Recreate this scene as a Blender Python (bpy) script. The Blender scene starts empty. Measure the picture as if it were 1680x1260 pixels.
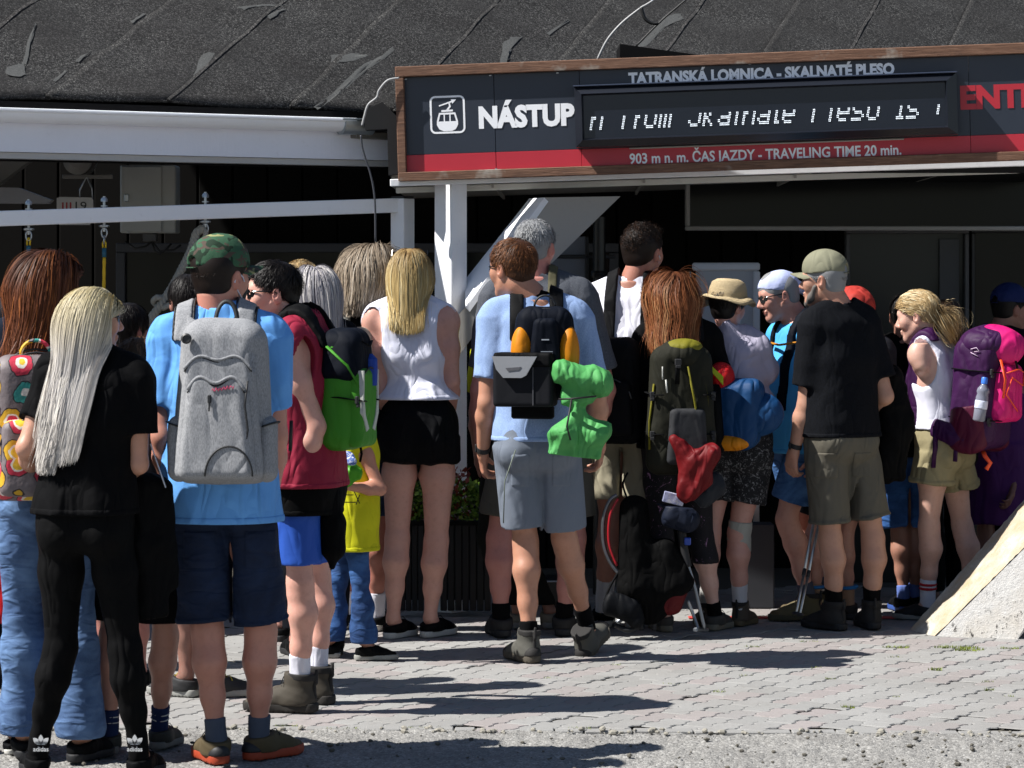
import bpy, math, random
import numpy as np
from mathutils import Matrix, Vector, Euler

# ------------------------------------------------------------------ camera, world, sun, exposure
F = 5000.0            # focal length in pixels of the 1680 wide photograph
HOR = 456.0           # row of the horizon
EYE = 1.65
scene = bpy.context.scene
COL = scene.collection
cam_d = bpy.data.cameras.new('camera'); cam = bpy.data.objects.new('camera', cam_d); COL.objects.link(cam)
cam.location = (0, 0, EYE); cam.rotation_euler = (math.radians(90), 0, 0)
cam_d.sensor_width = 36.0; cam_d.lens = 36.0 * F / 1680.0
cam_d.shift_y = -(630 - HOR) / 1680.0
cam_d.clip_start = 0.5; cam_d.clip_end = 2000
cam_d.dof.use_dof = True; cam_d.dof.focus_distance = 13.0; cam_d.dof.aperture_fstop = 11.0
scene.camera = cam
SUN_EL = math.radians(50); SUN_AZ = math.radians(77)     # azimuth off the line from the scene to the camera, to the left
sun_dir = Vector((-math.sin(SUN_AZ) * math.cos(SUN_EL), -math.cos(SUN_AZ) * math.cos(SUN_EL), math.sin(SUN_EL)))
world = bpy.data.worlds.new('World'); scene.world = world; world.use_nodes = True
wn = world.node_tree; sky = wn.nodes.new('ShaderNodeTexSky'); sky.sky_type = 'NISHITA'; sky.sun_disc = False
sky.sun_elevation = SUN_EL; sky.sun_rotation = math.atan2(sun_dir.x, sun_dir.y); sky.altitude = 900
bg = wn.nodes['Background']; wn.links.new(sky.outputs[0], bg.inputs[0]); bg.inputs[1].default_value = 0.052
sl = bpy.data.lights.new('sun', 'SUN'); so = bpy.data.objects.new('sun', sl); COL.objects.link(so)
sl.energy = 5.0; sl.angle = math.radians(0.5); sl.color = (1.0, 0.97, 0.92)
so.rotation_euler = sun_dir.to_track_quat('Z', 'Y').to_euler()
scene.view_settings.view_transform = 'Standard'; scene.view_settings.look = 'None'
scene.view_settings.gamma = 1.0; scene.view_settings.exposure = 0.85
scene.render.engine = 'CYCLES'

# ------------------------------------------------------------------ helpers
def A3(*v): return np.array(v, dtype=np.float64)
def P3(px, py, D): return A3((px - 840) / F * D, D, EYE - (py - HOR) / F * D)     # a pixel of the photo at depth D
def DG(py): return EYE * F / (py - HOR)                                        # depth of the ground at a row
def nrm(v): v = np.asarray(v, float); return v / (np.linalg.norm(v) + 1e-12)
def lerp(a, b, t): return a + (b - a) * t

def link(o, parent=None, label=None, cat=None, group=None, kind=None):
    COL.objects.link(o)
    if parent is not None: o.parent = parent
    if label: o['label'] = label
    if cat: o['category'] = cat
    if group: o['group'] = group
    if kind: o['kind'] = kind
    return o
def empty(name, loc, rot=(0, 0, 0), **kw):
    o = bpy.data.objects.new(name, None); o.empty_display_size = .1
    o.location = tuple(loc); o.rotation_euler = rot
    return link(o, **kw)
def mesh_np(name, V, Q=None, T=None, smooth=True):
    V = np.ascontiguousarray(V, dtype=np.float32)
    m = bpy.data.meshes.new(name)
    nq = 0 if Q is None else len(Q); nt = 0 if T is None else len(T)
    m.vertices.add(len(V)); m.vertices.foreach_set('co', V.ravel())
    li = []; starts = []; 
    if nq: li.append(np.asarray(Q, np.int32).ravel())
    if nt: li.append(np.asarray(T, np.int32).ravel())
    if li:
        li = np.concatenate(li); m.loops.add(len(li)); m.loops.foreach_set('vertex_index', li)
        m.polygons.add(nq + nt)
        st = np.concatenate([np.arange(nq) * 4, nq * 4 + np.arange(nt) * 3]).astype(np.int32)
        m.polygons.foreach_set('loop_start', st)
        m.polygons.foreach_set('use_smooth', np.full(nq + nt, smooth))
    m.update(calc_edges=True); m.validate(verbose=False)
    return m
def obj_np(name, VQ, material, parent=None, smooth=True, **kw):
    o = bpy.data.objects.new(name, mesh_np(name, VQ[0], VQ[1], VQ[2] if len(VQ) > 2 else None, smooth))
    if material: o.data.materials.append(material)
    return link(o, parent, **kw)

class MB:
    """collects boxes, prisms and tubes of one piece"""
    def __init__(s): s.v = []; s.f = []
    def add(s, vs, fs):
        n = len(s.v); s.v += [tuple(float(c) for c in v) for v in vs]; s.f += [tuple(i + n for i in f) for f in fs]; return s
    def box(s, c, size, R=None, bev=0.0):
        c = np.asarray(c, float); h = np.asarray(size, float) / 2
        R = np.eye(3) if R is None else np.asarray(R)
        if bev <= 0:
            vs = [c + R @ (h * A3(x, y, z)) for x in (-1, 1) for y in (-1, 1) for z in (-1, 1)]
            return s.add(vs, [(0, 1, 3, 2), (4, 6, 7, 5), (0, 4, 5, 1), (2, 3, 7, 6), (0, 2, 6, 4), (1, 5, 7, 3)])
        b = min(bev, *(h * .9)); vs = []; idx = {}
        for x in (-1, 1):
            for y in (-1, 1):
                for z in (-1, 1):
                    for ax in range(3):
                        q = A3(x, y, z) * (h - b); q[ax] += (x, y, z)[ax] * b
                        idx[(x, y, z, ax)] = len(vs); vs.append(c + R @ q)
        fs = []
        def face(ids):
            p = [np.array(vs[i]) for i in ids]; n = np.cross(p[1] - p[0], p[2] - p[0])
            if np.dot(n, sum(p) / len(p) - c) < 0: ids = ids[::-1]
            fs.append(tuple(ids))
        for ax in range(3):
            o1, o2 = [a for a in range(3) if a != ax]
            for sg in (-1, 1):
                q = []
                for a, b2 in ((-1, -1), (1, -1), (1, 1), (-1, 1)):
                    t = [0, 0, 0]; t[ax] = sg; t[o1] = a; t[o2] = b2; q.append(idx[(*t, ax)])
                face(q)
            for a in (-1, 1):
                for b2 in (-1, 1):
                    t = [0, 0, 0]; t[o1] = a; t[o2] = b2; t1 = list(t); t2 = list(t); t1[ax] = -1; t2[ax] = 1
                    face([idx[(*t1, o1)], idx[(*t2, o1)], idx[(*t2, o2)], idx[(*t1, o2)]])
        for x in (-1, 1):
            for y in (-1, 1):
                for z in (-1, 1): face([idx[(x, y, z, 0)], idx[(x, y, z, 1)], idx[(x, y, z, 2)]])
        return s.add(vs, fs)
    def beam(s, a, b, w, h, up=(0, 0, 1), bev=0.0):
        a = np.asarray(a, float); b = np.asarray(b, float); d = nrm(b - a); x = nrm(np.cross(d, up)); u = np.cross(x, d)
        return s.box((a + b) / 2, (w, np.linalg.norm(b - a), h), np.stack([x, d, u], 1), bev)
    def prism(s, pts, y0, y1, M=None):
        """outline of (x, z) points pushed from y0 to y1"""
        n = len(pts); vs = [A3(x, y0, z) for x, z in pts] + [A3(x, y1, z) for x, z in pts]
        ar = sum(pts[i][0] * pts[(i + 1) % n][1] - pts[(i + 1) % n][0] * pts[i][1] for i in range(n))
        if M is not None: vs = [M(v) for v in vs]
        f = [tuple(range(n)), tuple(range(2 * n - 1, n - 1, -1))] + [(i, i + n, (i + 1) % n + n, (i + 1) % n) for i in range(n)]
        if ar < 0: f = [t[::-1] for t in f]
        return s.add(vs, f)
    def tube(s, path, r, n=8, cap=True, flat=None):
        path = [np.asarray(p, float) for p in path]; k = len(path); base = len(s.v); up = A3(0, 0, 1)
        rr = r if hasattr(r, '__len__') else [r] * k; vs = []; px = None
        for i, p in enumerate(path):
            d = nrm(path[min(i + 1, k - 1)] - path[max(i - 1, 0)])
            if px is None:
                px = np.cross(d, up)
                if np.linalg.norm(px) < .1: px = np.cross(d, A3(1, 0, 0))
            px = nrm(px - d * np.dot(px, d)); py = np.cross(d, px)
            for j in range(n):
                a = 2 * math.pi * j / n; vs.append(p + rr[i] * (px * math.cos(a) + py * math.sin(a) * (flat or 1)))
        fs = [(i * n + j, i * n + (j + 1) % n, (i + 1) * n + (j + 1) % n, (i + 1) * n + j) for i in range(k - 1) for j in range(n)]
        if cap: fs += [tuple(range(n))[::-1], tuple((k - 1) * n + j for j in range(n))]
        return s.add(vs, fs)
    def lathe(s, c, prof, n=16, R=None):
        R = np.eye(3) if R is None else R; c = np.asarray(c, float); k = len(prof); vs = []
        for r, z in prof:
            for j in range(n):
                a = 2 * math.pi * j / n; vs.append(c + R @ A3(r * math.cos(a), r * math.sin(a), z))
        fs = [(i * n + j, i * n + (j + 1) % n, (i + 1) * n + (j + 1) % n, (i + 1) * n + j) for i in range(k - 1) for j in range(n)]
        fs += [tuple(range(n))[::-1], tuple((k - 1) * n + j for j in range(n))]
        return s.add(vs, fs)
    def build(s, name, material, parent=None, smooth=False, **kw):
        m = bpy.data.meshes.new(name); m.from_pydata(s.v, [], s.f)
        if smooth: m.polygons.foreach_set('use_smooth', [True] * len(m.polygons))
        if smooth == 'auto':
            try: m.set_sharp_from_angle(angle=math.radians(35))
            except Exception: pass
        m.update(); o = bpy.data.objects.new(name, m)
        if material: m.materials.append(material)
        return link(o, parent, **kw)

# ------------------------------------------------------------------ signed distance shapes -> meshes
class Sh:
    """a list of distance operations, turned into a smooth mesh by surface nets"""
    def __init__(s): s.ops = []
    def copy(s): t = Sh(); t.ops = list(s.ops); return t
    def _add(s, fn, lo, hi, k, mode): s.ops.append((fn, lo, hi, k, mode)); return s
    def seg(s, a, b, ra, rb=None, u=None, k=.02, mode='add', flat=False):
        a = np.asarray(a, float); b = np.asarray(b, float); rb = ra if rb is None else rb
        ra = (ra, ra) if np.isscalar(ra) else ra; rb = (rb, rb) if np.isscalar(rb) else rb
        L = np.linalg.norm(b - a)
        if L < 1e-6: b = a + A3(0, 0, 1e-4); L = 1e-4
        w = (b - a) / L
        uu = np.asarray((1, 0, 0) if u is None else u, float); uu = uu - w * uu.dot(w)
        if np.linalg.norm(uu) < .05: uu = A3(0, 1, 0) - w * w[1]
        uu = nrm(uu); vv = np.cross(w, uu); R = max(ra + rb) + k + .03
        lo = np.minimum(a, b) - R; hi = np.maximum(a, b) + R
        a32 = a.astype(np.float32); f = np.float32
        def fn(X, Y, Z):
            X = X - a32[0]; Y = Y - a32[1]; Z = Z - a32[2]
            t = X * f(w[0]) + Y * f(w[1]) + Z * f(w[2]); tc = np.clip(t, 0, f(L)); q = tc / f(L)
            qu = X * f(uu[0]) + Y * f(uu[1]) + Z * f(uu[2]); qv = X * f(vv[0]) + Y * f(vv[1]) + Z * f(vv[2])
            rx = f(ra[0]) + f(rb[0] - ra[0]) * q; ry = f(ra[1]) + f(rb[1] - ra[1]) * q
            if flat:
                eu = qu / rx; ev = qv / ry; k0 = np.sqrt(eu * eu + ev * ev); k1 = np.sqrt((eu / rx) ** 2 + (ev / ry) ** 2) + f(1e-6)
                d = k0 * (k0 - 1) / k1; return np.maximum(d, np.abs(t - f(L / 2)) - f(L / 2))
            rw = np.minimum(rx, ry); eu = qu / rx; ev = qv / ry; ew = (t - tc) / rw
            k0 = np.sqrt(eu * eu + ev * ev + ew * ew); k1 = np.sqrt((eu / rx) ** 2 + (ev / ry) ** 2 + (ew / rw) ** 2) + f(1e-6)
            return k0 * (k0 - 1) / k1
        return s._add(fn, lo, hi, k, mode)
    def ell(s, c, r, R=None, k=.02, mode='add'):
        c = np.asarray(c, float); R = np.eye(3) if R is None else np.asarray(R); m = max(r) + k + .03; f = np.float32
        def fn(X, Y, Z):
            X = X - f(c[0]); Y = Y - f(c[1]); Z = Z - f(c[2]); e = []
            for i in range(3): e.append((X * f(R[0, i]) + Y * f(R[1, i]) + Z * f(R[2, i])) / f(r[i]))
            k0 = np.sqrt(e[0] ** 2 + e[1] ** 2 + e[2] ** 2); k1 = np.sqrt((e[0] / f(r[0])) ** 2 + (e[1] / f(r[1])) ** 2 + (e[2] / f(r[2])) ** 2) + f(1e-6)
            return k0 * (k0 - 1) / k1
        return s._add(fn, c - m, c + m, k, mode)
    def box(s, c, h, rd=.01, R=None, k=.0, mode='add', taper=0.0):
        """taper narrows x with height"""
        c = np.asarray(c, float); R = np.eye(3) if R is None else np.asarray(R); m = np.linalg.norm(h) + k + .03; f = np.float32
        def fn(X, Y, Z):
            X = X - f(c[0]); Y = Y - f(c[1]); Z = Z - f(c[2]); e = []
            for i in range(3): e.append(X * f(R[0, i]) + Y * f(R[1, i]) + Z * f(R[2, i]))
            hx = f(h[0]) * (1 - f(taper) * np.clip(e[2] / f(h[2]), -1, 1))
            q0 = np.abs(e[0]) - hx + f(rd); q1 = np.abs(e[1]) - f(h[1] - rd); q2 = np.abs(e[2]) - f(h[2] - rd)
            o = np.sqrt(np.maximum(q0, 0) ** 2 + np.maximum(q1, 0) ** 2 + np.maximum(q2, 0) ** 2)
            return o + np.minimum(np.maximum(np.maximum(q0, q1), q2), 0) - f(rd)
        return s._add(fn, c - m, c + m, k, mode)
    def plane(s, p, n):
        """keep the side n points away from"""
        n = nrm(n); d = float(np.dot(p, n)); f = np.float32
        return s._add(lambda X, Y, Z: X * f(n[0]) + Y * f(n[1]) + Z * f(n[2]) - f(d), None, None, 0, 'int')
    def inter(s, fn): return s._add(fn, None, None, 0, 'int')
    def sub(s, fn): return s._add(fn, None, None, 0, 'sub')
    def disp(s, fn): return s._add(fn, None, None, 0, 'disp')
    @staticmethod
    def _comb(F0, d, k, mode):
        if mode == 'add':
            if k <= 0: return np.minimum(F0, d)
            h = np.maximum(k - np.abs(F0 - d), 0) / k; return np.minimum(F0, d) - h * h * (k / 4)
        if mode == 'cut':
            if k <= 0: return np.maximum(F0, -d)
            h = np.maximum(k - np.abs(F0 + d), 0) / k; return np.maximum(F0, -d) + h * h * (k / 4)
        if mode == 'int': return np.maximum(F0, d)
        if mode == 'sub': return np.maximum(F0, -d)
    def at(s, P):
        X, Y, Z = (np.ascontiguousarray(P[:, i], dtype=np.float32) for i in range(3)); F0 = np.full(len(P), 1.0, np.float32)
        for fn, lo, hi, k, mode in s.ops:
            if mode == 'disp': continue
            F0 = s._comb(F0, fn(X, Y, Z), np.float32(k), mode)
        return F0
    def fnc(s): return lambda X, Y, Z: s.at(np.stack([a.ravel() for a in np.broadcast_arrays(X, Y, Z)], 1)).reshape(np.broadcast(X, Y, Z).shape)
    def grid(s, vox, lo=None, hi=None):
        if lo is None:
            lo = np.min([o[1] for o in s.ops if o[1] is not None and o[4] == 'add'], 0); hi = np.max([o[2] for o in s.ops if o[1] is not None and o[4] == 'add'], 0)
        n = [max(4, int(math.ceil((hi[i] - lo[i]) / vox)) + 1) for i in range(3)]
        ax = [(lo[i] + np.arange(n[i]) * vox).astype(np.float32) for i in range(3)]
        F0 = np.full(n, 1.0, np.float32)
        for fn, l, h, k, mode in s.ops:
            if mode == 'disp' or (mode == 'int' and l is None) or mode == 'sub':
                idx = np.nonzero((np.abs(F0) < .06) if mode != 'int' else (F0 < .06))
                if len(idx[0]) == 0: continue
                a = fn(ax[0][idx[0]], ax[1][idx[1]], ax[2][idx[2]])
                if mode == 'disp': F0[idx] -= a
                else: F0[idx] = s._comb(F0[idx], a, 0, mode)
                continue
            r = []
            for i in range(3):
                i0 = int(max(0, math.floor((l[i] - lo[i]) / vox))); i1 = int(min(n[i], math.ceil((h[i] - lo[i]) / vox) + 1)); r.append((i0, i1))
            if any(a >= b for a, b in r): continue
            sl_ = tuple(slice(a, b) for a, b in r)
            d = fn(ax[0][sl_[0]][:, None, None], ax[1][sl_[1]][None, :, None], ax[2][sl_[2]][None, None, :])
            F0[sl_] = s._comb(F0[sl_], d, np.float32(k), mode)
        return F0, ax
    def mesh(s, vox, lo=None, hi=None):
        F0, ax = s.grid(vox, lo, hi)
        return nets(F0, ax, vox)

def nets(G, ax, vox):
    ins = G < 0
    nx, ny, nz = G.shape
    acc = np.zeros((nx - 1, ny - 1, nz - 1), np.int8)
    for i in (0, 1):
        for j in (0, 1):
            for k in (0, 1): acc += ins[i:nx - 1 + i, j:ny - 1 + j, k:nz - 1 + k]
    act = (acc > 0) & (acc < 8)
    ci = np.stack(np.nonzero(act), 1)
    if len(ci) == 0: return np.zeros((0, 3)), np.zeros((0, 4), int)
    vid = np.full(act.shape, -1, np.int64); vid[act] = np.arange(len(ci))
    cor = {}
    for i in (0, 1):
        for j in (0, 1):
            for k in (0, 1): cor[(i, j, k)] = G[ci[:, 0] + i, ci[:, 1] + j, ci[:, 2] + k]
    sm = np.zeros((len(ci), 3)); cnt = np.zeros(len(ci))
    for a in cor:
        for d in range(3):
            if a[d] == 0:
                b = list(a); b[d] = 1; b = tuple(b); va = cor[a]; vb = cor[b]; m = (va < 0) != (vb < 0)
                t = np.where(m, va / np.where(m, va - vb, 1), 0)
                p = np.tile(np.array(a, float), (len(ci), 1)); p[:, d] += t
                sm += p * m[:, None]; cnt += m
    V = (ci + sm / cnt[:, None]) * vox + np.array([ax[0][0], ax[1][0], ax[2][0]])
    Q = []
    for d in range(3):
        e1, e2 = [(1, 2), (2, 0), (0, 1)][d]
        sA = [slice(None)] * 3; sB = [slice(None)] * 3; sA[d] = slice(0, -1); sB[d] = slice(1, None)
        m = ins[tuple(sA)] != ins[tuple(sB)]
        ed = np.stack(np.nonzero(m), 1)
        ok = (ed[:, e1] > 0) & (ed[:, e2] > 0) & (ed[:, e1] < G.shape[e1] - 1) & (ed[:, e2] < G.shape[e2] - 1); ed = ed[ok]
        if not len(ed): continue
        sgn = ins[ed[:, 0], ed[:, 1], ed[:, 2]]
        q = []
        for o1, o2 in ((1, 1), (0, 1), (0, 0), (1, 0)):
            c = ed.copy(); c[:, e1] -= o1; c[:, e2] -= o2; q.append(vid[c[:, 0], c[:, 1], c[:, 2]])
        q = np.stack(q, 1); q[~sgn] = q[~sgn][:, ::-1]; Q.append(q)
    return V, np.concatenate(Q)

def join_vq(lst):
    V = []; Q = []; n = 0
    for v, q in lst:
        if len(v) == 0: continue
        V.append(v); Q.append(np.asarray(q) + n); n += len(v)
    return np.concatenate(V), np.concatenate(Q)

def folds(seed, amp, f=16.0, zs=.45, zero=None):
    r = np.random.RandomState(seed); D = r.randn(7, 3) * A3(1, 1, zs); D /= np.linalg.norm(D, axis=1)[:, None]; ph = r.rand(7) * 6.28; D = D.astype(np.float32)
    def fn(x, y, z):
        g = lambda i, fr: (x * D[i, 0] + y * D[i, 1] + z * D[i, 2]) * np.float32(f * fr) + np.float32(ph[i])
        w = np.sin(g(0, .45)) * 1.6; w2 = np.sin(g(1, .6)) * 1.4
        a = 1 - 2 * np.abs(np.sin(g(2, .42) + w)) ** .8; b = 1 - 2 * np.abs(np.sin(g(3, .8) + w2 + .5 * w)) ** .85; c = 1 - 2 * np.abs(np.sin(g(4, 1.35) + w * 1.2))
        m = .5 + .5 * np.sin(g(5, .35) + w2)
        v = np.float32(amp) * (.55 * a * m + .35 * b * (1 - m * .6) + .18 * c)
        if zero is not None: v = v * zero(x, y, z)
        return v
    return fn

# ------------------------------------------------------------------ materials
def lin(c):
    if isinstance(c, str):
        c = [int(c[i:i + 2], 16) / 255 for i in (0, 2, 4)]
        c = [x / 12.92 if x <= .04045 else ((x + .055) / 1.055) ** 2.4 for x in c]
    return (c[0], c[1], c[2], 1.0)
class NT:
    def __init__(s, name):
        s.m = bpy.data.materials.new(name); s.m.use_nodes = True; s.t = s.m.node_tree; s.b = s.t.nodes['Principled BSDF']; s.o = s.t.nodes['Material Output']
    def n(s, typ, **kw):
        d = s.t.nodes.new('ShaderNode' + typ)
        for k, v in kw.items():
            if k.startswith('i_'): d.inputs[k[2:].replace('_', ' ')].default_value = v
            elif k.startswith('x'): d.inputs[int(k[1:])].default_value = v
            else: setattr(d, k, v)
        return d
    def l(s, a, b): s.t.links.new(a, b)
    def co(s, scale=(1, 1, 1), rot=(0, 0, 0), kind='Object'):
        c = s.n('TexCoord'); mp = s.n('Mapping'); mp.inputs['Scale'].default_value = scale; mp.inputs['Rotation'].default_value = rot
        s.l(c.outputs[kind], mp.inputs[0]); return mp.outputs[0]
    def noise(s, vec, scale, detail=3, rough=.55, dist=0.0):
        d = s.n('TexNoise'); d.inputs['Scale'].default_value = scale; d.inputs['Detail'].default_value = detail; d.inputs['Roughness'].default_value = rough; d.inputs['Distortion'].default_value = dist
        s.l(vec, d.inputs['Vector']); return d.outputs['Fac']
    def ramp(s, fac, stops, interp='LINEAR'):
        r = s.n('ValToRGB'); r.color_ramp.interpolation = interp; e = r.color_ramp.elements
        while len(e) < len(stops): e.new(0.5)
        for i, (p, c) in enumerate(stops): e[i].position = p; e[i].color = lin(c) if isinstance(c, str) or not np.isscalar(c) else (c, c, c, 1)
        s.l(fac, r.inputs[0]); return r.outputs[0]
    def mix(s, fac, a, b, blend='MIX'):
        m = s.n('Mix'); m.data_type = 'RGBA'; m.blend_type = blend
        for v, i in ((fac, 0), (a, 6), (b, 7)):
            if hasattr(v, 'is_linked') or hasattr(v, 'links'): s.l(v, m.inputs[i])
            else: m.inputs[i].default_value = v if i == 0 else (lin(v) if isinstance(v, str) or not np.isscalar(v) else (v, v, v, 1))
        return m.outputs[2]
    def math(s, op, a, b=None, c=None):
        m = s.n('Math'); m.operation = op
        for i, v in enumerate((a, b, c)):
            if v is None: continue
            if np.isscalar(v): m.inputs[i].default_value = v
            else: s.l(v, m.inputs[i])
        return m.outputs[0]
    def bump(s, h, strength=.3, dist=.01, normal=None):
        b = s.n('Bump'); b.inputs['Strength'].default_value = strength; b.inputs['Distance'].default_value = dist
        s.l(h, b.inputs['Height'])
        if normal is not None: s.l(normal, b.inputs['Normal'])
        return b.outputs[0]
    def set(s, base=None, rough=.6, metal=0, spec=None, normal=None, **kw):
        b = s.b
        for nm, v in (('Base Color', base), ('Roughness', rough), ('Metallic', metal), ('Specular IOR Level', spec), ('Normal', normal)):
            if v is None: continue
            if hasattr(v, 'links'): s.l(v, b.inputs[nm])
            else: b.inputs[nm].default_value = lin(v) if nm == 'Base Color' else v
        for k, v in kw.items(): b.inputs[k.replace('_', ' ')].default_value = v
        return s.m
_mc = {}
def cached(fn):
    def w(*a, **k):
        key = (fn.__name__, a, tuple(sorted(k.items())))
        if key not in _mc: _mc[key] = fn(*a, **k)
        return _mc[key]
    return w
@cached
def plain(c, rough=.5, metal=0.0, name='plain'):
    t = NT(name); v = t.co(); n1 = t.noise(v, 9, 4); n2 = t.noise(v, 120, 2)
    col = t.mix(t.math('MULTIPLY', n1, .35), c, tuple(x * .7 for x in lin(c)[:3]))
    return t.set(col, rough, metal, normal=t.bump(n2, .12, .002))
@cached
def cloth(c, rough=.85, weave=900.0, var=.22, wr=.35, name='cloth', sheen=.0, dark=None):
    t = NT(name); v = t.co(); n1 = t.noise(v, 7, 4, .6); n3 = t.math('ABSOLUTE', t.math('SUBTRACT', t.noise(t.co((1.25, 1.25, .55), (.25, .2, 0)), 9, 1.2, .45, .9), .5)); n4 = t.noise(v, 16, 1.5, .5, .4)
    vx = t.n('TexVoronoi'); vx.inputs['Scale'].default_value = weave * .5; t.l(v, vx.inputs['Vector'])
    base = lin(c)[:3]
    if sum(base) < .03: base = tuple(x * .6 for x in base); c = base
    dk = tuple(x * .62 for x in base)
    col = t.mix(t.math('MULTIPLY', n1, var * 2), c, dark or dk)
    b1 = t.bump(n4, wr * .5, .016, t.bump(n3, min(1, wr * 1.5), .035)); b2 = t.bump(vx.outputs['Distance'], .25, .0012, b1)
    return t.set(col, rough, normal=b2, Sheen_Weight=sheen, spec=.10 if sum(base) < .06 else .22)
@cached
def heather(c, c2, scale=420.0, name='heather_cloth'):
    t = NT(name); v = t.co((1, 1, .25)); n = t.noise(v, scale, 2); n3 = t.math('ABSOLUTE', t.math('SUBTRACT', t.noise(t.co((1.2, 1.2, .6), (.2, .3, 0)), 9, 1.2, .45, .8), .5))
    col = t.ramp(n, [(.36, c2), (.62, c)]); b1 = t.bump(n3, .5, .03)
    return t.set(col, .9, normal=t.bump(n, .25, .001, b1), spec=.12)
@cached
def denim(c, fade, name='denim'):
    t = NT(name); v = t.co(); big = t.noise(v, 5.5, 3, .6, .6); fine = t.noise(t.co((1, 1, .3)), 500, 2); n3 = t.noise(t.co((.8, .8, 1.9)), 13, 1.5, .5, .9)
    col = t.mix(t.ramp(big, [(.45, 0.), (.72, .8)]), c, fade); col = t.mix(t.math('MULTIPLY', fine, .22), col, tuple(min(1, x * 1.6 + .02) for x in lin(fade)[:3]))
    col = t.mix(t.math('MULTIPLY', t.ramp(n3, [(.5, 0.), (.75, 1.)]), .3), col, fade)
    return t.set(col, .85, normal=t.bump(fine, .25, .0012, t.bump(n3, .6, .025)), spec=.2)
@cached
def skin_mat(c, red=.25, name='skin'):
    t = NT(name); v = t.co(); n = t.noise(v, 14, 4, .6); n2 = t.noise(v, 260, 2)
    at = t.n('Attribute'); at.attribute_name = 'tint'
    b = lin(c)[:3]; g_ = sum(b) / 3; b = tuple((x * .8 + g_ * .2) * 1.06 for x in b); rd = (b[0] * 1.02, b[1] * .8, b[2] * .76)
    col = t.mix(t.math('MULTIPLY', n, red * 1.6), b, rd)
    fr = t.noise(v, 48, 3, .65); col = t.mix(t.math('MULTIPLY', t.ramp(fr, [(.5, 0.), (.72, 1.)]), .32), col, (b[0] * .66, b[1] * .58, b[2] * .55)); bl = t.noise(v, 5, 2, .5); col = t.mix(t.math('MULTIPLY', t.ramp(bl, [(.45, 0.), (.7, 1.)]), .28), col, (min(1, b[0] * 1.15), b[1] * 1.1, b[2] * 1.1))
    col = t.mix(at.outputs['Fac'], col, (b[0] * .95, b[1] * .52, b[2] * .5))
    m = t.set(col, .48, normal=t.bump(n2, .22, .0012), spec=.42)
    t.b.inputs['Subsurface Weight'].default_value = .12; t.b.inputs['Subsurface Radius'].default_value = (.012, .004, .0025); t.b.inputs['Subsurface Scale'].default_value = 1.0
    return m
@cached
def hair_mat(c, root=None, c2=None, rough=.5, name='hair', zr=None):
    t = NT(name); at = t.n('Attribute'); at.attribute_name = 'hv'; sp = t.n('SeparateColor'); t.l(at.outputs['Color'], sp.inputs[0])
    b = lin(c)[:3]; col = t.mix(sp.outputs[0], tuple(x * .6 for x in b), tuple(min(1, x * 1.3) for x in b))
    if c2: col = t.mix(t.ramp(sp.outputs[2], [(.62, 0.), (.8, 1.)]), col, c2)
    if root: col = t.mix(t.ramp(sp.outputs[1], [(.05, 1.), (.42, 0.)]), col, root)
    m = t.set(col, max(rough, .52), spec=.22)
    return m
@cached
def metal(c='b8bcc0', rough=.3, name='metal'):
    t = NT(name); n = t.noise(t.co(), 60, 3); return t.set(t.mix(t.math('MULTIPLY', n, .5), c, (.25, .26, .27)), t.math('MULTIPLY_ADD', n, .2, rough - .08), .9)
@cached
def paint(c, rough=.45, dirt=.35, chips=False, name='painted_wood', grime='6b6152'):
    t = NT(name); v = t.co(); n = t.noise(v, 2.3, 5, .65); n2 = t.noise(t.co((1, 1, .15)), 45, 4, .6); n3 = t.noise(v, 26, 5, .7)
    col = t.mix(t.math('MULTIPLY', t.ramp(n, [(.5, 0.), (.8, 1.)]), dirt), c, grime)
    col = t.mix(t.math('MULTIPLY', t.ramp(n3, [(.62, 0.), (.7, 1.)]), dirt * .9), col, grime)
    if chips: col = t.mix(t.ramp(t.noise(v, 38, 6, .75), [(.645, 0.), (.66, 1.)]), col, (.05, .05, .05))
    return t.set(col, rough, normal=t.bump(n2, .2, .004, t.bump(n3, .2, .004)))
def tint_attr(o, name, vals):
    a = o.data.color_attributes.new(name=name, type='FLOAT_COLOR', domain='POINT')
    c = np.ones((len(o.data.vertices), 4), np.float32); vals = np.asarray(vals)
    if vals.ndim == 1: c[:, :3] = vals[:, None]
    else: c[:, :3] = vals
    a.data.foreach_set('color', c.ravel())
# ------------------------------------------------------------------ people
_seed = [10]
def nseed(): _seed[0] += 1; return _seed[0]
def rotz(a): a = math.radians(a); return np.array([[math.cos(a), -math.sin(a), 0], [math.sin(a), math.cos(a), 0], [0, 0, 1.]])
def rotx(a): a = math.radians(a); return np.array([[1, 0, 0], [0, math.cos(a), -math.sin(a)], [0, math.sin(a), math.cos(a)]])
def roty(a): a = math.radians(a); return np.array([[math.cos(a), 0, math.sin(a)], [0, 1, 0], [-math.sin(a), 0, math.cos(a)]])
def rot_ax(v, ax, a):
    ax = nrm(ax); return v * math.cos(a) + np.cross(ax, v) * math.sin(a) + ax * np.dot(ax, v) * (1 - math.cos(a))

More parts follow.
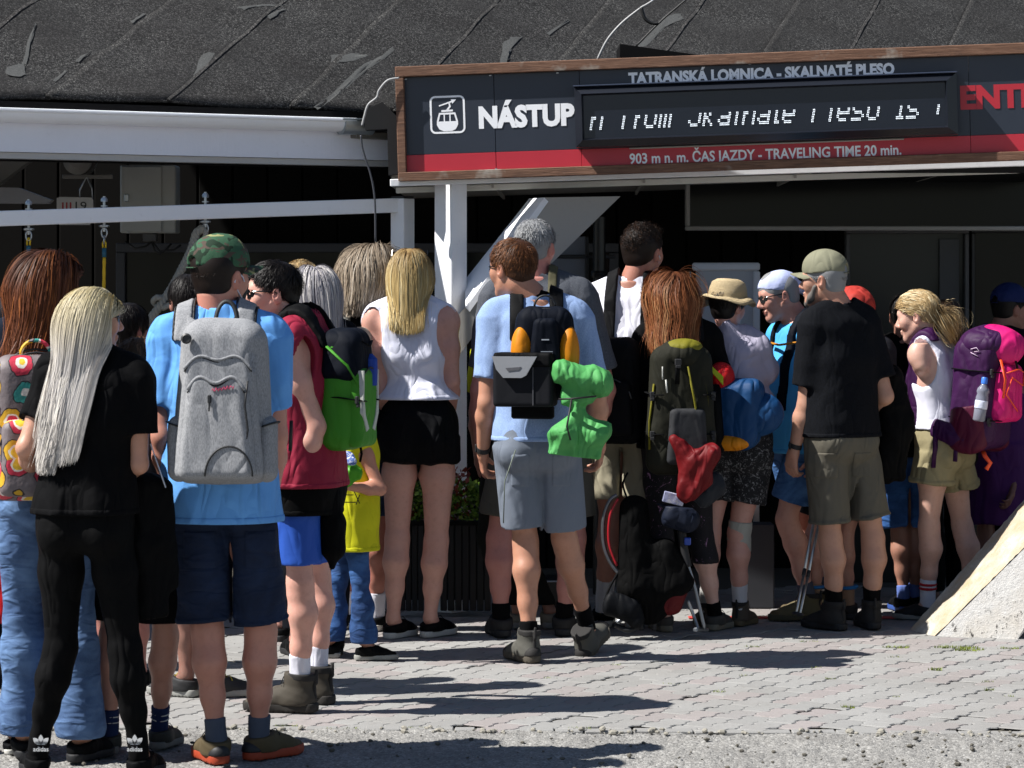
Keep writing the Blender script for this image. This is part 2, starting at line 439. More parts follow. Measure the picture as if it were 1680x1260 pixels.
def hand_shape(w, d, n, tdir, s, curl):
    """w wrist, d direction of the forearm, n palm normal, tdir side of the thumb"""
    h = Sh(); d = nrm(d); n = nrm(n - d * np.dot(n, d)); sd = nrm(np.cross(d, n)); sd = sd * (1 if np.dot(sd, tdir) > 0 else -1)
    h.seg(w - d * .045 * s, w + d * .012 * s, (.029 * s, .022 * s), (.027 * s, .019 * s), u=sd, k=.01)
    d2 = nrm(d + n * .12)
    k0 = w + d2 * .085 * s
    h.seg(w + d * .01 * s, k0 - d2 * .008, (.027 * s, .017 * s), (.039 * s, .0135 * s), u=sd, k=.02)
    h.ell(w + d2 * .04 * s + sd * .02 * s + n * .008, (.017 * s, .017 * s, .028 * s), np.stack([sd, n, d2], 1), k=.02)
    L = [.074, .082, .077, .060]; r = [.0088, .0092, .0088, .0077]
    for i in range(4):
        p = k0 + sd * (.031 - i * .0205) * s - d2 * (.004 * abs(i - 1.2)) * s
        c = curl * (1 + .12 * i); v = nrm(d2 + sd * (.10 - i * .07) * (1 - curl)); ax = np.cross(d2, n)
        for j, (f, a) in enumerate(((.45, .75), (.31, 1.05), (.24, .8))):
            v = rot_ax(v, ax, a * c); q = p + v * L[i] * f * s
            h.seg(p, q, r[i] * s * (1.05 - .1 * j), r[i] * s * (.97 - .1 * j), k=.005 if j else .012); p = q
    p = w + d2 * .028 * s + sd * .024 * s + n * .006; v = nrm(d2 * .75 + sd * .62 + n * .3)
    for j, f in enumerate((.036, .030, .024)):
        q = p + v * f * s; h.seg(p, q, (.0125 - .0014 * j) * s, (.0112 - .0014 * j) * s, k=.016 if j == 0 else .005); p = q
        v = nrm(rot_ax(v, np.cross(sd, d2), 0) - sd * .35 * curl + n * .35 * curl)
    return h

def head_shape(B, female, fat=0.):
    h = Sh(); O = B['Hd']; R = B['HR']; s = B['hs']; T = lambda x, y, z: O + R @ (A3(x, y, z) * s); X = R[:, 0]
    def sg(a, b, ra, rb=None, k=.02, mode='add'):
        sc = lambda r: None if r is None else (r * s if np.isscalar(r) else tuple(q * s for q in r))
        h.seg(T(*a), T(*b), sc(ra), sc(rb), u=X, k=k * s, mode=mode)
    sg((0, -.024, .036), (0, .020, .040), (.075, .083), (.070, .080))
    sg((0, .036, .01), (0, .044, -.06), (.058 + fat, .055), (.044 + fat, .042), k=.03)
    for q in (-1, 1):
        sg((q * (.046 + fat), .0, -.04), (q * .012, .064, -.094), .02 + fat * .6, .019, k=.03)
        sg((q * .04, .062, -.018), (q * .036, .064, -.026), .026, .026, k=.03)
        sg((q * .010, .1, -.034), (q * .011, .098, -.034), .0085, .0085, k=.008)
    sg((0, .068, -.1), (0, .07, -.1), .0195 if not female else .016, k=.025)
    sg((0, .088, .014), (0, .113, -.027), (.009, .01), (.0125, .013), k=.014)
    sg((-.034, .079, .027), (.034, .079, .027), (.013), (.013), k=.025)
    for q in (-1, 1):
        h.ell(T(q * .031, .104, .006), (.018 * s, .014 * s, .012 * s), R, k=.012, mode='cut')
        h.ell(T(q * .031, .083, .004), (.0135 * s,) * 3, R, k=.003)
    sg((-.018, .092, -.059), (.018, .092, -.059), .0068, k=.007); sg((-.015, .091, -.070), (.015, .091, -.070), .0075, k=.007)
    h.ell(T(0, .101, -.0645), (.024 * s, .006 * s, .0018 * s), R, k=.003, mode='cut')
    for q in (-1, 1):
        Re = R @ rotz(-q * 22) @ roty(q * 6)
        h.ell(T(q * .08, -.010, -.008), (.0085 * s, .019 * s, .032 * s), Re, k=.008)
        h.ell(T(q * .089, -.004, -.002), (.006 * s, .010 * s, .017 * s), Re, k=.004, mode='cut')
    return h

def person(label, gx, gy, top, sex='m', yaw=0, hyaw=None, hpitch=0, hroll=0, headx=None, neckx=None, hipx=None, legs=None, arms=None,
           skin='c98e72', wid=1.0, belly=0.0, vox=.009, hvox=.0042, ared=.25, group='people queueing at the lift station', curl=(.5, .5),
           nodd=0.0, hipdd=0.0, noarms=(), headdd=0.0, palm=None, span=None, hs=None):
    D = DG(gy); root = P3(gx, gy, D); root[2] = 0; S = (gy - top) / F * D; fem = sex == 'f'
    B = dict(D=D, root=root, S=S, yaw=yaw, sex=sex, vox=vox, label=label); sc = S / 1.78
    B['E'] = empty('person', root, label=label, cat='person', group=group)
    R = rotz(yaw); Rx = R[:, 0]; Fd = R[:, 1]; B['R'] = R
    W = lambda px, py, dd=0.0: P3(px, py, D + dd) - root
    B['W'] = W; hyaw = yaw if hyaw is None else hyaw
    nx = W(neckx if neckx is not None else gx, gy, nodd); N = A3(nx[0], nodd, .845 * S)
    hx = W(hipx if hipx is not None else gx, gy, hipdd); pel = A3(hx[0], hipdd, .53 * S)
    hd = W(headx if headx is not None else (neckx if neckx is not None else gx), gy, headdd)
    HR = rotz(hyaw) @ rotx(-hpitch) @ roty(hroll); hs = hs or (min(1.04, max(.86, S / 1.76)) * (.96 if fem else 1.0))
    B.update(N=N, pel=pel, HR=HR, hs=hs); B['Hd'] = A3(hd[0], nodd + headdd, S - .012 - .125 * hs) + rotz(hyaw)[:, 1] * .015
    span = (span or (.158 if fem else .178)) * sc * wid
    chest = lerp(pel, N, .60); waist = lerp(pel, N, .26); up = lerp(pel, N, .86)
    B.update(chest=chest, waist=waist, span=span)
    cw, cd = (.132, .098) if fem else (.158, .112); ww, wd = (.118, .088) if fem else (.143, .103); pw, pd = (.162, .112) if fem else (.155, .112)
    cw, ww, pw = (q * sc * wid for q in (cw, ww, pw)); cd, wd, pd = (q * sc * (wid * .6 + .4) for q in (cd, wd, pd))
    wd += belly; B.update(cw=cw, cd=cd, ww=ww, wd=wd, pw=pw, pd=pd)
    side = dict(L=-1, R=1); J = {}
    for sd, q in side.items():
        sh = N + Rx * q * span + A3(0, 0, -.042 * S); J['s' + sd] = sh
        if arms and sd in arms and arms[sd] is not None:
            a = arms[sd]; J['e' + sd] = W(a[0], a[1], a[2]); J['w' + sd] = W(a[3], a[4], a[5])
        else:
            e = sh + Rx * q * .035 + Fd * -.01 + A3(0, 0, -.172 * S); J['e' + sd] = e; J['w' + sd] = e + Fd * .06 - Rx * q * .01 + A3(0, 0, -.145 * S)
        J['h' + sd] = pel + Rx * q * .088 * sc * wid + A3(0, 0, -.015 * S)
        lg = (legs or {}).get(sd)
        if lg is None:
            J['a' + sd] = J['h' + sd] * A3(1, 1, 0) + A3(0, 0, .085); J['k' + sd] = lerp(J['h' + sd], J['a' + sd], .5) + Fd * .02; J['f' + sd] = (yaw, 0)
        else:
            kx, ky, kdd, ax_, fy = lg[:5]; fyaw = lg[5] if len(lg) > 5 else yaw; lift = lg[6] if len(lg) > 6 else 0; pit = lg[7] if len(lg) > 7 else 0
            Da = DG(fy) + .06; a = P3(ax_, HOR, Da) - root; a[2] = .085 + lift; J['a' + sd] = a
            Dk = (J['h' + sd][1] + a[1]) / 2 + D + kdd; J['k' + sd] = P3(kx, ky, Dk) - root; J['f' + sd] = (fyaw, pit)
    B['J'] = J
    # body
    b = Sh(); T = lambda c, x, y, z: c + Rx * x + Fd * y + A3(0, 0, z)
    def torso(sh, off=0., k=.05):
        sh.seg(lerp(pel, waist, .1) + A3(0, 0, -.02), lerp(pel, waist, .35), (pw + off, pd + off), (pw * .97 + off, pd + off), u=Rx, k=k)
        sh.seg(lerp(pel, waist, .4), waist, (pw * .93 + off, pd * .94 + off), (ww + off, wd + off), u=Rx, k=k)
        sh.seg(waist, chest, (ww + off, wd + off), (cw + off, cd + off), u=Rx, k=k)
        sh.seg(chest, up, (cw + off, cd + off), (cw * .93 + off, cd * .82 + off), u=Rx, k=k)
        sh.seg(J['sL'], J['sR'], .05 * sc + off, u=Rx, k=k)
        for q in (-1, 1):
            sh.seg(T(N, 0, -.01, .035 * sc), T(N, q * span * .95, -.01, -.028 * sc), (.032 * sc + off), (.034 * sc + off), k=.05)
            sh.seg(T(pel, q * .07 * sc, -.045 * sc, -.05 * sc), T(pel, q * .07 * sc, -.04 * sc, .0), .088 * sc * wid + off, .08 * sc * wid + off, k=.04)
            if fem: sh.ell(T(chest, q * .062 * sc, .075 * sc, .0), (.052 * sc + off, .05 * sc + off, .052 * sc + off), k=.04)
            sh.seg(T(chest, q * .07 * sc, -.045 * sc, .01), T(up, q * .08 * sc, -.05 * sc, -.02), .055 * sc + off, .05 * sc + off, k=.05)
    B['torso'] = torso; torso(b)
    nr = (.047 if fem else .060) * hs; nt = B['Hd'] + HR @ (A3(0, -.026, -.06) * hs)
    def neck(sh, off=0.): sh.seg(nt, N + A3(0, 0, .0), (nr + off, nr * 1.05 + off), (nr * 1.1 + off, nr * 1.15 + off), u=HR[:, 0], k=.035)
    B['neck'] = neck; B['nr'] = nr; neck(b)
    aw = (.82 if fem else 1.0) * sc * (wid * .5 + .5)
    def arm(sh, sd, off=0., fore=True, k=.03):
        s_, e_, w_ = J['s' + sd], J['e' + sd], J['w' + sd]
        sh.seg(s_, lerp(s_, e_, .45), .053 * aw + off, .05 * aw + off, k=k); sh.seg(lerp(s_, e_, .45), e_, .05 * aw + off, .039 * aw + off, k=k)
        if fore:
            m = lerp(e_, w_, .28); sh.seg(e_, m, .039 * aw + off, .045 * aw + off, k=.02); sh.seg(m, w_, (.045 * aw + off, .043 * aw + off), (.030 * aw + off, .024 * aw + off), u=Fd, k=.02)
    B['arm'] = arm; B['aw'] = aw
    lw = (.97 if fem else .94) * sc * wid
    def leg(sh, sd, off=0., calf=True, k=.03):
        h_, k_, a_ = J['h' + sd], J['k' + sd], J['a' + sd]; bk = nrm(np.cross(nrm(a_ - k_), Rx)); bk = bk if bk.dot(-Fd) > 0 else -bk
        sh.seg(h_, lerp(h_, k_, .4), (.083 * lw + off), (.076 * lw + off), k=k); sh.seg(lerp(h_, k_, .4), k_, .076 * lw + off, .053 * lw + off, k=k)
        if calf:
            sh.seg(k_, lerp(k_, a_, .12), (.053 * lw + off, .055 * lw + off), u=Rx, k=.02)
            m = lerp(k_, a_, .30) + bk * .014 * lw; m2 = lerp(k_, a_, .62) + bk * .004
            sh.seg(lerp(k_, a_, .06) + bk * .004, m, .049 * lw + off, (.057 * lw + off, .060 * lw + off), u=Rx, k=.03)
            sh.seg(m, m2, (.057 * lw + off, .060 * lw + off), (.040 * lw + off, .042 * lw + off), u=Rx, k=.03)
            sh.seg(m2, a_, (.040 * lw + off, .042 * lw + off), (.028 * lw + off, .034 * lw + off), u=Rx, k=.03)
    B['leg'] = leg; B['lw'] = lw
    for sd in 'LR':
        if sd not in noarms: arm(b, sd)
        leg(b, sd)
        f = rotz(J['f' + sd][0])[:, 1]; a_ = J['a' + sd]; b.seg(a_, a_ + f * .03 - A3(0, 0, .03), .032 * sc, .03 * sc, k=.02)
    bb = b.copy(); b.plane(B['Hd'] + A3(0, 0, -.125 * hs), (0, 0, 1))
    parts = [b.mesh(vox)]; B['bsh'] = bb
    hsh = head_shape(B, fem, fat=belly * .08); neck(hsh); O = B['Hd']
    hv = hsh.mesh(hvox, O - A3(.13, .15, .14 * hs), O + A3(.13, .15, .14)); parts.append(hv)
    tints = [np.zeros(len(parts[0][0])), None]
    loc = (hv[0] - O) @ HR / hs; t = np.zeros(len(loc)); x, y, z = np.abs(loc[:, 0]), loc[:, 1], loc[:, 2]
    t = np.maximum(t, .75 * np.exp(-((x / .022) ** 2 + ((z + .0645) / .0085) ** 2) ** 2) * (y > .08)); t = np.maximum(t, .28 * (x > .074) * (y < .02))
    t = np.maximum(t, .25 * np.exp(-((x - .04) / .02) ** 2 - ((z + .025) / .02) ** 2) * (y > .03)); t = np.maximum(t, .28 * np.exp(-(x / .018) ** 2 - ((z + .03) / .02) ** 2) * (y > .08)); t = np.maximum(t, ared * .5 * (z < -.06) * (y < .02))
    tints[1] = t
    for i, sd in enumerate('LR'):
        if sd in noarms: continue
        w = J['w' + sd]; d = nrm(w - J['e' + sd]); q = side[sd]
        n = -Rx * q + Fd * .15; td = Fd
        if palm and sd in palm: n, td = (R @ np.array(palm[sd][0], float)), (R @ np.array(palm[sd][1], float))
        hh = hand_shape(w, d, n, td, aw * (1.08 if fem else 1.04), curl[i]); m = hh.mesh(.0036 if D < 12.5 else .0044); parts.append(m)
        tints.append(np.full(len(m[0]), .12))
    V, Q = join_vq(parts)
    o = obj_np('body', (V, Q), skin_mat(skin, ared), B['E']); tint_attr(o, 'tint', np.concatenate(tints))
    return B

def top_wear(B, mat, hem, sleeve=.62, off=.012, loose=.012, amp=.007, f=15, name='shirt', collar=None, neckcut=.012, seed=None, vneck=0, flare=.008, blouse=0, zfun=None, hemoff=0.0, strapw=None):
    """sleeve: share of the upper arm covered (more than 1 runs down the forearm), None for a vest"""
    J, N, R = B['J'], B['N'], B['R']; Rx, Fd = R[:, 0], R[:, 1]; g = Sh(); B['torso'](g, off)
    pel, waist, chest = B['pel'], B['waist'], B['chest']; hz = B['W'](0, hem)[2] if hem > 5 else hem * B['S']
    c1 = lerp(waist, chest, .75); hp = pel + (waist - pel) * ((hz - pel[2]) / max(.05, waist[2] - pel[2])) * .6; hp[2] = hz - .03
    rx = max(B['cw'], B['pw']) + off + loose; ry = max(B['cd'], B['pd'], B['wd']) + off + loose
    if loose >= 0: g.seg(c1, hp, (B['cw'] + off + loose * .6, B['cd'] + off + loose * .6), (rx + hemoff, ry + hemoff), u=Rx, k=.05)
    for sd in 'LR':
        s_, e_, w_ = J['s' + sd], J['e' + sd], J['w' + sd]; aw = B['aw']
        if sleeve is None: continue
        if sleeve <= 1:
            g.seg(s_ + nrm(s_ - e_) * -.0, lerp(s_, e_, sleeve), .051 * aw + off, .050 * aw + off + flare * .55, k=.03, flat=True); g.seg(s_, lerp(s_, e_, sleeve * .6), .052 * aw + off, .05 * aw + off, k=.03)
        else:
            g.seg(s_, e_, .056 * aw + off, .046 * aw + off + flare * .5, k=.03); g.seg(e_, lerp(e_, w_, sleeve - 1), .046 * aw + off + flare * .5, .036 * aw + off + flare * .5, k=.02)
    if blouse: g.ell(lerp(pel, waist, .9), (B['pw'] + off + blouse, B['pd'] + off + blouse, .07), np.stack([Rx, Fd, A3(0, 0, 1)], 1), k=.06)
    g.disp(folds(seed or nseed(), amp * 1.35, f))
    if sleeve is None:
        for q, sd in ((-1, 'L'), (1, 'R')):
            sw = strapw if strapw is not None else .012
            g.ell(J['s' + sd] + Rx * q * (.05 - sw) + A3(0, 0, -.045), (.062, .12, .125), np.stack([Rx, Fd, A3(0, 0, 1)], 1), k=.0, mode='cut')
    g.plane((0, 0, hz), (0, 0, -1)) if False else g.inter(lambda X, Y, Z: np.float32(hz) - Z + 0 * X)
    nr = B['nr']; c = N + A3(0, 0, .055 * B['S'] / 1.78) + Fd * (.03 + vneck * .5)
    g.ell(c, (nr + neckcut + .012, nr + neckcut + .03, .062 + vneck), np.stack([Rx, Fd, A3(0, 0, 1)], 1), k=.0, mode='cut')
    if zfun: zfun(g)
    V, Q = g.mesh(B['vox'] * .92); o = obj_np(name, (V, Q), mat, B['E']); B['G'] = g; B['hz'] = hz; B['top_o'] = o
    if B['D'] < 14.9 and B['vox'] < .011: cloth_panel(B, g, lambda X, Y, Z: np.maximum(Z - np.float32(hz + .024), np.float32(hz) - Z), mat, 'hem', o, .0022, lo=A3(-.6, -.4, hz - .02), hi=A3(.6, .4, hz + .05))
    return g

def cloth_panel(B, g, region, mat, name, par, th=.003, lo=None, hi=None, vox=None):
    """a doubled layer of the same cloth (hem, pocket, patch) standing a little proud of the garment"""
    q = Sh(); q.ops = list(g.ops); q.disp(lambda x, y, z: np.float32(th) + 0 * x); q.inter(region)
    V, Q = q.mesh(vox or B['vox'] * .92, lo, hi)
    return obj_np(name, (V, Q), mat, par) if len(V) else None
def pockets(B, mat, lst, par=None, th=.0035, name='pocket', back=True):
    """lst of picture rectangles on the garment"""
    g = B['GB']; par = par or B['bot_o']
    for (x0, y0, x1, y1) in lst:
        a = B['W'](x0, y1, -.12); b = B['W'](x1, y0, -.12); f = np.float32
        cloth_panel(B, g, lambda X, Y, Z: np.maximum(np.maximum(f(a[0]) - X, X - f(b[0])), np.maximum(np.maximum(f(a[2]) - Z, Z - f(b[2])), Y - f(B['pel'][1] + .02))), mat, name, par, th, lo=A3(a[0] - .02, -.4, a[2] - .02), hi=A3(b[0] + .02, .1, b[2] + .02), vox=.0065)
def short_wear(B, mat, hemL, hemR=None, r=.098, off=.012, waistz=None, name='shorts', amp=.006, f=17, cuff=0, seed=None, tighter=0.0):
    J, R = B['J'], B['R']; Rx, Fd = R[:, 0], R[:, 1]; g = Sh(); pel, waist = B['pel'], B['waist']
    g.seg(lerp(pel, waist, -.05), lerp(pel, waist, .35), (B['pw'] + off, B['pd'] + off), (B['pw'] * .97 + off, B['pd'] + off), u=Rx, k=.03)
    g.seg(lerp(pel, waist, .3), lerp(pel, waist, .75), (B['pw'] * .95 + off, B['pd'] * .97 + off), (B['ww'] + off, B['wd'] + off), u=Rx, k=.03)
    sc = B['S'] / 1.78
    for q, sd, hm in ((-1, 'L', hemL), (1, 'R', hemR or hemL)):
        g.seg(pel + Rx * q * .07 * sc - Fd * .045 * sc - A3(0, 0, .05), pel + Rx * q * .07 * sc - Fd * .04 * sc, .088 * sc + off, .08 * sc + off, k=.04)
        h_, k_, a_ = J['h' + sd], J['k' + sd], J['a' + sd]; hz = B['W'](0, hm, h_[1])[2] if hm > 5 else hm * B['S']
        if hz > k_[2]: t = (h_[2] - hz) / (h_[2] - k_[2]); e = lerp(h_, k_, t); rt = r
        else: e = lerp(k_, a_, min(1, (k_[2] - hz) / (k_[2] - a_[2]))); rt = r; g.seg(h_, k_, .086 * B['lw'] + off, r * .98, k=.02)
        st = h_ if hz > k_[2] else k_
        g.seg(st, e, (.086 * B['lw'] + off) if hz > k_[2] else r * .98, rt, k=.018, flat=(hz <= k_[2]))
        if hz > k_[2]: g.seg(h_, e, .086 * B['lw'] + off, rt, k=.018, flat=True); g.ops.pop(-2)
        if cuff: g.seg(lerp(e, st, cuff / max(.05, np.linalg.norm(e - st))), e, rt + .006, rt + .007, k=0, flat=True)
    kz = (J['kL'] + J['kR']) / 2; hm_ = lerp(J['hL'], J['kL'], .9) * .5 + lerp(J['hR'], J['kR'], .9) * .5; hh_ = max(.06, (pel[2] - .1) - hm_[2]); g.ell(hm_ - A3(0, 0, .08), (.005, .3, max(.05, hh_ - .03)), np.stack([Rx, Fd, A3(0, 0, 1)], 1), k=.012, mode='cut')
    g.disp(folds(seed or nseed(), amp, f, .5))
    if waistz: g.inter(lambda X, Y, Z: Z - np.float32(waistz) + 0 * X)
    V, Q = g.mesh(B['vox'] * .92); o = obj_np(name, (V, Q), mat, B['E']); B['GB'] = g; B['bot_o'] = o
    return g

def long_wear(B, mat, hem=.07, off=.012, name='trousers', amp=.008, f=18, flare=.01, seed=None, stack=0.0, hems=None):
    J, R = B['J'], B['R']; Rx = R[:, 0]; Fd = R[:, 1]; g = Sh(); pel, waist = B['pel'], B['waist']; sc = B['S'] / 1.78; lw = B['lw']
    g.seg(lerp(pel, waist, -.05), lerp(pel, waist, .35), (B['pw'] + off, B['pd'] + off), (B['pw'] * .97 + off, B['pd'] + off), u=Rx, k=.03)
    g.seg(lerp(pel, waist, .3), lerp(pel, waist, .75), (B['pw'] * .95 + off, B['pd'] * .97 + off), (B['ww'] + off, B['wd'] + off), u=Rx, k=.03)
    for q, sd in ((-1, 'L'), (1, 'R')):
        g.seg(pel + Rx * q * .07 * sc - Fd * .045 * sc - A3(0, 0, .05), pel + Rx * q * .07 * sc - Fd * .04 * sc, .088 * sc + off, .08 * sc + off, k=.04)
        B['leg'](g, sd, off); h_, k_, a_ = J['h' + sd], J['k' + sd], J['a' + sd]
        g.seg(lerp(a_, k_, .12), a_ + A3(0, 0, -.05), .033 * lw + off, .036 * lw + off, k=.015)
        if flare: g.seg(lerp(k_, a_, .2), a_ + A3(0, 0, -.03), .058 * lw + off, .05 * lw + flare + off, k=.03, flat=True)
        if stack:
            for i in range(4): c = lerp(a_, k_, .03 + i * .075); g.seg(c, c + A3(0, 0, .012), .05 * lw + flare + off + stack * (.6 + .4 * math.sin(i * 2.1)), k=.02)
    g.disp(folds(seed or nseed(), amp, f, 1.2))
    hz = hem * B['S'] if hem < 5 else B['W'](0, hem)[2]
    if hems:
        for sd, hh in hems.items():
            hv = np.float32(B['W'](0, hh)[2]); mx = np.float32((J['kL'][0] + J['kR'][0]) / 2); lo = (sd == 'L')
            g.inter((lambda hv, mx, lo: lambda X, Y, Z: np.where((X < mx) == lo, hv - Z, -1.0) + 0 * X)(hv, mx, lo))
    else: g.inter(lambda X, Y, Z: np.float32(hz) - Z + 0 * X)
    V, Q = g.mesh(B['vox'] * .92); o = obj_np(name, (V, Q), mat, B['E']); B['GB'] = g; B['bot_o'] = o
    return g

def sock(B, sd, h, mat, off=.004, name='sock', base=0.0):
    J = B['J']; a_, k_ = J['a' + sd], J['k' + sd]; g = Sh(); L = np.linalg.norm(k_ - a_); lw = B['lw']
    t = min(.8, h / L); r1 = lerp(.031, .042, min(1, t / .38)) * lw
    d = nrm(k_ - a_); g.seg(a_ - d * .03, lerp(a_, k_, t), (.034 * lw + off, .038 * lw + off), (r1 + off, r1 + off + .003), u=B['R'][:, 0], k=0, flat=True)
    g.disp(folds(nseed(), .0025, 40, 3)); V, Q = g.mesh(.006); return obj_np(name, (V, Q), mat, B['E'])
def knee_band(B, sd, mat, t0, t1, name='knee_bandage'):
    J = B['J']; k_, h_, a_ = J['k' + sd], J['h' + sd], J['a' + sd]; g = Sh(); lw = B['lw']
    g.seg(lerp(k_, h_, t0), lerp(k_, a_, .12), .064 * lw, .064 * lw, k=.0, flat=True); g.seg(lerp(k_, a_, .1), lerp(k_, a_, t1), .064 * lw, .0665 * lw, k=0.01, flat=True)
    g.disp(folds(nseed(), .003, 30, 3)); V, Q = g.mesh(.006); return obj_np(name, (V, Q), mat, B['E'])
def wrist_band(B, sd, mat, name='watch', t=.92, w=.022, face=True):
    J = B['J']; e, w_ = J['e' + sd], J['w' + sd]; d = nrm(w_ - e); c = w_ - d * .02; m = MB(); aw = B['aw']
    u = nrm(B['R'][:, 1] - d * d.dot(B['R'][:, 1])); v = np.cross(d, u); n = 20; vs = []
    for z, rr in ((-w / 2, .001), (-w / 2, .004), (w / 2, .004), (w / 2, .001)):
        for j in range(n):
            a = 2 * math.pi * j / n; vs.append(c + d * z + u * math.cos(a) * (.0315 * aw + rr) + v * math.sin(a) * (.0265 * aw + rr))
    m.add(vs, [(i * n + j, i * n + (j + 1) % n, (i + 1) * n + (j + 1) % n, (i + 1) * n + j) for i in range(3) for j in range(n)])
    q = -1 if sd == 'L' else 1; outv = B['R'][:, 0] * q
    if face: m.box(c + outv * .031 * aw, (.008, .034, .034), bev=.003)
    return m.build(name, mat, B['E'], smooth='auto')

_shoe = {}
def shoe_meshes(kind):
    if kind in _shoe: return _shoe[kind]
    up = Sh(); so = Sh(); X = A3(1, 0, 0)
    hi = .135 if kind == 'boot' else .082 if kind == 'trail' else .07
    so.seg((0, -.05, .02), (.0, .0, .02), (.037, .05), (.036, .05), u=X, k=.02); so.seg((0, 0, .02), (.004, .11, .02), (.036, .05), (.049, .05), u=X, k=.02); so.seg((.004, .11, .02), (.0, .155, .024), (.049, .05), (.037, .05), u=X, k=.02)
    so.plane((0, 0, .034 if kind != 'sneaker' else .03), (0, 0, 1)); so.plane((0, 0, .0), (0, 0, -1))
    if kind != 'sneaker': so.inter(lambda X_, Y, Z: np.float32(.0035) * (np.abs(((Y * 55) % 1) - .5) < .2) + np.float32(.001) - Z)   # lugs
    up.seg((0, -.045, .04), (0, .0, .045), (.033, .04), (.033, .045), u=X, k=.03); up.seg((0, .0, .045), (.003, .10, .036), (.034, .045), (.044, .032), u=X, k=.03)
    up.seg((.003, .10, .034), (0, .158, .03), (.044, .03), (.034, .022), u=X, k=.03); up.seg((0, -.01, .05), (0, .05, .055), (.030, .04), (.028, .03), u=X, k=.04)
    up.seg((0, -.012, .05), (0, -.018, hi - .015), (.041, .047), (.043, .052), u=X, k=.03)
    up.seg((0, -.018, hi - .012), (0, -.018, hi - .004), (.046, .055), (.046, .055), u=X, k=.012)
    up.plane((0, -.018, hi), (0, -.15, 1)); up.plane((0, 0, .026), (0, 0, -1)); up.disp(folds(5, .0016, 60, 1))
    if kind != 'boot': up.ell((0, -.02, hi + .02), (.031, .042, .04), k=0, mode='cut')
    lc = MB()
    ys = [(.035, .088), (.05, .08), (.066, .074), (.082, .068)] if kind != 'boot' else [(.03, .112), (.036, .1), (.046, .088), (.06, .08), (.075, .073), (.09, .067)]
    for i, (y, z) in enumerate(ys):
        q = 1 if i % 2 else -1; lc.tube([(-.024, y - .004, z - .009), (0, y, z + .004), (.024, y + .006, z - .009)], .0022, 5); lc.tube([(-.024, y + .006, z - .009), (0, y + .001, z + .005), (.024, y - .004, z - .009)], .0022, 5)
    y, z = ys[0]; lc.tube([(0, y, z + .004), (.02, y + .006, z + .012), (.034, y + .012, z - .006), (.03, y + .016, z - .022)], .0019, 5); lc.tube([(0, y, z + .004), (-.02, y + .004, z + .014), (-.036, y + .01, z - .01)], .0019, 5)
    pl = Sh()     # heel counter and toe rand
    pl.seg((0, -.05, .03), (0, -.03, .045), (.0385, .045), (.0385, .048), u=X, k=.0); pl.plane((0, -.03, 0), (0, 1, .25)); pl.plane((0, 0, .07), (0, 0, 1)); pl.plane((0, 0, .03), (0, 0, -1))
    tr = Sh(); tr.seg((.003, .105, .03), (0, .157, .028), (.0475, .032), (.038, .026), u=X, k=0); tr.plane((0, .125, 0), (0, -1, .4)); tr.plane((0, 0, .03), (0, 0, -1))
    cr = Sh(); cr.seg((0, -.02, hi - .022), (0, -.021, hi + .002), (.0465, .0555), (.0475, .0565), u=X, k=.0, flat=True); cr.ell((0, .035, hi), (.03, .04, .03), k=0, mode='cut'); cr.seg((0, -.078, hi - .03), (0, -.08, hi + .012), .008, .006, k=.004)
    if kind == 'boot': cr.seg((0, -.072, .05), (0, -.07, .1), .009, .008, u=X, k=.004)
    mm = []
    for s_ in (up, so, None, pl, tr, cr):
        if s_ is None:
            m = bpy.data.meshes.new('laces'); m.from_pydata(lc.v, [], lc.f); m.polygons.foreach_set('use_smooth', [True] * len(m.polygons))
        else: m = mesh_np('shoe', *s_.mesh(.0042))
        m.materials.append(None); mm.append(m)
    _shoe[kind] = mm; return mm
def shoes(B, kind, upper, sole, lace=None, heel=None, toe=None, collar=None, only='LR', scale=1.0):
    collar = collar or (bpy.data.materials.get('dark_leather') if kind == 'boot' else None)
    for sd in only:
        fy, pit = B['J']['f' + sd]; a = B['J']['a' + sd]; sc = scale * B['S'] / 1.78 * (.93 if B['sex'] == 'f' else 1.0)
        M = Matrix.Translation(Vector(a) - Vector((0, 0, .085))) @ Matrix.Translation((0, 0, .0)) @ Matrix(rotz(fy)).to_4x4() @ Matrix.Translation((0, .12, 0)) @ Matrix(rotx(-pit)).to_4x4() @ Matrix.Translation((0, -.10, 0)) @ Matrix.Scale(sc, 4)
        mm = shoe_meshes(kind); par = None
        for nm, me, mt in (('shoe' if kind != 'boot' else 'boot', mm[0], upper), ('sole', mm[1], sole), ('laces', mm[2], lace or upper), ('heel_counter', mm[3], heel), ('toe_cap', mm[4], toe), ('collar', mm[5], collar)):
            if mt is None: continue
            o = bpy.data.objects.new(nm, me); link(o, B['E'] if par is None else par)
            o.material_slots[0].link = 'OBJECT'; o.material_slots[0].material = mt
            if par is None: o.matrix_local = M; par = o

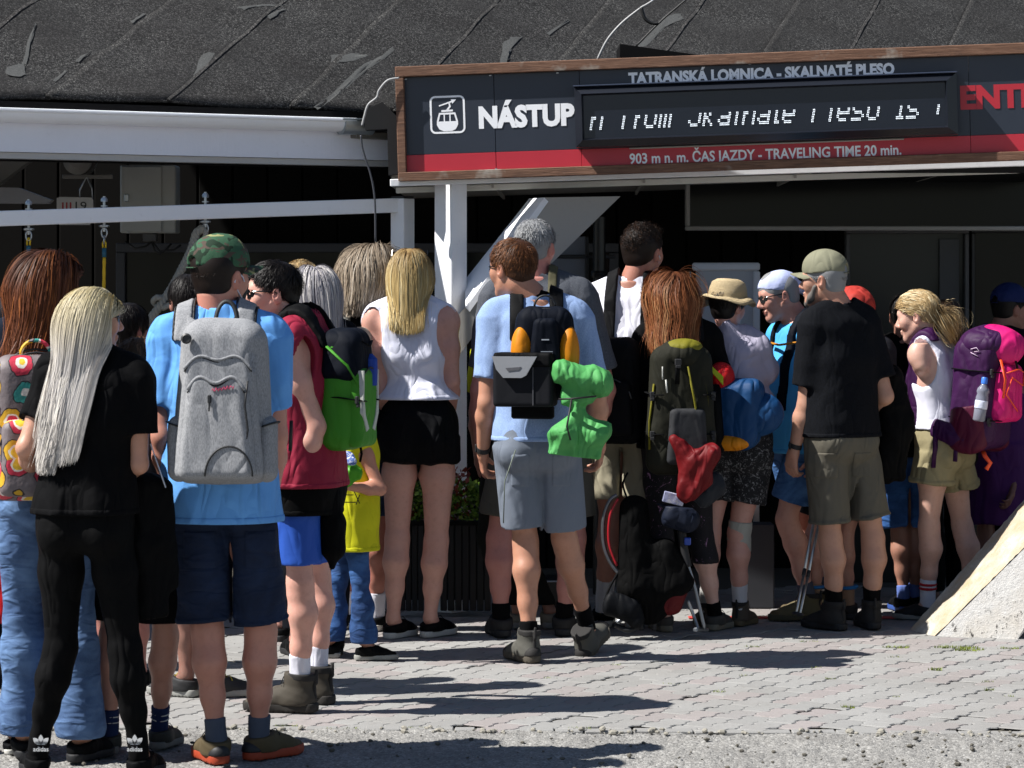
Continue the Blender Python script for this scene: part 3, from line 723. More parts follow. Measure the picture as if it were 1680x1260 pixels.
# ------------------------------------------------------------------ hair
def strand_mesh(P, w, taper=.55, seed=0, center=None):
    """P (n, k, 3) paths, w (n,) half widths: one narrow ribbon per strand, its flat side turned outwards"""
    n, k, _ = P.shape; r = np.random.RandomState(seed)
    d = np.gradient(P, axis=1); d /= np.linalg.norm(d, axis=2)[:, :, None] + 1e-9
    o = P - (center if center is not None else P.mean((0, 1))); o[..., 2] *= .25; o /= np.linalg.norm(o, axis=2)[:, :, None] + 1e-9
    u = np.cross(d, o); u /= np.linalg.norm(u, axis=2)[:, :, None] + 1e-9; v = np.cross(d, u); tw = (r.randn(n) * .22)[:, None, None]
    u = u * np.cos(tw) + v * np.sin(tw)
    t = np.linspace(0, 1, k); rad = w[:, None] * (1 - (1 - taper) * t[None, :] ** 1.5); rad[:, -1] *= .3
    V = np.stack([P - rad[..., None] * u, P + rad[..., None] * u], 2).reshape(-1, 3)
    i = np.arange(n)[:, None]; s_ = np.arange(k - 1)[None, :]; b = (i * k + s_) * 2
    q = np.stack([b, b + 1, b + 3, b + 2], -1).reshape(-1, 4)
    return V, q
def scalp_roots(B, n, seed, cut=None, rad=(.077, .1, .083), slope=.75, zmin=-.01):
    r = np.random.RandomState(seed); P = r.randn(n * 4, 3); P /= np.linalg.norm(P, axis=1)[:, None]
    L = P * rad + A3(0, -.003, .037); keep = (L[:, 2] - slope * L[:, 1] > zmin) & (L[:, 2] < .15)
    if cut is not None: keep &= cut(L)
    return L[keep][:n]
def grow(B, roots, d0, length, nseg, seed, gravity=.4, clumps=0, curl=0.0, lift=0.0, coll=None, spread=.0, jit=.12, vol=.02, wave=0.0, hug=0.0, crad=(.082, .103, .088)):
    r = np.random.RandomState(seed); R, O, s = B['HR'], B['Hd'], B['hs']; n = len(roots)
    p = O + (roots * s) @ R.T; d = d0 @ R.T; d += r.randn(n, 3) * jit; d /= np.linalg.norm(d, axis=1)[:, None]
    rad = np.array(crad) * s; c = O + R @ (A3(0, -.003, .037) * s); off = 1 + r.rand(n) * vol / .09 + .02; P = [p.copy()]; st = (length / nseg)
    G = A3(0, 0, -1); ph = r.rand(n) * 6.28
    for i in range(nseg):
        p = p + d * st[:, None]
        if curl: a = ph + i * 1.9; p += curl * np.stack([np.cos(a), np.sin(a), np.cos(a * .7)], 1)
        if wave: p += wave * np.stack([np.cos(ph * .3 + i * .9), np.sin(ph * .3 + i * .9) * .6, 0 * ph], 1)
        q = (p - c) @ R; e = np.sqrt(((q / rad) ** 2).sum(1)); m = e < off
        q[m] *= (off[m] / e[m])[:, None]
        if hug: h_ = (e > off) & (q[:, 2] > -.06); q[h_] *= (1 + (off[h_] / e[h_] - 1) * hug)[:, None]
        p = q @ R.T + c
        if coll is not None:
            low = p[:, 2] < B['N'][2] + .09
            if low.any():
                pp = p[low]; dist = coll.at(pp); mm = dist < .012
                if mm.any():
                    x = pp[mm]; e_ = .004; g = np.stack([coll.at(x + v) - coll.at(x - v) for v in (A3(e_, 0, 0), A3(0, e_, 0), A3(0, 0, e_))], 1)
                    g /= np.linalg.norm(g, axis=1)[:, None] + 1e-9; x = x + g * (.012 - dist[mm] + r.rand(mm.sum()) * .006)[:, None]; pp[mm] = x; p[low] = pp
        nd = p - P[-1]; nl = np.linalg.norm(nd, axis=1)[:, None]; nd /= nl + 1e-9; p = P[-1] + nd * st[:, None]
        d = nd * (1 - gravity) + G * gravity + r.randn(n, 3) * jit * .15; d /= np.linalg.norm(d, axis=1)[:, None]; P.append(p.copy())
    P = np.stack(P, 1)
    if clumps:
        ci = r.choice(n, clumps, replace=False); mid = P[:, nseg // 2]; a = np.argmin(((mid[:, None] - mid[ci][None]) ** 2).sum(2), 1)
        t = (np.linspace(0, 1, nseg + 1) ** 1.2)[None, :, None] * (.22 * r.rand(n))[:, None, None]; T = P[ci[a]]
        P = P * (1 - t) + (T + (r.randn(n, 1, 3) * .004)) * t; cl = r.rand(clumps)[a]
    else: cl = r.rand(n)
    return P, cl
def hair_obj(B, lst, mat, w, seed, name='hair', cap=None, taper=.55):
    vs = []; hv = []
    r = np.random.RandomState(seed)
    if cap is not None: vs.append(cap); hv.append(np.tile(A3(.3, .2, .3), (len(cap[0]), 1)))
    for P, cl in lst:
        n, k, _ = P.shape; m = strand_mesh(P, w * (.7 + .6 * r.rand(n)), taper, seed, B['Hd'] + A3(0, 0, .02)); vs.append(m)
        val = np.clip(.2 + cl * .2 + r.rand(n) * .45, 0, 1); a = np.stack([np.repeat(val, k), np.tile(np.linspace(0, 1, k), n), np.repeat(r.rand(n) * .5 + cl * .5, k)], 1); hv.append(np.repeat(a, 2, 0))
    V, Q = join_vq(vs); o = obj_np(name, (V, Q), mat, B['E']); tint_attr(o, 'hv', np.concatenate(hv)); return o
def hair_cap(B, t=.006, slope=.75, z0=0.0, cut=None, low=None, vox=.0048):
    h = Sh(); O, R, s = B['Hd'], B['HR'], B['hs']; T = lambda x, y, z: O + R @ (A3(x, y, z) * s)
    h.seg(T(0, -.024, .036), T(0, .020, .040), ((.075 + t) * s, (.083 + t) * s), ((.070 + t) * s, (.080 + t) * s), u=R[:, 0], k=.01)
    h.seg(T(0, -.036, -.02), T(0, -.03, .03), ((.062 + t) * s, (.055 + t) * s), ((.07 + t) * s, (.06 + t) * s), u=R[:, 0], k=.02)
    h.plane(T(0, 0, z0), -(R @ A3(0, -slope, 1)))
    for q in (-1, 1): h.ell(T(q * .085, -.012, -.012), (.022 * s, .024 * s, .03 * s), R, k=0.004, mode='cut')
    if cut: cut(h, T)
    return h.mesh(vox)
def tang(roots, flow, lift=0.):
    n = roots - A3(0, -.003, .037); n = n / np.array([.077, .1, .083]) ** 2; n /= np.linalg.norm(n, axis=1)[:, None]
    f = flow - n * (flow * n).sum(1)[:, None]; f /= np.linalg.norm(f, axis=1)[:, None] + 1e-9; return f + n * lift
def short_hair(B, mat, L=.035, n=1500, style='back', w=.0013, lift=.25, jit=.16, slope=.75, z0=0., cap=.006, cut=None, zmin=-.0, hug=.7):
    n = int(n * 2.4); w = w * .85; sd = nseed(); rt = scalp_roots(B, n, sd, cut=cut, slope=slope, zmin=zmin + .004); fl = np.zeros_like(rt)
    if style == 'back': fl[:] = (0, -1, -.25); fl[:, 2] -= (rt[:, 1] < -.02) * 1.5; fl[:, 0] += rt[:, 0] * 4
    elif style == 'fore': fl[:] = (.1, .9, .1); fl[:, 2] -= (rt[:, 1] < -.0) * 2.2 + (np.abs(rt[:, 0]) > .05) * 1.4
    elif style == 'down': fl[:] = (0, 0, -1)
    r = np.random.RandomState(sd); ln = L * (.6 + .7 * r.rand(len(rt))) * B['hs']; ln *= np.clip((rt[:, 2] - slope * rt[:, 1]) / .05 + .35, .35, 1) * np.clip(.55 + (rt[:, 2] + .02) / .1, .45, 1)
    P, cl = grow(B, rt, tang(rt, fl, lift * .45), ln, 4, sd, gravity=.06, clumps=max(90, n // 14), jit=jit, hug=hug, vol=.012, crad=(.078, .101, .084))
    return hair_obj(B, [(P, cl)], mat, w, sd, cap=hair_cap(B, cap, slope, z0))
def curly_hair(B, mat, L=.06, n=1500, w=.0016, slope=.75, side=.35):
    n = int(n * 2.2); w = w * .85; sd = nseed(); rt = scalp_roots(B, n, sd, slope=slope); r = np.random.RandomState(sd); d = tang(rt, r.randn(*rt.shape), 1.1)
    ln = L * (.5 + .8 * r.rand(len(rt))) * np.clip(.25 + (rt[:, 2] - slope * rt[:, 1]) / .09, .2, 1) * np.clip(side + (rt[:, 2] + .02) / .13, side, 1)
    P, cl = grow(B, rt, d, ln, 9, sd, gravity=.0, curl=.0075, jit=.5, vol=.01, crad=(.078, .101, .084))
    return hair_obj(B, [(P, cl)], mat, w, sd, cap=hair_cap(B, .012, slope))
def long_hair(B, mat, L, n=1300, w=.0018, nseg=15, nx=3.6, clumps=70, vol=.02, back=.5, gravity=.34, jit=.1, wave=0., part=0.0, coll=None, slope=.62, clip_front=True, push=None, dm=1.0, half=.105):
    n = int(n * nx); w = w * .58; sd = nseed(); rt = scalp_roots(B, n, sd, slope=slope, zmin=.0); r = np.random.RandomState(sd); fl = np.zeros_like(rt)
    fl[:, 0] = np.sign(rt[:, 0] - part) * .75 * np.clip((rt[:, 1] + .06) / .08, .0, 1) + rt[:, 0] * 5; fl[:, 1] = -back - np.clip(rt[:, 1], 0, .1) * 9; fl[:, 2] = -.3; bk = rt[:, 1] < -.05; fl[bk, 2] = -1.6; fl[bk, 1] = -.2
    ln = (L - np.clip((.12 - rt[:, 2]), 0, .2) * .9) * (.9 + .12 * r.rand(len(rt)))
    P, cl = grow(B, rt, tang(rt, fl, .05), ln, nseg, sd, gravity=gravity, clumps=clumps * 2, jit=jit, vol=vol, wave=wave, coll=None, crad=(.082, .107, .090))
    # below the chin the hair narrows and lies on the back
    Rt = B['R']; C = B['Hd'] * A3(1, 1, 0) + A3(0, 0, B['N'][2]); L_ = (P - C) @ Rt; zt = np.clip((.13 - L_[..., 2]) / .16, 0, 1); zt = zt * zt * (3 - 2 * zt)
    wl = half; L_[..., 0] = L_[..., 0] * (1 - zt) + wl * np.tanh(L_[..., 0] / wl * .9) * zt; L_[..., 1] = L_[..., 1] * (1 - zt) + np.minimum(L_[..., 1], -.045 + L_[..., 1] * .25) * zt
    P = L_ @ Rt.T + C; G_ = coll if coll is not None else B.get('G')
    if push is not None:
        t = np.linspace(0, 1, nseg + 1)[None, :, None] ** 1.6; P = P + t * push
    if G_ is not None:
        low = P[..., 2] < B['N'][2] + .10; pp = P[low]; ex = (.006 + r.rand(len(P)) * .018)[:, None].repeat(P.shape[1], 1)[low]
        for _ in range(7):
            dd = G_.at(pp) - ex; mm = dd < 0
            if not mm.any(): break
            pp[mm] -= Rt[:, 1] * (-dd[mm] * 1.15 + .001)[:, None]
        P[low] = pp
        for _ in range(2): P[:, 1:-1] = P[:, 1:-1] * .5 + (P[:, :-2] + P[:, 2:]) * .25
    # strands that fall over the face are led back behind the ear
    Q = (P - B['Hd']) @ B['HR']; lim = (.035 + .0 * Q[..., 0]) * B['hs']; over = np.clip(Q[..., 1] - lim, 0, 1) * (Q[..., 2] < .03)
    if clip_front: Q[..., 1] -= over * .95; P = Q @ B['HR'].T + B['Hd']
    i2 = r.choice(len(P), 110, replace=False); amp_ = (np.linspace(0, 1, P.shape[1]) ** 1.5)[None, :, None]; ph_ = r.rand(110, 1, 1) * 6.28; tt = np.linspace(0, 5, P.shape[1])[None, :, None]
    P2 = P[i2] + (r.randn(110, 1, 3) * A3(.022, .018, .006)) * amp_ + np.concatenate([np.sin(tt + ph_), np.cos(tt * .8 + ph_), 0 * (tt + ph_)], 2) * .006 * amp_
    return hair_obj(B, [(P, cl), (P2, cl[i2])], mat, w, sd, cap=hair_cap(B, .002, slope, -.01), taper=.7)

# ------------------------------------------------------------------ things worn on the head
def cap_hat(B, mat, strap=True, hair_under=None, yaw=0, pitch=0, name='cap', brim=True, high=1.0):
    O, R, s = B['Hd'], B['HR'] @ rotz(yaw) @ rotx(pitch), B['hs']; T = lambda x, y, z: O + R @ (A3(x, y, z) * s); h = Sh()
    h.ell(T(0, -.004, .05), (.089 * s, .110 * s, .088 * s * high), R, k=.01); h.ell(T(0, .0, .07), (.08 * s, .098 * s, .078 * s * high), R, k=.02); h.plane(T(0, 0, .036), -(R @ A3(0, .06, 1))); h.disp(folds(nseed(), .0025, 34, .8))
    if strap: h.ell(T(0, -.115, .055), (.028 * s, .03 * s, .022 * s), R, k=.0, mode='cut')
    o = obj_np(name, h.mesh(.005), mat, B['E']); m = MB()
    if brim:
        nu, nv = 17, 6; vs = []
        for sgn in (0, 1):
            for i in range(nu):
                for j in range(nv):
                    u = -1 + 2 * i / (nu - 1); v = j / (nv - 1); y = .098 * math.sqrt(max(0, 1 - (.86 * u) ** 2)) - .004 + v * .072 * (1 - .55 * u * u); z = .04 - .024 * u * u - .006 * v - sgn * .004
                    vs.append(T(.078 * u * (1 - .12 * v), y, z))
        f = []; N_ = nu * nv
        for i in range(nu - 1):
            for j in range(nv - 1):
                a = i * nv + j; f += [(a, a + nv, a + nv + 1, a + 1), (N_ + a, N_ + a + 1, N_ + a + nv + 1, N_ + a + nv)]
        for i in range(nu - 1): a = i * nv + nv - 1; f.append((a, a + nv, N_ + a + nv, N_ + a))
        for j in range(nv - 1):
            f.append((j, j + 1, N_ + j + 1, N_ + j)); a = (nu - 1) * nv + j; f.append((a + 1, a, N_ + a, N_ + a + 1))
        m.add(vs, f).build('brim', mat, o, smooth='auto')
        bt = MB(); bt.lathe(T(0, 0, .05 + .088 * high), [(.009, -.004), (.009, .002), (.004, .005)], 10, R); bt.build('button', mat, o, smooth=True)
    if strap: b = MB(); b.tube([T(.03 * q, -.106 - (1 - q * q) * .004, .036) for q in (-1, -.5, 0, .5, 1)], .006, 6, flat=.4); b.build('strap', mat, o, smooth=True)
    return o
def sunglasses(B, mat, up=0.0, name='sunglasses', lens=None, thick=1.0):
    O, R, s = B['Hd'], B['HR'], B['hs']; m = MB(); z0 = .006 + up; T = lambda x, y, z: O + R @ (A3(x, y, z) * s)
    y0 = .104 - (up * .55 if up else 0)
    for q in (-1, 1):
        pts = []
        for i in range(14):
            a = 2 * math.pi * i / 14; ca, sa = math.cos(a), math.sin(a); pts.append((q * .033 + .0285 * np.sign(ca) * abs(ca) ** .7, z0 + .019 * np.sign(sa) * abs(sa) ** .7 - .002))
        m.prism(pts, y0 - .002, y0 + .002, lambda v: T(v[0], v[1] - 7.0 * v[0] ** 2, v[2]))
        m.tube([T(q * .062, y0 - .024, z0 + .006), T(q * .074, y0 - .045, z0 + .007), T(q * .081, -.0, z0 + .004 + up * .2), T(q * .083, -.014, z0 - .004)], .0027 * thick, 6)
    m.tube([T(-.012, y0, z0 + .004), T(0, y0 + .004, z0 + .008), T(.012, y0, z0 + .004)], .0026, 6)
    return m.build(name, mat, B['E'], smooth='auto')

# ------------------------------------------------------------------ packs
def pack_frame(B, zpx, label, d, cat='backpack', xoff=0., ydist=.015, tilt=0., name='backpack', group=None, zdd=-.2, rzo=0):
    """Empty against the wearer's back; x right, -y outwards, z up"""
    z = B['W'](0, zpx, zdd)[2]; t = (z - B['pel'][2]) / (B['N'][2] - B['pel'][2]); ax = lerp(B['pel'], B['N'], min(1.2, max(0, t)))
    p = ax - B['R'][:, 1] * (B['cd'] + .015 + ydist + d / 2) + B['R'][:, 0] * xoff; p[2] = z
    E = empty(name, p + B['root'], (0, 0, 0), label=label, cat=cat, group=group); E.rotation_euler = Euler((math.radians(tilt), 0, math.radians(B['yaw'] + rzo)), 'XYZ')
    Rm = rotz(B['yaw'] + rzo) @ rotx(tilt)
    toL = lambda V: (np.asarray(V) - p) @ Rm                 # person coordinates -> pack coordinates
    return E, toL
def pk(E, sh, mat, name, vox=.007, **kw): return obj_np(name, sh.mesh(vox), mat, E, **kw)
def straps(B, E, toL, mat, x0, x1, ztop=None, zlow=None, thick=.012, edge=None, name='shoulder_strap', slant=0.0):
    G = B.get('G') or B['bsh']; N, R = B['N'], B['R']; gf = G
    zl = B['W'](0, zlow, -.1)[2] if zlow else N[2] - .25
    def one(q, th, a, b_):
        s = Sh(); lo = N + A3(-.32, -.25, -.55); hi = N + A3(.32, .25, .12)
        def fn(X, Y, Z):
            P = np.stack([v.ravel() for v in np.broadcast_arrays(X, Y, Z)], 1).astype(np.float32); L = (P - N.astype(np.float32)) @ R.astype(np.float32); out = np.full(len(P), .5, np.float32)
            dz = np.maximum(0, -L[:, 2] - .05); xa = a + slant * dz * (L[:, 1] > 0); xb = b_ + slant * dz * (L[:, 1] > 0)
            sl = np.maximum(xa - q * L[:, 0], q * L[:, 0] - xb); sl = np.maximum(sl, (zl - P[:, 2]) * (L[:, 1] < 0) + (N[2] - .42 - P[:, 2]) * (L[:, 1] >= 0))
            m = sl < .03; d = gf.at(P[m]); out[m] = np.maximum(np.maximum(d - th, -d - .012), sl[m]); return out.reshape(np.broadcast(X, Y, Z).shape)
        s._add(fn, lo, hi, 0, 'add'); V, Q = s.mesh(.0085, lo, hi); return toL(V), Q
    for q in (-1, 1):
        m = one(q, thick, x0, x1)
        if len(m[0]): o = obj_np(name, m, mat, E)
        if edge is not None:
            for (a, b_) in ((x0 - .008, x0 + .002), (x1 - .002, x1 + .008)):
                m2 = one(q, thick * .8, a, b_)
                if len(m2[0]): obj_np('strap_edge', m2, edge, o)
# ------------------------------------------------------------------ ground
def gravel_mat():
    t = NT('gravelly_asphalt'); v = t.co(); n = t.noise(v, 3, 4, .6); vo = t.n('TexVoronoi'); vo.inputs['Scale'].default_value = 105; t.l(v, vo.inputs['Vector'])
    v2 = t.n('TexVoronoi'); v2.inputs['Scale'].default_value = 150; t.l(v, v2.inputs['Vector'])
    sp = t.n('SeparateColor'); t.l(vo.outputs['Color'], sp.inputs[0]); fine = t.noise(v, 300, 3, .7)
    col = t.ramp(sp.outputs[0], [(0., (.09, .088, .086)), (.3, (.16, .157, .15)), (.72, (.23, .226, .217)), (1., (.36, .355, .34))])
    col = t.mix(t.math('MULTIPLY', fine, .6), col, (.34, .33, .31)); col = t.mix(t.math('MULTIPLY', t.ramp(n, [(.4, 0.), (.7, 1.)]), .4), col, (.13, .125, .12))
    h = t.math('MULTIPLY_ADD', vo.outputs['Distance'], -1.0, 1.0)
    return t.set(col, .9, normal=t.bump(fine, .4, .003, t.bump(v2.outputs['Distance'], .5, .004, t.bump(h, .5, .006))), spec=.2)
def paver_mat(rnd=True):
    t = NT('concrete_paver'); v = t.co(); oi = t.n('ObjectInfo'); r = oi.outputs['Random']
    if not rnd:
        at = t.n('Attribute'); at.attribute_name = 'hv'; r = at.outputs['Fac']
    c = t.ramp(r, [(0., (.20, .20, .196)), (.45, (.26, .26, .254)), (.66, (.232, .23, .226)), (.7, (.222, .193, .192)), (1., (.262, .232, .228))], 'LINEAR')
    g = t.n('TexCoord'); wv = t.n('Mapping'); t.l(g.outputs['Object'], wv.inputs[0])
    geo = t.n('NewGeometry'); n = t.noise(geo.outputs['Position'], 1.3, 5, .65); f = t.noise(geo.outputs['Position'], 260, 3, .7); f2 = t.noise(geo.outputs['Position'], 34, 4, .6)
    c = t.mix(t.math('MULTIPLY', t.ramp(n, [(.42, 0.), (.7, 1.)]), .55), c, (.15, .14, .128)); c = t.mix(t.math('MULTIPLY', f, .45), c, (.40, .39, .375)); c = t.mix(t.math('MULTIPLY', t.ramp(f2, [(.55, 0.), (.72, 1.)]), .35), c, (.15, .14, .13))
    return t.set(c, .88, normal=t.bump(f, .5, .003, t.bump(f2, .25, .006)), spec=.2)
GR = gravel_mat()
base = MB(); base.box((0, 150, -.16), (600, 500, .2)); base.build('ground', plain((.12, .115, .105), .95, name='packed_earth'), kind='structure')
def edgeY(x): return 11.13 - .045 * x          # the line where the pavers begin
# asphalt: near strip with real relief, outer area one sheet
rng = np.random.RandomState(3)
def grid_sheet(x0, x1, y0, y1, nx, ny, hf, yedge=None):
    X, T = np.meshgrid(np.linspace(x0, x1, nx), np.linspace(0, 1, ny), indexing='ij'); ye = edgeY(X) if yedge is None else yedge
    Y = y0 + (ye - y0) * T; Z = hf(X, Y, T); V = np.stack([X, Y, Z], -1).reshape(-1, 3); a = (np.arange(nx - 1)[:, None] * ny + np.arange(ny - 1)[None]).ravel()
    return V, np.stack([a, a + ny, a + ny + 1, a + 1], 1)
def relief(X, Y, T):
    z = .0025 * np.sin(X * 3.1 + Y * 2) + .003 * np.sin(Y * 7 + np.sin(X * 2.3) * 2)
    for i in range(10):
        a = rng.rand() * 6.28; fr = 18 * 1.55 ** i; z = z + (.0022 / (1 + i * .35)) * np.sin(fr * (X * math.cos(a) + Y * math.sin(a)) + rng.rand() * 6 + 2.2 * np.sin(fr * .37 * (Y * math.cos(a) - X * math.sin(a))))
    z = z + (rng.rand(*z.shape) - .5) * .0030
    return z - .004 - .02 * np.clip((T - .985) / .015, 0, 1) * rng.rand(*z.shape)
obj_np('asphalt', grid_sheet(-2.4, 2.4, 9.2, 0, 620, 250, relief), GR, kind='structure')
V, Q = grid_sheet(-40, 40, -60, 0, 40, 30, lambda X, Y, T: X * 0 - .022); obj_np('asphalt', (V, Q), GR, kind='structure')
m = MB(); n_ = 0
for i in range(330):
    x = rng.uniform(-2.1, 2.1); y = rng.uniform(9.9, 11.1); r = .004 + .010 * rng.rand() ** 2.4
    if y > edgeY(x) - .02: continue
    k = len(m.v); m.lathe((x, y, r * .4), [(r * .5, -r * .6), (r, -r * .1), (r * .85, r * .35), (r * .35, r * .6)], 6, rotz(rng.rand() * 360) @ rotx(rng.uniform(-30, 30)) @ np.diag([1, .75, .8]))
m.build('loose_stones', plain('5b574f', .9, name='stone'), smooth='auto', kind='stuff')
m = MB()
for i in range(150):
    x = rng.uniform(-2.1, 2.1); y = edgeY(x) - rng.uniform(-.02, .10); r = .005 + .016 * rng.rand() ** 2
    m.lathe((x, y, r * .25), [(r * .5, -r * .6), (r, -r * .1), (r * .8, r * .35), (r * .3, r * .55)], 6, rotz(rng.rand() * 360) @ rotx(rng.uniform(-40, 40)) @ np.diag([1, .7, .8]))
m.build('crumbled_edge', plain('8d897f', .95, name='crumb'), kind='stuff')

# pavers: zigzag interlocking units laid in rows
ang = math.radians(57); e1 = A3(math.cos(ang), math.sin(ang), 0); e2 = A3(-math.sin(ang), math.cos(ang), 0)
PL, PW = .225, .1125
def wv(u):
    u = u % .1125; k = [(0, -1), (.042, -1), (.056, 1), (.098, 1), (.1125, -1)]
    for (a, x), (b, y) in zip(k, k[1:]):
        if a <= u <= b: return .0085 * lerp(x, y, (u - a) / (b - a))
us = [0, .042, .056, .098, .1125, .1545, .1685, .2105, .225]
def paver_ring(g):
    bot = [(max(g, min(PL - g, u)), g + wv(u)) for u in us]; top = [(max(g, min(PL - g, u)), PW - g + wv(u)) for u in us]
    return bot + top[::-1]
def paver_vf():
    r1 = paver_ring(.0052); r0 = paver_ring(.0017); n = len(r1)
    v = [(x - PL / 2, y - PW / 2, 0) for x, y in r1] + [(x - PL / 2, y - PW / 2, -.004) for x, y in r0]
    h = n // 2; f = [tuple(range(n))] + [(i, n + i, n + (i + 1) % n, (i + 1) % n) for i in range(n)]
    f = [f[0]] + f[1:]; return v, f
pv, pf = paver_vf(); pf = [pf[0]] + [(a, b, c, d) for a, b, c, d in pf[1:]]
PM = paver_mat(); PM2 = paver_mat(False)
pme = bpy.data.meshes.new('paver'); pme.from_pydata(pv, [], pf); pme.materials.append(PM); pme.update()
pmd = bpy.data.meshes.new('paver_deep'); 
bed = MB(); bed.add([(-30, edgeY(-30), -.014), (30, edgeY(30), -.014), (30, 40, -.014), (-30, 40, -.014)], [(0, 1, 2, 3)])
PAVE = bed.build('plaza_paving', plain((.10, .092, .075), .95, name='joint_sand'), kind='structure')
cells = []
O = A3(0, 12.5, 0)
for j in range(-60, 61):
    for i in range(-40, 41):
        c = O + e1 * (i * PL + (j % 2) * PL / 2) + e2 * (j * PW)
        if abs(c[0]) > .175 * c[1] + .25 or c[1] > 16.3: continue
        if c[1] < edgeY(c[0]) + .05: continue
        cells.append(c)
cells.sort(key=lambda c: c[1] + abs(c[0]) * .3)
Rp = rotz(math.degrees(ang)); rv = []; rq = []; rh = []
for n, c in enumerate(cells):
    tx, ty, dz = rng.uniform(-.011, .011), rng.uniform(-.008, .008), rng.uniform(-.0035, .001)
    if rng.rand() < .06: dz -= .004; tx *= 2.2
    if n < 300:
        o = bpy.data.objects.new('paver', pme); o.location = (c[0], c[1], dz - .001); o.rotation_euler = (tx, ty, ang + rng.uniform(-.012, .012)); link(o, PAVE)
    else:
        V = np.array(pv) @ (Rp @ rotx(math.degrees(tx)) @ roty(math.degrees(ty))).T + c + A3(0, 0, dz - .001); rv.append(V); rh.append(np.full(len(V), rng.rand()))
k = len(pv); V = np.concatenate(rv); m = bpy.data.meshes.new('pavers_further_back'); m.from_pydata(V.tolist(), [], [tuple(i + n * k for i in f) for n in range(len(rv)) for f in pf]); m.materials.append(PM2)
o = bpy.data.objects.new('pavers_further_back', m); link(o, PAVE, kind='stuff'); tint_attr(o, 'hv', np.concatenate(rh))
# cut pavers along the edge
m = MB(); x = -2.6
while x < 2.6:
    w = rng.uniform(.07, .2); y = edgeY(x); m.box((x + w / 2, y + .03, -.009 + rng.uniform(-.002, .002)), (w - .006, .075, .014), bev=.003); x += w
m.build('cut_edge_pavers', PM, PAVE, kind='stuff')
# far paving left and right of the individually laid field
V = []; f = []
for sx in (-1, 1):
    k = len(V); V += [(sx * 30, edgeY(sx * 30), -.006), (sx * (.175 * 11.1 + .3), edgeY(sx * 2.2), -.006), (sx * (.175 * 16.3 + .3), 16.4, -.006), (sx * (.175 * 16.3 + .3), 40, -.006), (sx * 30, 40, -.006)]; f.append(tuple(range(k, k + 5)) if sx < 0 else tuple(range(k + 4, k - 1, -1)))
mm = MB(); mm.add(V, f); mm.build('paving_beyond', PM, kind='structure')
# moss and grass in the joints
moss = []; mk = rng
def tuft(x, y, n, h, sp, out):
    for i in range(n):
        a = mk.rand() * 6.28; r = sp * mk.rand() ** .7; b = A3(x + r * math.cos(a), y + r * .5 * math.sin(a), -.006); l = h * mk.uniform(.4, 1.1); d = A3(mk.randn() * .5, mk.randn() * .5, 1) * l; w = A3(math.cos(a), math.sin(a), 0) * .0016
        out.add([b - w, b + w, b + d * .6 + w * .8, b + d, b + d * .6 - w * .8], [(0, 1, 2, 3, 4)])
gm = MB()
for (px, py, n, w) in ((1470, 1062, 130, .06), (1570, 1062, 260, .10), (1590, 1066, 150, .07), (1655, 1064, 90, .05), (1470, 1078, 40, .03), (1535, 1098, 60, .03), (1392, 1160, 55, .025), (1625, 1132, 45, .022), (1363, 1113, 22, .02), (1470, 1143, 16, .02), (1340, 1095, 26, .02), (1240, 1060, 40, .05), (960, 1055, 60, .03), (1330, 1052, 40, .05), (905, 1112, 14, .03), (1225, 1108, 22, .03), (1180, 1134, 24, .03), (1100, 1122, 18, .03), (1620, 1118, 20, .03), (700, 1194, 40, .07), (950, 1194, 30, .05), (560, 1195, 40, .07), (1655, 1142, 22, .02), (1010, 1090, 20, .03), (470, 1190, 30, .05), (840, 1058, 30, .03)):
    p = P3(px, py, DG(py)); tuft(p[0], p[1], n, .016 if n > 40 else .012, w, gm)
gm.build('moss_in_the_joints', plain('6d7a22', .8, name='moss'), kind='stuff')

# ------------------------------------------------------------------ station building
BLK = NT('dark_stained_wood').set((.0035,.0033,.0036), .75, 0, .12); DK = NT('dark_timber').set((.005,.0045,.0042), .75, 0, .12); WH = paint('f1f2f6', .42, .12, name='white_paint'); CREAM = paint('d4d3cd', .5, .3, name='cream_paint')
GREYF = paint('8d929c', .5, .12, name='grey_frame'); STEEL = metal()
glass = NT('dark_glass'); glass.set((.008, .009, .010), .12, 0, .16); GLASS = glass.m
BLD = empty('station_building', (0, 17, 0), label='dark timber lift station building with bitumen roof and white gutter behind the queue', cat='building')
bo = A3(0, 17, 0)
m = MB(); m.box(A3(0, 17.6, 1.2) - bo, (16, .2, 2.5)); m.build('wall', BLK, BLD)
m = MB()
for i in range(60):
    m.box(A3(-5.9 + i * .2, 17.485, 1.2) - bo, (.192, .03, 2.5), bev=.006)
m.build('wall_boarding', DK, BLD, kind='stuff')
m = MB(); m.box(A3(-7.9, 15.6, 1.3) - bo, (.2, 4.2, 2.6)); m.build('unseen_side_wall', BLK, BLD); m = MB(); m.box(A3(6.2, 16.6, 1.6) - bo, (.2, 2.2, 3.2)); m.build('unseen_side_wall', BLK, BLD)  # left wall added out of view to keep the sun off the back wall
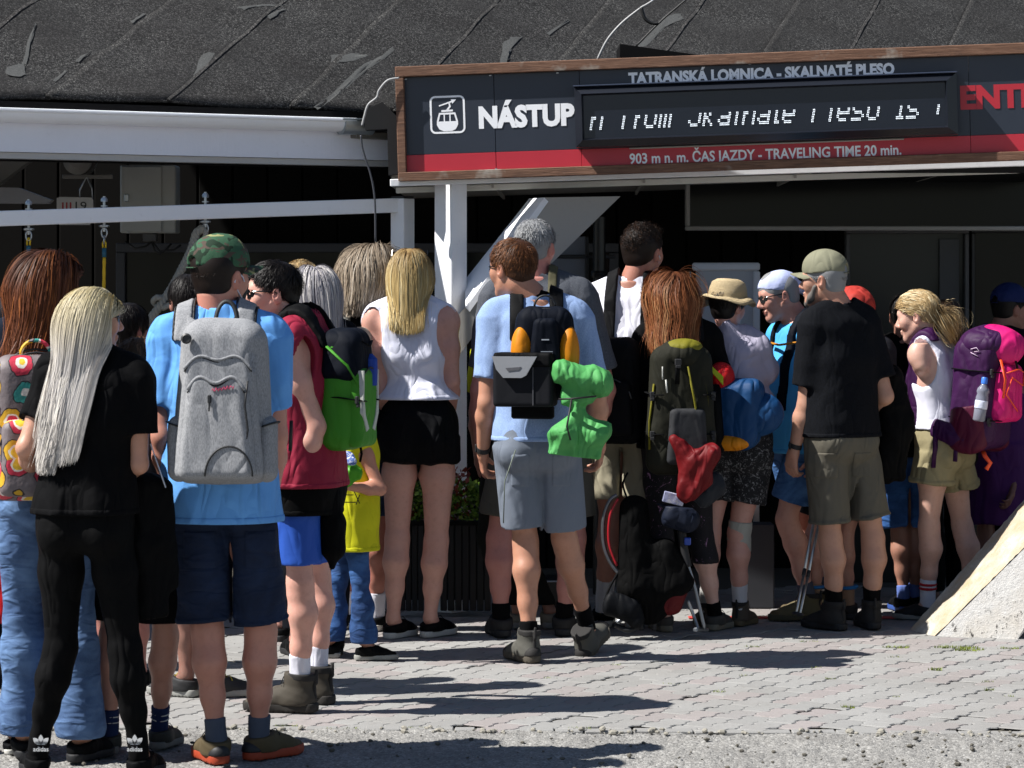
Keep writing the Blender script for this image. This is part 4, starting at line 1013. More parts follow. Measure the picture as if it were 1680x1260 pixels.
# roof: eave line recedes to the right
def eave(px, z=2.49, sh=0): # point of the eave above pixel column px
    # plan line from (px 0, D 14.2) to (px 640, D 15.2)
    a = P3(-150, HOR, 13.97); b = P3(640, HOR, 15.25); d = nrm((b - a) * A3(1, 1, 0)); # intersect ray
    k = (px - 840) / F; # x = k*y
    t = (a[0] - k * a[1]) / (k * d[1] - d[0]); p = a + d * t; p[2] = z; return p
ed = nrm((eave(640) - eave(0)) * A3(1, 1, 0)); en = A3(-ed[1], ed[0], 0); upr = nrm(en + A3(0, 0, .62))
t = NT('bitumen_roofing'); v = t.co(); n = t.noise(v, 230, 3, .75); n2 = t.noise(v, 2.2, 5, .6, .5); n3 = t.noise(v, 75, 4, .75)
vs_ = t.n('TexVoronoi'); vs_.inputs['Scale'].default_value = 260; t.l(v, vs_.inputs['Vector']); sp_ = t.n('SeparateColor'); t.l(vs_.outputs['Color'], sp_.inputs[0])
c = t.ramp(n3, [(.36, (.006, .006, .0062)), (.52, (.023, .0228, .0228)), (.66, (.075, .074, .074))]); c = t.mix(t.ramp(sp_.outputs[0], [(.9, 0.), (.96, 1.)]), c, (.16, .157, .152)); c = t.mix(t.math('MULTIPLY', t.ramp(n2, [(.4, 0.), (.62, 1.)]), .55), c, (.02, .019, .019))
ROOF = t.set(c, .93, normal=t.bump(n, .6, .004, t.bump(n2, .5, .05)), spec=.15)
t = NT('worn_bitumen'); v = t.co(); n = t.noise(v, 120, 3, .7); ROOFW = t.set(t.ramp(n, [(.3, (.03, .031, .03)), (.55, (.06, .062, .061)), (.8, (.12, .125, .12))]), .9, normal=t.bump(n, .5, .004))
def roofp(s_, r, off=0): return eave(0) + ed * s_ + upr * r + nrm(np.cross(ed, upr)) * off
nn = nrm(np.cross(ed, upr)); nn = nn if nn[2] > 0 else -nn
def rwave(s_, r): return .006 * math.sin(s_ * 9 + r * 5) + .005 * math.sin(r * 13 + s_ * 4) + .012 * math.sin(s_ * 2.1 - r * 3.2)
def sheet(s0, s1, off, sk=.95, r1=3.6):
    V = []; nu, nv = 14, 44
    for i in range(nu + 1):
        for j in range(nv + 1):
            r = r1 * j / nv; s_ = lerp(s0, s1, i / nu) + sk * r; b = rwave(s_, r)
            V.append(eave(0) + ed * s_ + upr * r + nn * (off + b + (.007 * (i == 0))) - bo)
    N0 = len(V); V += [v - nn * .02 for v in V]; Q = []
    W_ = nv + 1
    for i in range(nu):
        for j in range(nv): a = i * W_ + j; Q += [(a, a + W_, a + W_ + 1, a + 1), (N0 + a, N0 + a + 1, N0 + a + W_ + 1, N0 + a + W_)]
    for i in range(nu): a = i * W_; Q.append((a, N0 + a, N0 + a + W_, a + W_))
    for j in range(nv): Q += [(j, j + 1, N0 + j + 1, N0 + j), (nu * W_ + j, N0 + nu * W_ + j, N0 + nu * W_ + j + 1, nu * W_ + j + 1)]
    return np.array(V), np.array(Q)
s = -9.4; i = 0  # roof carried on out of view at left so the back wall stays shaded
while s < 8.6:
    w = (.66, .58, .70, .62)[i % 4]; obj_np('roofing_sheet', sheet(s, s + w + .03, .004 if i % 2 else .0), ROOF, BLD); s += w; i += 1
m = MB(); a = eave(0) - ed * 9.4 ; b = a + ed * 18.5
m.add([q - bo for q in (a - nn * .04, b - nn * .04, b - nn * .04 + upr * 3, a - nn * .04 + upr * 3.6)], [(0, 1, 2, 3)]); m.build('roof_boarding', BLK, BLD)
def on_roof(px, py):      # intersect the viewing ray with the roof plane
    d = A3((px - 840) / F, 1, -(py - HOR) / F); p0 = eave(0) + nn * .03; o_ = A3(0, 0, EYE); return o_ + d * (np.dot(p0 - o_, nn) / np.dot(d, nn))
def patch(pts, name='worn_patch'):
    """a scuffed, lighter area that follows the waves of the roofing"""
    P = []
    for i in range(len(pts)):
        a, b = pts[i], pts[(i + 1) % len(pts)]
        for t in (0, .33, .66): jx = rng.uniform(-1.6, 1.6); P.append(on_roof(lerp(a[0], b[0], t) + jx, lerp(a[1], b[1], t) + rng.uniform(-1.2, 1.2)))
    c = sum(P) / len(P); n_ = len(P); vs = []
    for k in (1., .66, .33, 0.):
        for p in (P if k else [c]):
            q = c + (p - c) * k - eave(0); r = q.dot(upr); s_ = q.dot(ed); vs.append(eave(0) + ed * s_ + upr * r + nn * (rwave(s_, r) + .0047 + .0008 * (1 - k)) - bo)
    f = [(k * n_ + i, k * n_ + (i + 1) % n_, (k + 1) * n_ + (i + 1) % n_, (k + 1) * n_ + i) for k in range(2) for i in range(n_)] + [(2 * n_ + i, 2 * n_ + (i + 1) % n_, 3 * n_) for i in range(n_)]
    m = MB(); m.add(vs, f); return m.build(name, ROOFW, BLD, smooth=True)
patch([(318, 120), (330, 86), (345, 80), (352, 84), (338, 108)]); patch([(542, 88), (600, 78), (612, 80), (580, 96), (546, 102)]); patch([(517, 170), (560, 132), (600, 100), (645, 70), (650, 76), (600, 112), (560, 145), (524, 172)])
patch([(15, 98), (40, 92), (46, 112), (30, 118), (10, 112)]); patch([(40, 92), (52, 45), (60, 28), (62, 30), (56, 50), (45, 95)]); patch([(88, 122), (110, 104), (114, 106), (92, 125)]); patch([(125, 92), (150, 76), (152, 78), (130, 95)])
patch([(392, 8), (430, 2), (470, 0), (440, 6), (400, 12)]); patch([(822, 100), (828, 62), (840, 52), (862, 50), (842, 66), (838, 88), (832, 102)]); patch([(1040, 72), (1090, 20), (1120, 12), (1124, 24), (1095, 36), (1060, 70)])
patch([(215, 27), (238, 12), (241, 14), (219, 30)]); patch([(440, 24), (466, 8), (470, 10), (444, 28)]); patch([(900, 45), (935, 22), (938, 25), (904, 48)])
# black fascia below the roof
def strip(z0, z1, inn0, inn1, name, mat, pxa=-300, pxb=645, **k):
    a = eave(pxa, 0); b = eave(pxb, 0); m = MB(); c = [a + en * inn0 + A3(0, 0, z0), b + en * inn0 + A3(0, 0, z0), b + en * inn1 + A3(0, 0, z0), a + en * inn1 + A3(0, 0, z0)]; top = [q + A3(0, 0, z1 - z0) for q in c]
    m.add([q - bo for q in c + top], [(0, 3, 2, 1), (4, 5, 6, 7), (0, 1, 5, 4), (1, 2, 6, 5), (2, 3, 7, 6), (3, 0, 4, 7)]); return m.build(name, mat, BLD, **k)
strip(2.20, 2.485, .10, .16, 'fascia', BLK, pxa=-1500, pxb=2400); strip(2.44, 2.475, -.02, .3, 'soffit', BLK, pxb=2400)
ZG = 1.65 + .773
strip(ZG - .185, ZG - .032, -.02, .08, 'white_beam', paint('e4e7f2', .45, .08, name='white_beam_paint')); strip(ZG - .215, ZG - .187, -.0, .09, 'beam_foot', paint('b5b5b4', .6, .2, name='beam_foot_paint'))
# half round gutter
g0 = eave(-300, ZG) - en * .07; g1 = eave(565, ZG) - en * .07; m = MB(); prof = [(.055 * math.cos(a), .052 * math.sin(a)) for a in np.linspace(math.pi, 2 * math.pi, 11)]; prof += [(x * .93, z * .93) for x, z in prof[::-1]]
def gut(v): return g0 + ed * v[1] + en * v[0] + A3(0, 0, v[2]) - bo
L = np.linalg.norm(g1 - g0); m.prism(prof, 0, L, gut); m.tube([g0 - en * .055 - bo + A3(0, 0, .004), g1 - en * .055 - bo + A3(0, 0, .004)], .0105, 8); GU = m.build('gutter', paint('eef0f4', .35, .05, name='gutter_paint'), BLD, smooth='auto')
m = MB(); pr = [(.066 * math.cos(a), .066 * math.sin(a)) for a in np.linspace(math.pi, 2 * math.pi, 13)]; m.prism(pr, L - .06, L + .11, gut); m.build('gutter_end', metal('b9c2c6', .45), GU, smooth='auto')
m = MB(); a = g1 + ed * .11 - bo + A3(0, 0, .008); m.beam(a - ed * .19, a, .135, .01, bev=.002); m.beam(a - ed * .16 - A3(0, 0, .012), a - A3(0, 0, .012), .125, .006); m.build('end_cap_lid', metal('aeb9bd', .4), GU)
m = MB(); m.beam(eave(572, 2.36) - en * .03 - bo, eave(648, 2.355) - en * .02 - bo, .10, .035, bev=.004); m.build('bracket', paint('6a6863', .6, .4, name='weathered'), GU)

# background details under the eaves (left)
def quad_box(pts, D, dd, name, mat, parent=None, off=bo, bev=0, **k):
    """a box whose front face is the outline of picture points at depth D"""
    m = MB(); fr = [P3(*p, D) for p in pts]; m.prism([(p[0], p[2]) for p in fr], D, D + dd, lambda v: v - off); return m.build(name, mat, parent, **k)
def rbox(x0, y0, x1, y1, D, dd, name, mat, parent=None, off=bo, bev=.004, **k):
    a = P3(x0, y1, D); b = P3(x1, y0, D); m = MB(); m.box(A3((a[0] + b[0]) / 2, D + dd / 2, (a[2] + b[2]) / 2) - off, (abs(b[0] - a[0]), dd, abs(b[2] - a[2])), bev=bev); return m.build(name, mat, parent, **k)
# windows in the back wall
def window(x0, y0, x1, y1, D, fr, fm, mull=(), deep=.09, glz=None):
    W_ = rbox(x0, y0, x1, y0 + fr, D, deep, 'window', fm, BLD); 
    for r in ((x0, y1 - fr, x1, y1), (x0, y0 + fr + .5, x0 + fr, y1 - fr - .5), (x1 - fr, y0 + fr + .5, x1, y1 - fr - .5)): rbox(*r, D, deep, 'frame', fm, W_)
    for mx in mull: rbox(mx, y0 + fr + .5, mx + fr * .8, y1 - fr - .5, D + .01, deep * .8, 'frame', fm, W_)
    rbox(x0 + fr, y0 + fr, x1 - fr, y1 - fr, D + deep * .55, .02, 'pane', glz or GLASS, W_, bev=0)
GF2 = paint('3a3c42', .6, .1, name='grey_window_frame')
window(190, 399, 1015, 700, 16.9, 15, GF2, (205 + 180, 600)); 
GF3 = paint('4a4a4c', .6, .1, name='dim_white_frame')
window(1125, 280, 1760, 378, 16.4, 7, paint('9b9a98', .6, .1, name='band_frame')); window(1388, 376, 1590, 1000, 16.6, 7, GF3, glz=NT('glass_reflection_tint').set((.032, .034, .032), .2, 0, .2)); window(1594, 376, 1790, 1000, 16.6, 6, plain('1b1b1c', .5, name='door_frame'))  # outdoor reflection put into the tall pane as a lighter grey
rbox(1541, 392, 1574, 980, 16.63, .006, 'reflection_stripe', plain((.045, .047, .05), .6, name='reflection_stripe'), BLD)  # reflected light put in as a pale stripe on the glass
# white notice board behind the straw hat
NB = empty('notice_board', P3(1190, 1010, 15.6) * A3(1, 1, 0), label='plain white rounded display board standing behind the straw hat', cat='board'); nbo = P3(1190, 1010, 15.6) * A3(1, 1, 0)
rbox(1142, 437, 1243, 640, 15.6, .05, 'panel', paint('a9abb0', .5, .1, name='board'), NB, nbo, bev=.02); rbox(1136, 431, 1247, 444, 15.58, .03, 'rim', paint('c9cbd0', .5, .1, name='board_rim'), NB, nbo, bev=.008); rbox(1236, 445, 1247, 640, 15.58, .03, 'rim', paint('c9cbd0', .5, .1, name='board_rim'), NB, nbo, bev=.006)
for x in (1150, 1236): rbox(x, 641, x + 10, 1005, 15.6, .04, 'leg', STEEL, NB, nbo)
# downpipe
m = MB(); p = P3(983, 356, 15.9); q = P3(983, 1000, 15.9); pb = q * A3(1, 1, 0); m.tube([p - pb, A3(0, 0, .0)], .034, 14); DP = m.build('downpipe', plain('131315', .35, name='black_pipe'), smooth='auto', label='black cast downpipe behind the tall grey haired man', cat='downpipe'); DP.location = pb
for z in (448, 452): m = MB(); c = P3(983, z, 15.9) - pb; m.lathe(c, [(.04, -.012), (.044, 0), (.04, .012)], 14); m.build('collar', plain('131315', .35, name='black_pipe'), DP, smooth='auto')
# pale window between brace and downpipe
rbox(905, 388, 966, 470, 16.0, .04, 'pale_panel', paint('6b7280', .5, .1, name='pale_panel'), BLD)
for (x0, y0, x1, y1) in ((902, 418, 1010, 424), (960, 388, 966, 520)): rbox(x0, y0, x1, y1, 15.97, .03, 'batten', plain('1a1d22', .5, name='batten'), BLD)
# electric cabinet
CB = empty('electric_cabinet', P3(240, 384, 16.0), label='grey white metal electrical cabinet on the dark wall above the window', cat='cabinet'); co = P3(240, 384, 16.0); CM = paint('a3a49f', .5, .1, name='cabinet_enamel')
rbox(197, 271, 288, 382, 16.0, .22, 'body', CM, CB, co, bev=.006); rbox(198, 273, 265, 380, 15.985, .014, 'door', CM, CB, co, bev=.004); rbox(203, 318, 211, 331, 15.975, .012, 'lock', STEEL, CB, co); rbox(234, 383, 256, 396, 16.03, .1, 'cable_gland', plain('4b4b4a', .6, name='gland'), CB, co)
m = MB()
for pts in (((205, 396), (222, 408), (240, 404), (249, 397)), ((249, 397), (254, 412), (262, 416), (272, 410), (281, 400)), ((250, 397), (262, 412), (285, 410), (297, 402))): m.tube([P3(x, y, 16.02) - co for x, y in pts], .006, 6)
m.build('cable', plain('0d0d0d', .5, name='black_cable'), CB, smooth=True)
# horn speaker and pale eaves props at far left
HS = empty('floodlight', P3(130, 285, 15.6), label='pale round floodlight on a bracket under the white gutter', cat='floodlight'); ho = P3(130, 285, 15.6); HM = paint('6f6d69', .6, .2, name='pale_enamel')
m = MB(); m.lathe(P3(128, 262, 15.55) - ho, [(.06, 0), (.075, .02), (.07, .05), (.03, .08)], 18, rotx(100)); m.build('lamp_housing', HM, HS, smooth='auto'); quad_box([(96, 238), (176, 240), (150, 282), (128, 290)], 15.6, .05, 'shield', plain('3d3b39', .6, name='shield'), HS, ho); quad_box([(92, 236), (100, 238), (118, 280), (108, 272)], 15.55, .03, 'bracket', HM, HS, ho); rbox(102, 286, 184, 293, 15.58, .03, 'rail', HM, HS, ho)
quad_box([(0, 235), (64, 240), (48, 264), (0, 300), (-60, 330), (-60, 235)], 15.3, .12, 'eaves_prop', paint('5d5c59', .6, .3, name='prop_paint'), BLD)
quad_box([(-60, 306), (30, 308), (84, 328), (78, 334), (-60, 333)], 15.2, .10, 'lamp_arm', paint('77767a', .5, .2, name='prop_paint2'), BLD)
# small plaque
PQ = quad_box([(93, 325), (98, 323), (150, 324), (153, 328), (153, 362), (147, 369), (98, 369), (93, 362)], 15.5, .008, 'number_plaque', paint('b5b3b0', .5, .3, name='plaque'), None, P3(123, 369, 15.5), label='small white plaque with red and black figures hung behind the swing beam', cat='plaque'); PQ.location = P3(123, 369, 15.5); pqo = P3(123, 369, 15.5)
m = MB(); m.tube([P3(*q, 15.5) - pqo for q in ((131, 324), (131, 312), (141, 292), (143, 291), (151, 310), (152, 326))], .004, 6); m.build('wire_loop', STEEL, PQ, smooth=True)
_fonts = {}
def text_mesh(body, size, extr=.0015, bold=.0, xs=1.0, shear=0, space=1.0, mirror=False):
    c = bpy.data.curves.new('lettering', 'FONT'); c.body = body; c.size = size; c.extrude = extr; c.offset = bold; c.shear = shear; c.space_character = space; c.resolution_u = 3; o = bpy.data.objects.new('tmp', c); COL.objects.link(o)
    bpy.context.view_layer.update(); dg = bpy.context.evaluated_depsgraph_get(); me = bpy.data.meshes.new_from_object(o.evaluated_get(dg)); bpy.data.objects.remove(o); n = len(me.vertices); V = np.zeros(n * 3, np.float32); me.vertices.foreach_get('co', V); V = V.reshape(-1, 3)
    V[:, 0] -= V[:, 0].min(); V = V * A3(xs, 1, 1); return me, V
def put_text(body, name, mat, parent, x0, z0, x1, z1, y, bold=0., extr=.001, M=None, ref=None):
    """letters fitted between x0..x1 and baseline z0..cap height z1, standing on the plane y"""
    h = z1 - z0; _, Vr = text_mesh(ref or 'H', 1.0); ch = Vr[:, 1].max(); me, V = text_mesh(body, h / ch, .0004, bold * h); w = V[:, 0].max(); V[:, 0] *= (x1 - x0) / w
    Vn = np.stack([V[:, 0] + x0, np.full(len(V), y) - V[:, 2], V[:, 1] + z0], 1)
    if M is not None: Vn = np.array([M(v) for v in Vn])
    me.vertices.foreach_set('co', Vn.astype(np.float32).ravel()); me.update(); me.materials.clear(); me.materials.append(mat); return link(bpy.data.objects.new(name, me), parent)
sc_ = 15.5 / F
put_text('III', 'lettering', plain('a02028', .5, name='red_ink'), PQ, P3(102, 0, 15.5)[0] - pqo[0], P3(0, 345, 15.5)[2] - pqo[2], P3(117, 0, 15.5)[0] - pqo[0], P3(0, 332, 15.5)[2] - pqo[2], -.002)
put_text('19', 'lettering', plain('151515', .5, name='black_ink'), PQ, P3(124, 0, 15.5)[0] - pqo[0], P3(0, 345, 15.5)[2] - pqo[2], P3(142, 0, 15.5)[0] - pqo[0], P3(0, 331, 15.5)[2] - pqo[2], -.002)

# ------------------------------------------------------------------ entrance canopy and sign
DS = 14.9; ppm = F / DS
CA = empty('entrance_canopy', P3(740, 1005, 15.15) * A3(1, 1, 0), label='white canopy over the entrance with post and slanting knee brace', cat='canopy'); cao = P3(740, 1005, 15.15) * A3(1, 1, 0)
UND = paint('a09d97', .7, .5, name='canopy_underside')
a = P3(640, 304, DS); b = P3(1760, 268, DS); dz = b[2] - a[2]
m = MB(); vs = []
for (p, y, z) in ((a, DS + .17, 0), (b, DS + .17, 0), (b, 17.4, 0), (a, 17.4, 0)): vs.append(A3(p[0], y, p[2] + z) - cao)
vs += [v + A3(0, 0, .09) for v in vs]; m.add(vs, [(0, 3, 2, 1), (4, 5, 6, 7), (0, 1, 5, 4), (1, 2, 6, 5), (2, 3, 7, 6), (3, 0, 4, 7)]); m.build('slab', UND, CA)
m = MB(); m.beam(A3(a[0], DS + .012, a[2] + .012) - cao, A3(b[0], DS + .012, b[2] + .012) - cao, .03, .035, bev=.003); m.build('edge_trim', WH, CA)
m = MB(); m.beam(A3(a[0] + .02, 15.14, a[2] - .018) - cao, A3(b[0], 15.14, b[2] - .018) - cao, .05, .03, bev=.003); m.build('batten', CREAM, CA)
for k in range(5):
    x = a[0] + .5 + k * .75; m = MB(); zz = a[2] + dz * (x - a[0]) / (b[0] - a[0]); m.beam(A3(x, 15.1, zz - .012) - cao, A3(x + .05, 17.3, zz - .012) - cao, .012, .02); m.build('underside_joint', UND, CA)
# roof above the canopy (dark), behind the sign
m = MB(); m.box(A3((a[0] + b[0]) / 2 + .03, DS + 1.1, 2.42) - cao, (b[0] - a[0], 1.9, .5)); m.build('upper_box', BLK, CA)
m = MB(); p0, p1, p2 = P3(1017, 72, 15.0), P3(1160, 92, 15.0), P3(1010, 110, 15.0); q = [p0, p1, A3(p1[0], 15, 2.6), A3(p0[0], 15, 2.6)]; m.prism([(v[0], v[2]) for v in q], 15.0, 15.5, lambda v: v - cao); m.build('upper_eave', BLK, CA)
# post turned so that two faces show
pc = P3(739.5, 300, 15.06); w_ = .116; m = MB(); Rq = rotz(-40); m.box(A3(pc[0], 15.06, (pc[2]) / 2) - cao, (w_, w_, pc[2]), Rq, bev=.004); m.build('post', WH, CA)
# knee brace: lit left face white, other face's shade put into a greyer colour
m = MB(); aa = P3(744, 512, 15.25); bb_ = P3(925, 322, 15.5)
Pts = [(745, 482), (872, 326), (893, 322), (893, 330), (765, 500), (745, 524)]
f_ = [P3(*q, 14.955) for q in ((745, 524), (765, 502), (893, 324), (1018, 322), (905, 432), (800, 520), (748, 590))]; m.prism([(v[0], v[2]) for v in f_], 14.955, 15.0, lambda v: v - cao); m.build('brace', paint('a09c96', .6, .2, name='brace_shade_grey'), CA)
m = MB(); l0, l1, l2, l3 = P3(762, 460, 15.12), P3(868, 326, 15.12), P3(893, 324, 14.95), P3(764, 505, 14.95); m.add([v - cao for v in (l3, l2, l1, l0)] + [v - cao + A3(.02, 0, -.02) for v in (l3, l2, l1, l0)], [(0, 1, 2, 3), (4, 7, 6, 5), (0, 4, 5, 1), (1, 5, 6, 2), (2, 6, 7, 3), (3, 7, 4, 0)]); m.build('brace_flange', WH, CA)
# the sign
SGo = P3(655, 298, DS); SY = 6.5; RO = 1.72
SG = empty('entrance_sign', SGo, label='long dark entrance sign in a brown wooden frame with gondola symbol and light display', cat='sign'); SG.rotation_euler = Euler((0, math.radians(-RO), math.radians(-SY)), 'XYZ')
slope = .0362
def sx(px): return (px - 655) / ppm * 1.004
def sz(px, py): return (298 - slope * (px - 655) - py) / ppm
PXR = 1790
FW = NT('weathered_wood'); v = FW.co((1, 1, 14)); n = FW.noise(v, 9, 5, .7, .6); n2 = FW.noise(FW.co(), 3.5, 4, .7); c = FW.ramp(n, [(.25, (.05, .022, .012)), (.5, (.14, .065, .035)), (.75, (.24, .13, .08))]); c = FW.mix(FW.ramp(n2, [(.58, 0.), (.68, 1.)]), c, (.28, .24, .2)); WOOD = FW.set(c, .7, normal=FW.bump(n, .5, .006))
WTOP = .56 + .0; fh = 17 / ppm
def sbox(x0, z0, x1, z1, y0, y1, name, mat, par=SG, bev=.003, **k): m = MB(); m.box(((x0 + x1) / 2, (y0 + y1) / 2, (z0 + z1) / 2), (x1 - x0, abs(y1 - y0), z1 - z0), bev=bev); return m.build(name, mat, par, **k)
H_ = 188 / ppm; XR = sx(PXR)
sbox(0, H_ - fh, XR, H_, -.035, .03, 'frame_board', WOOD); sbox(0, 0, XR, fh * .85, -.035, .03, 'frame_board', WOOD); sbox(0, fh * .85 + .001, fh * .8, H_ - fh - .001, -.033, .03, 'frame_board', WOOD)
SN = NT('sign_film'); v = SN.co(); n = SN.noise(v, 2.5, 3); SNV = SN.set(SN.mix(SN.math('MULTIPLY', n, .4), (.017, .023, .037), (.026, .032, .048)), .42, normal=SN.bump(n, .15, .03))
SRD = plain((.47, .022, .04), .42, name='red_film'); LW = plain((.93, .94, .97), .5, name='white_film'); LR = plain((.45, .02, .035), .42, name='red_lettering')
zb = sz(655, 255) + .0; zl = fh * .85
for (p0, p1, dy) in ((666, 815, 0), (815.6, 955, .001), (955.6, 1580, .0), (1580.6, PXR - 4, .001)):
    sbox(sx(p0), zb, sx(p1), H_ - fh - .001, dy, .02, 'panel', SNV, bev=.0012); sbox(sx(p0), zl + .001, sx(p1), zb - .0008, dy, .02, 'red_band', SRD, bev=.0012)
for (px, py) in ((671, 130), (810, 124), (920, 120), (1232, 106), (815, 277), (916, 276), (1020, 271), (1590, 92)): sbox(sx(px) - .006, sz(px, py) - .003, sx(px) + .006, sz(px, py) + .003, -.004, .0, 'screw', STEEL, bev=.001)
put_text('NÁSTUP', 'lettering', LW, SG, sx(789), sz(789, 209), sx(946), sz(789, 177), -.0012, bold=.075)
put_text('TATRANSKÁ LOMNICA - SKALNATÉ PLESO', 'lettering', LW, SG, sx(1035), sz(1035, 138), sx(1463), sz(1035, 121), -.0012, bold=.075)
put_text('ENTRANCE', 'lettering', LR, SG, sx(1566), sz(1566, 178), sx(1566 + 262), sz(1566, 144), -.0012, bold=.07)
put_text('903 m n. m. ČAS JAZDY - TRAVELING TIME 20 min.', 'lettering', LW, SG, sx(1033), sz(1033, 268), sx(1470), sz(1033, 252), -.0012, bold=.035)
sbox(sx(1033), sz(1033, 244.5), sx(1475), sz(1033, 242), -.014, -.001, 'light_strip', plain('a8a6a0', .4, name='strip'))
# gondola symbol
GS = empty('gondola_symbol', (sx(709), 0, sz(709, 220)), (0, 0, 0)); GS.parent = SG; GS.rotation_euler = (0, 0, 0)
u = 1 / ppm
def ring(w, h, r, t):
    def rr(w, h, r, o): 
        pts = []
        for cx, cz, a0 in ((w - r, r, -90), (w - r, h - r, 0), (r, h - r, 90), (r, r, 180)):
            for i in range(6): a = math.radians(a0 + i * 18); pts.append((cx + (r - o) * math.cos(a), cz + (r - o) * math.sin(a)))
        return pts
    A, B_ = rr(w, h, r, 0), rr(w, h, r, t); n = len(A); m = MB(); vs = [(x, y, z) for y in (-.0015, 0) for pts in (A, B_) for x, z in pts]
    f = [(i, (i + 1) % n, n + (i + 1) % n, n + i) for i in range(n)] + [(2 * n + i, i, (i + 1) % n, 2 * n + (i + 1) % n)[::-1] for i in range(n)] + [(n + i, n + (i + 1) % n, 3 * n + (i + 1) % n, 3 * n + i) for i in range(n)]; return m.add(vs, f)
ring(58 * u, 62 * u, 9 * u, 3.2 * u).build('border', LW, GS)
def icon(pts, name): m = MB(); m.prism([((x) * u, z * u) for x, z in pts], -.0015, 0.0); return m.build(name, LW, GS)
icon([(11, 20), (11, 14), (15, 7), (22, 4), (36, 4), (42, 7), (46, 14), (46, 20)], 'cabin_lower'); 
for s0, s1 in (((11, 20), (15.5, 33)), ((42, 33), (46, 20))): pass
icon([(11, 20.1), (14, 20.1), (17, 31), (15, 34)], 'cabin_side'); icon([(46, 20.1), (43, 20.1), (40, 31), (42, 34)], 'cabin_side'); icon([(15, 34.2), (17, 31.2), (40, 31.2), (42, 34.2)], 'cabin_top'); icon([(22.5, 20.1), (24.5, 20.1), (24.5, 31), (22.5, 31)], 'cabin_bar'); icon([(32, 20.1), (34, 20.1), (34, 31), (32, 31)], 'cabin_bar')
icon([(19, 35.5), (38, 36), (38, 39), (19, 38.5)], 'hanger_foot'); icon([(27, 39), (31, 39), (35, 44), (33, 51), (30.5, 50.5), (32, 45)], 'hanger'); icon([(15, 46.5), (15.5, 44.5), (37, 51), (36.5, 53.5)], 'cable_arrow'); icon([(35, 56), (44, 55.5), (37.5, 48.5)], 'arrow_head')
# LED display
x0, x1 = sx(949), sx(1560); zt = sz(949, 145); zbm = sz(949, 243)
DM = plain((.008, .010, .016), .32, name='display_housing')
m = MB(); t_, b_ = zt, zbm; P1, P2 = .12, .085; fw = .03
outer = [(x0, b_), (x1, b_), (x1, t_), (x0, t_)]; inn = [(x0 + fw * 1.2, b_ + fw * 1.1), (x1 - fw * 1.6, b_ + fw * 1.1), (x1 - fw * 1.6, t_ - fw * 1.2), (x0 + fw * 1.2, t_ - fw * 1.2)]; in2 = [(x + (.008 if x < (x0 + x1) / 2 else -.008), z + (.008 if z < (t_ + b_) / 2 else -.008)) for x, z in inn]
vs = [(x, .0, z) for x, z in outer] + [(x, -P2, z) for x, z in outer] + [(x, -P1, z) for x, z in inn] + [(x, -P1 + .022, z) for x, z in in2]
f = []
for k0 in (0, 4, 8): f += [(k0 + i, k0 + (i + 1) % 4, k0 + 4 + (i + 1) % 4, k0 + 4 + i) for i in range(4)]
m.add(vs, f + [(0, 3, 2, 1)]); LED = m.build('light_display', DM, SG)
m = MB(); m.add([(x, -P1 + .0225, z) for x, z in in2], [(0, 1, 2, 3)]); m.build('display_screen', plain((.006, .009, .018), .3, name='screen_glass'), LED)
m = MB(); m.beam((x0 - .004, -.05, t_ + .004), (x1 + .004, -.05, t_ + .004), .11, .007, bev=.002); m.build('display_lid', plain((.03, .04, .07), .35, name='lid_metal'), LED)
FONT = {'n': ['', '', '10110', '11001', '10001', '10001', '10001'], ' ': [''] * 7, 'f': ['', '', '1110', '0100', '0100', '0100', '0100'], 'r': ['', '', '0101', '0110', '0100', '0100', '0100'], 'o': ['', '', '01110', '10001', '10001', '10001', '01110'], 'm': ['', '', '11010', '10101', '10101', '10101', '10101'],
        'S': ['', '', '01110', '00001', '00001', '10001', '01110'], 'k': ['', '', '10010', '10100', '11000', '10100', '10010'], 'a': ['', '', '01110', '00001', '01111', '10001', '01111'], 'l': ['', '', '010', '010', '010', '010', '010'], 't': ['', '', '010', '010', '010', '010', '011'], 'e': ['', '', '01110', '10001', '11111', '10000', '01110'],
        'P': ['', '', '11110', '10000', '10000', '10000', '10000'], 'i': ['', '', '110', '010', '010', '010', '111'], 's': ['', '', '01110', '10000', '01110', '00001', '11110'], '<': ['', '', '0', '1', '1', '1', '0']}
em = NT('led_light'); em.b.inputs['Emission Color'].default_value = (.85, .92, 1, 1); em.b.inputs['Emission Strength'].default_value = .95; LM = em.set((.6, .65, .7), .4)
m = MB(); cx = 0; msg = 'n  from  Skalnate  Pleso  is  <'; tot = 0
for ch in msg: tot += 2 * (3 if ch == ' ' else max(len(r) for r in FONT[ch]) + 1)
pu = (sx(1533) - sx(972)) / tot; cz0 = sz(970, 214)
for ch in msg:
    g = FONT[ch]; wch = 3 if ch == ' ' else max(len(r) for r in g) + 1
    for r in range(3, 7):
        for i, b__ in enumerate(g[r] if g[r] else ''):
            if b__ == '1':
                for q in (0, 1):
                    X = sx(972) + cx + (2 * i + q) * pu + (6 - r) * .0032 + .004; Z = cz0 + (6 - r) * .0165; h = min(.0024, pu * .27)
                    for hh in (0, .0082): m.box((X, -P1 + .0205, Z + hh), (h * 2, .002, .0042))
    cx += 2 * wch * pu
m.build('display_message', LM, LED)
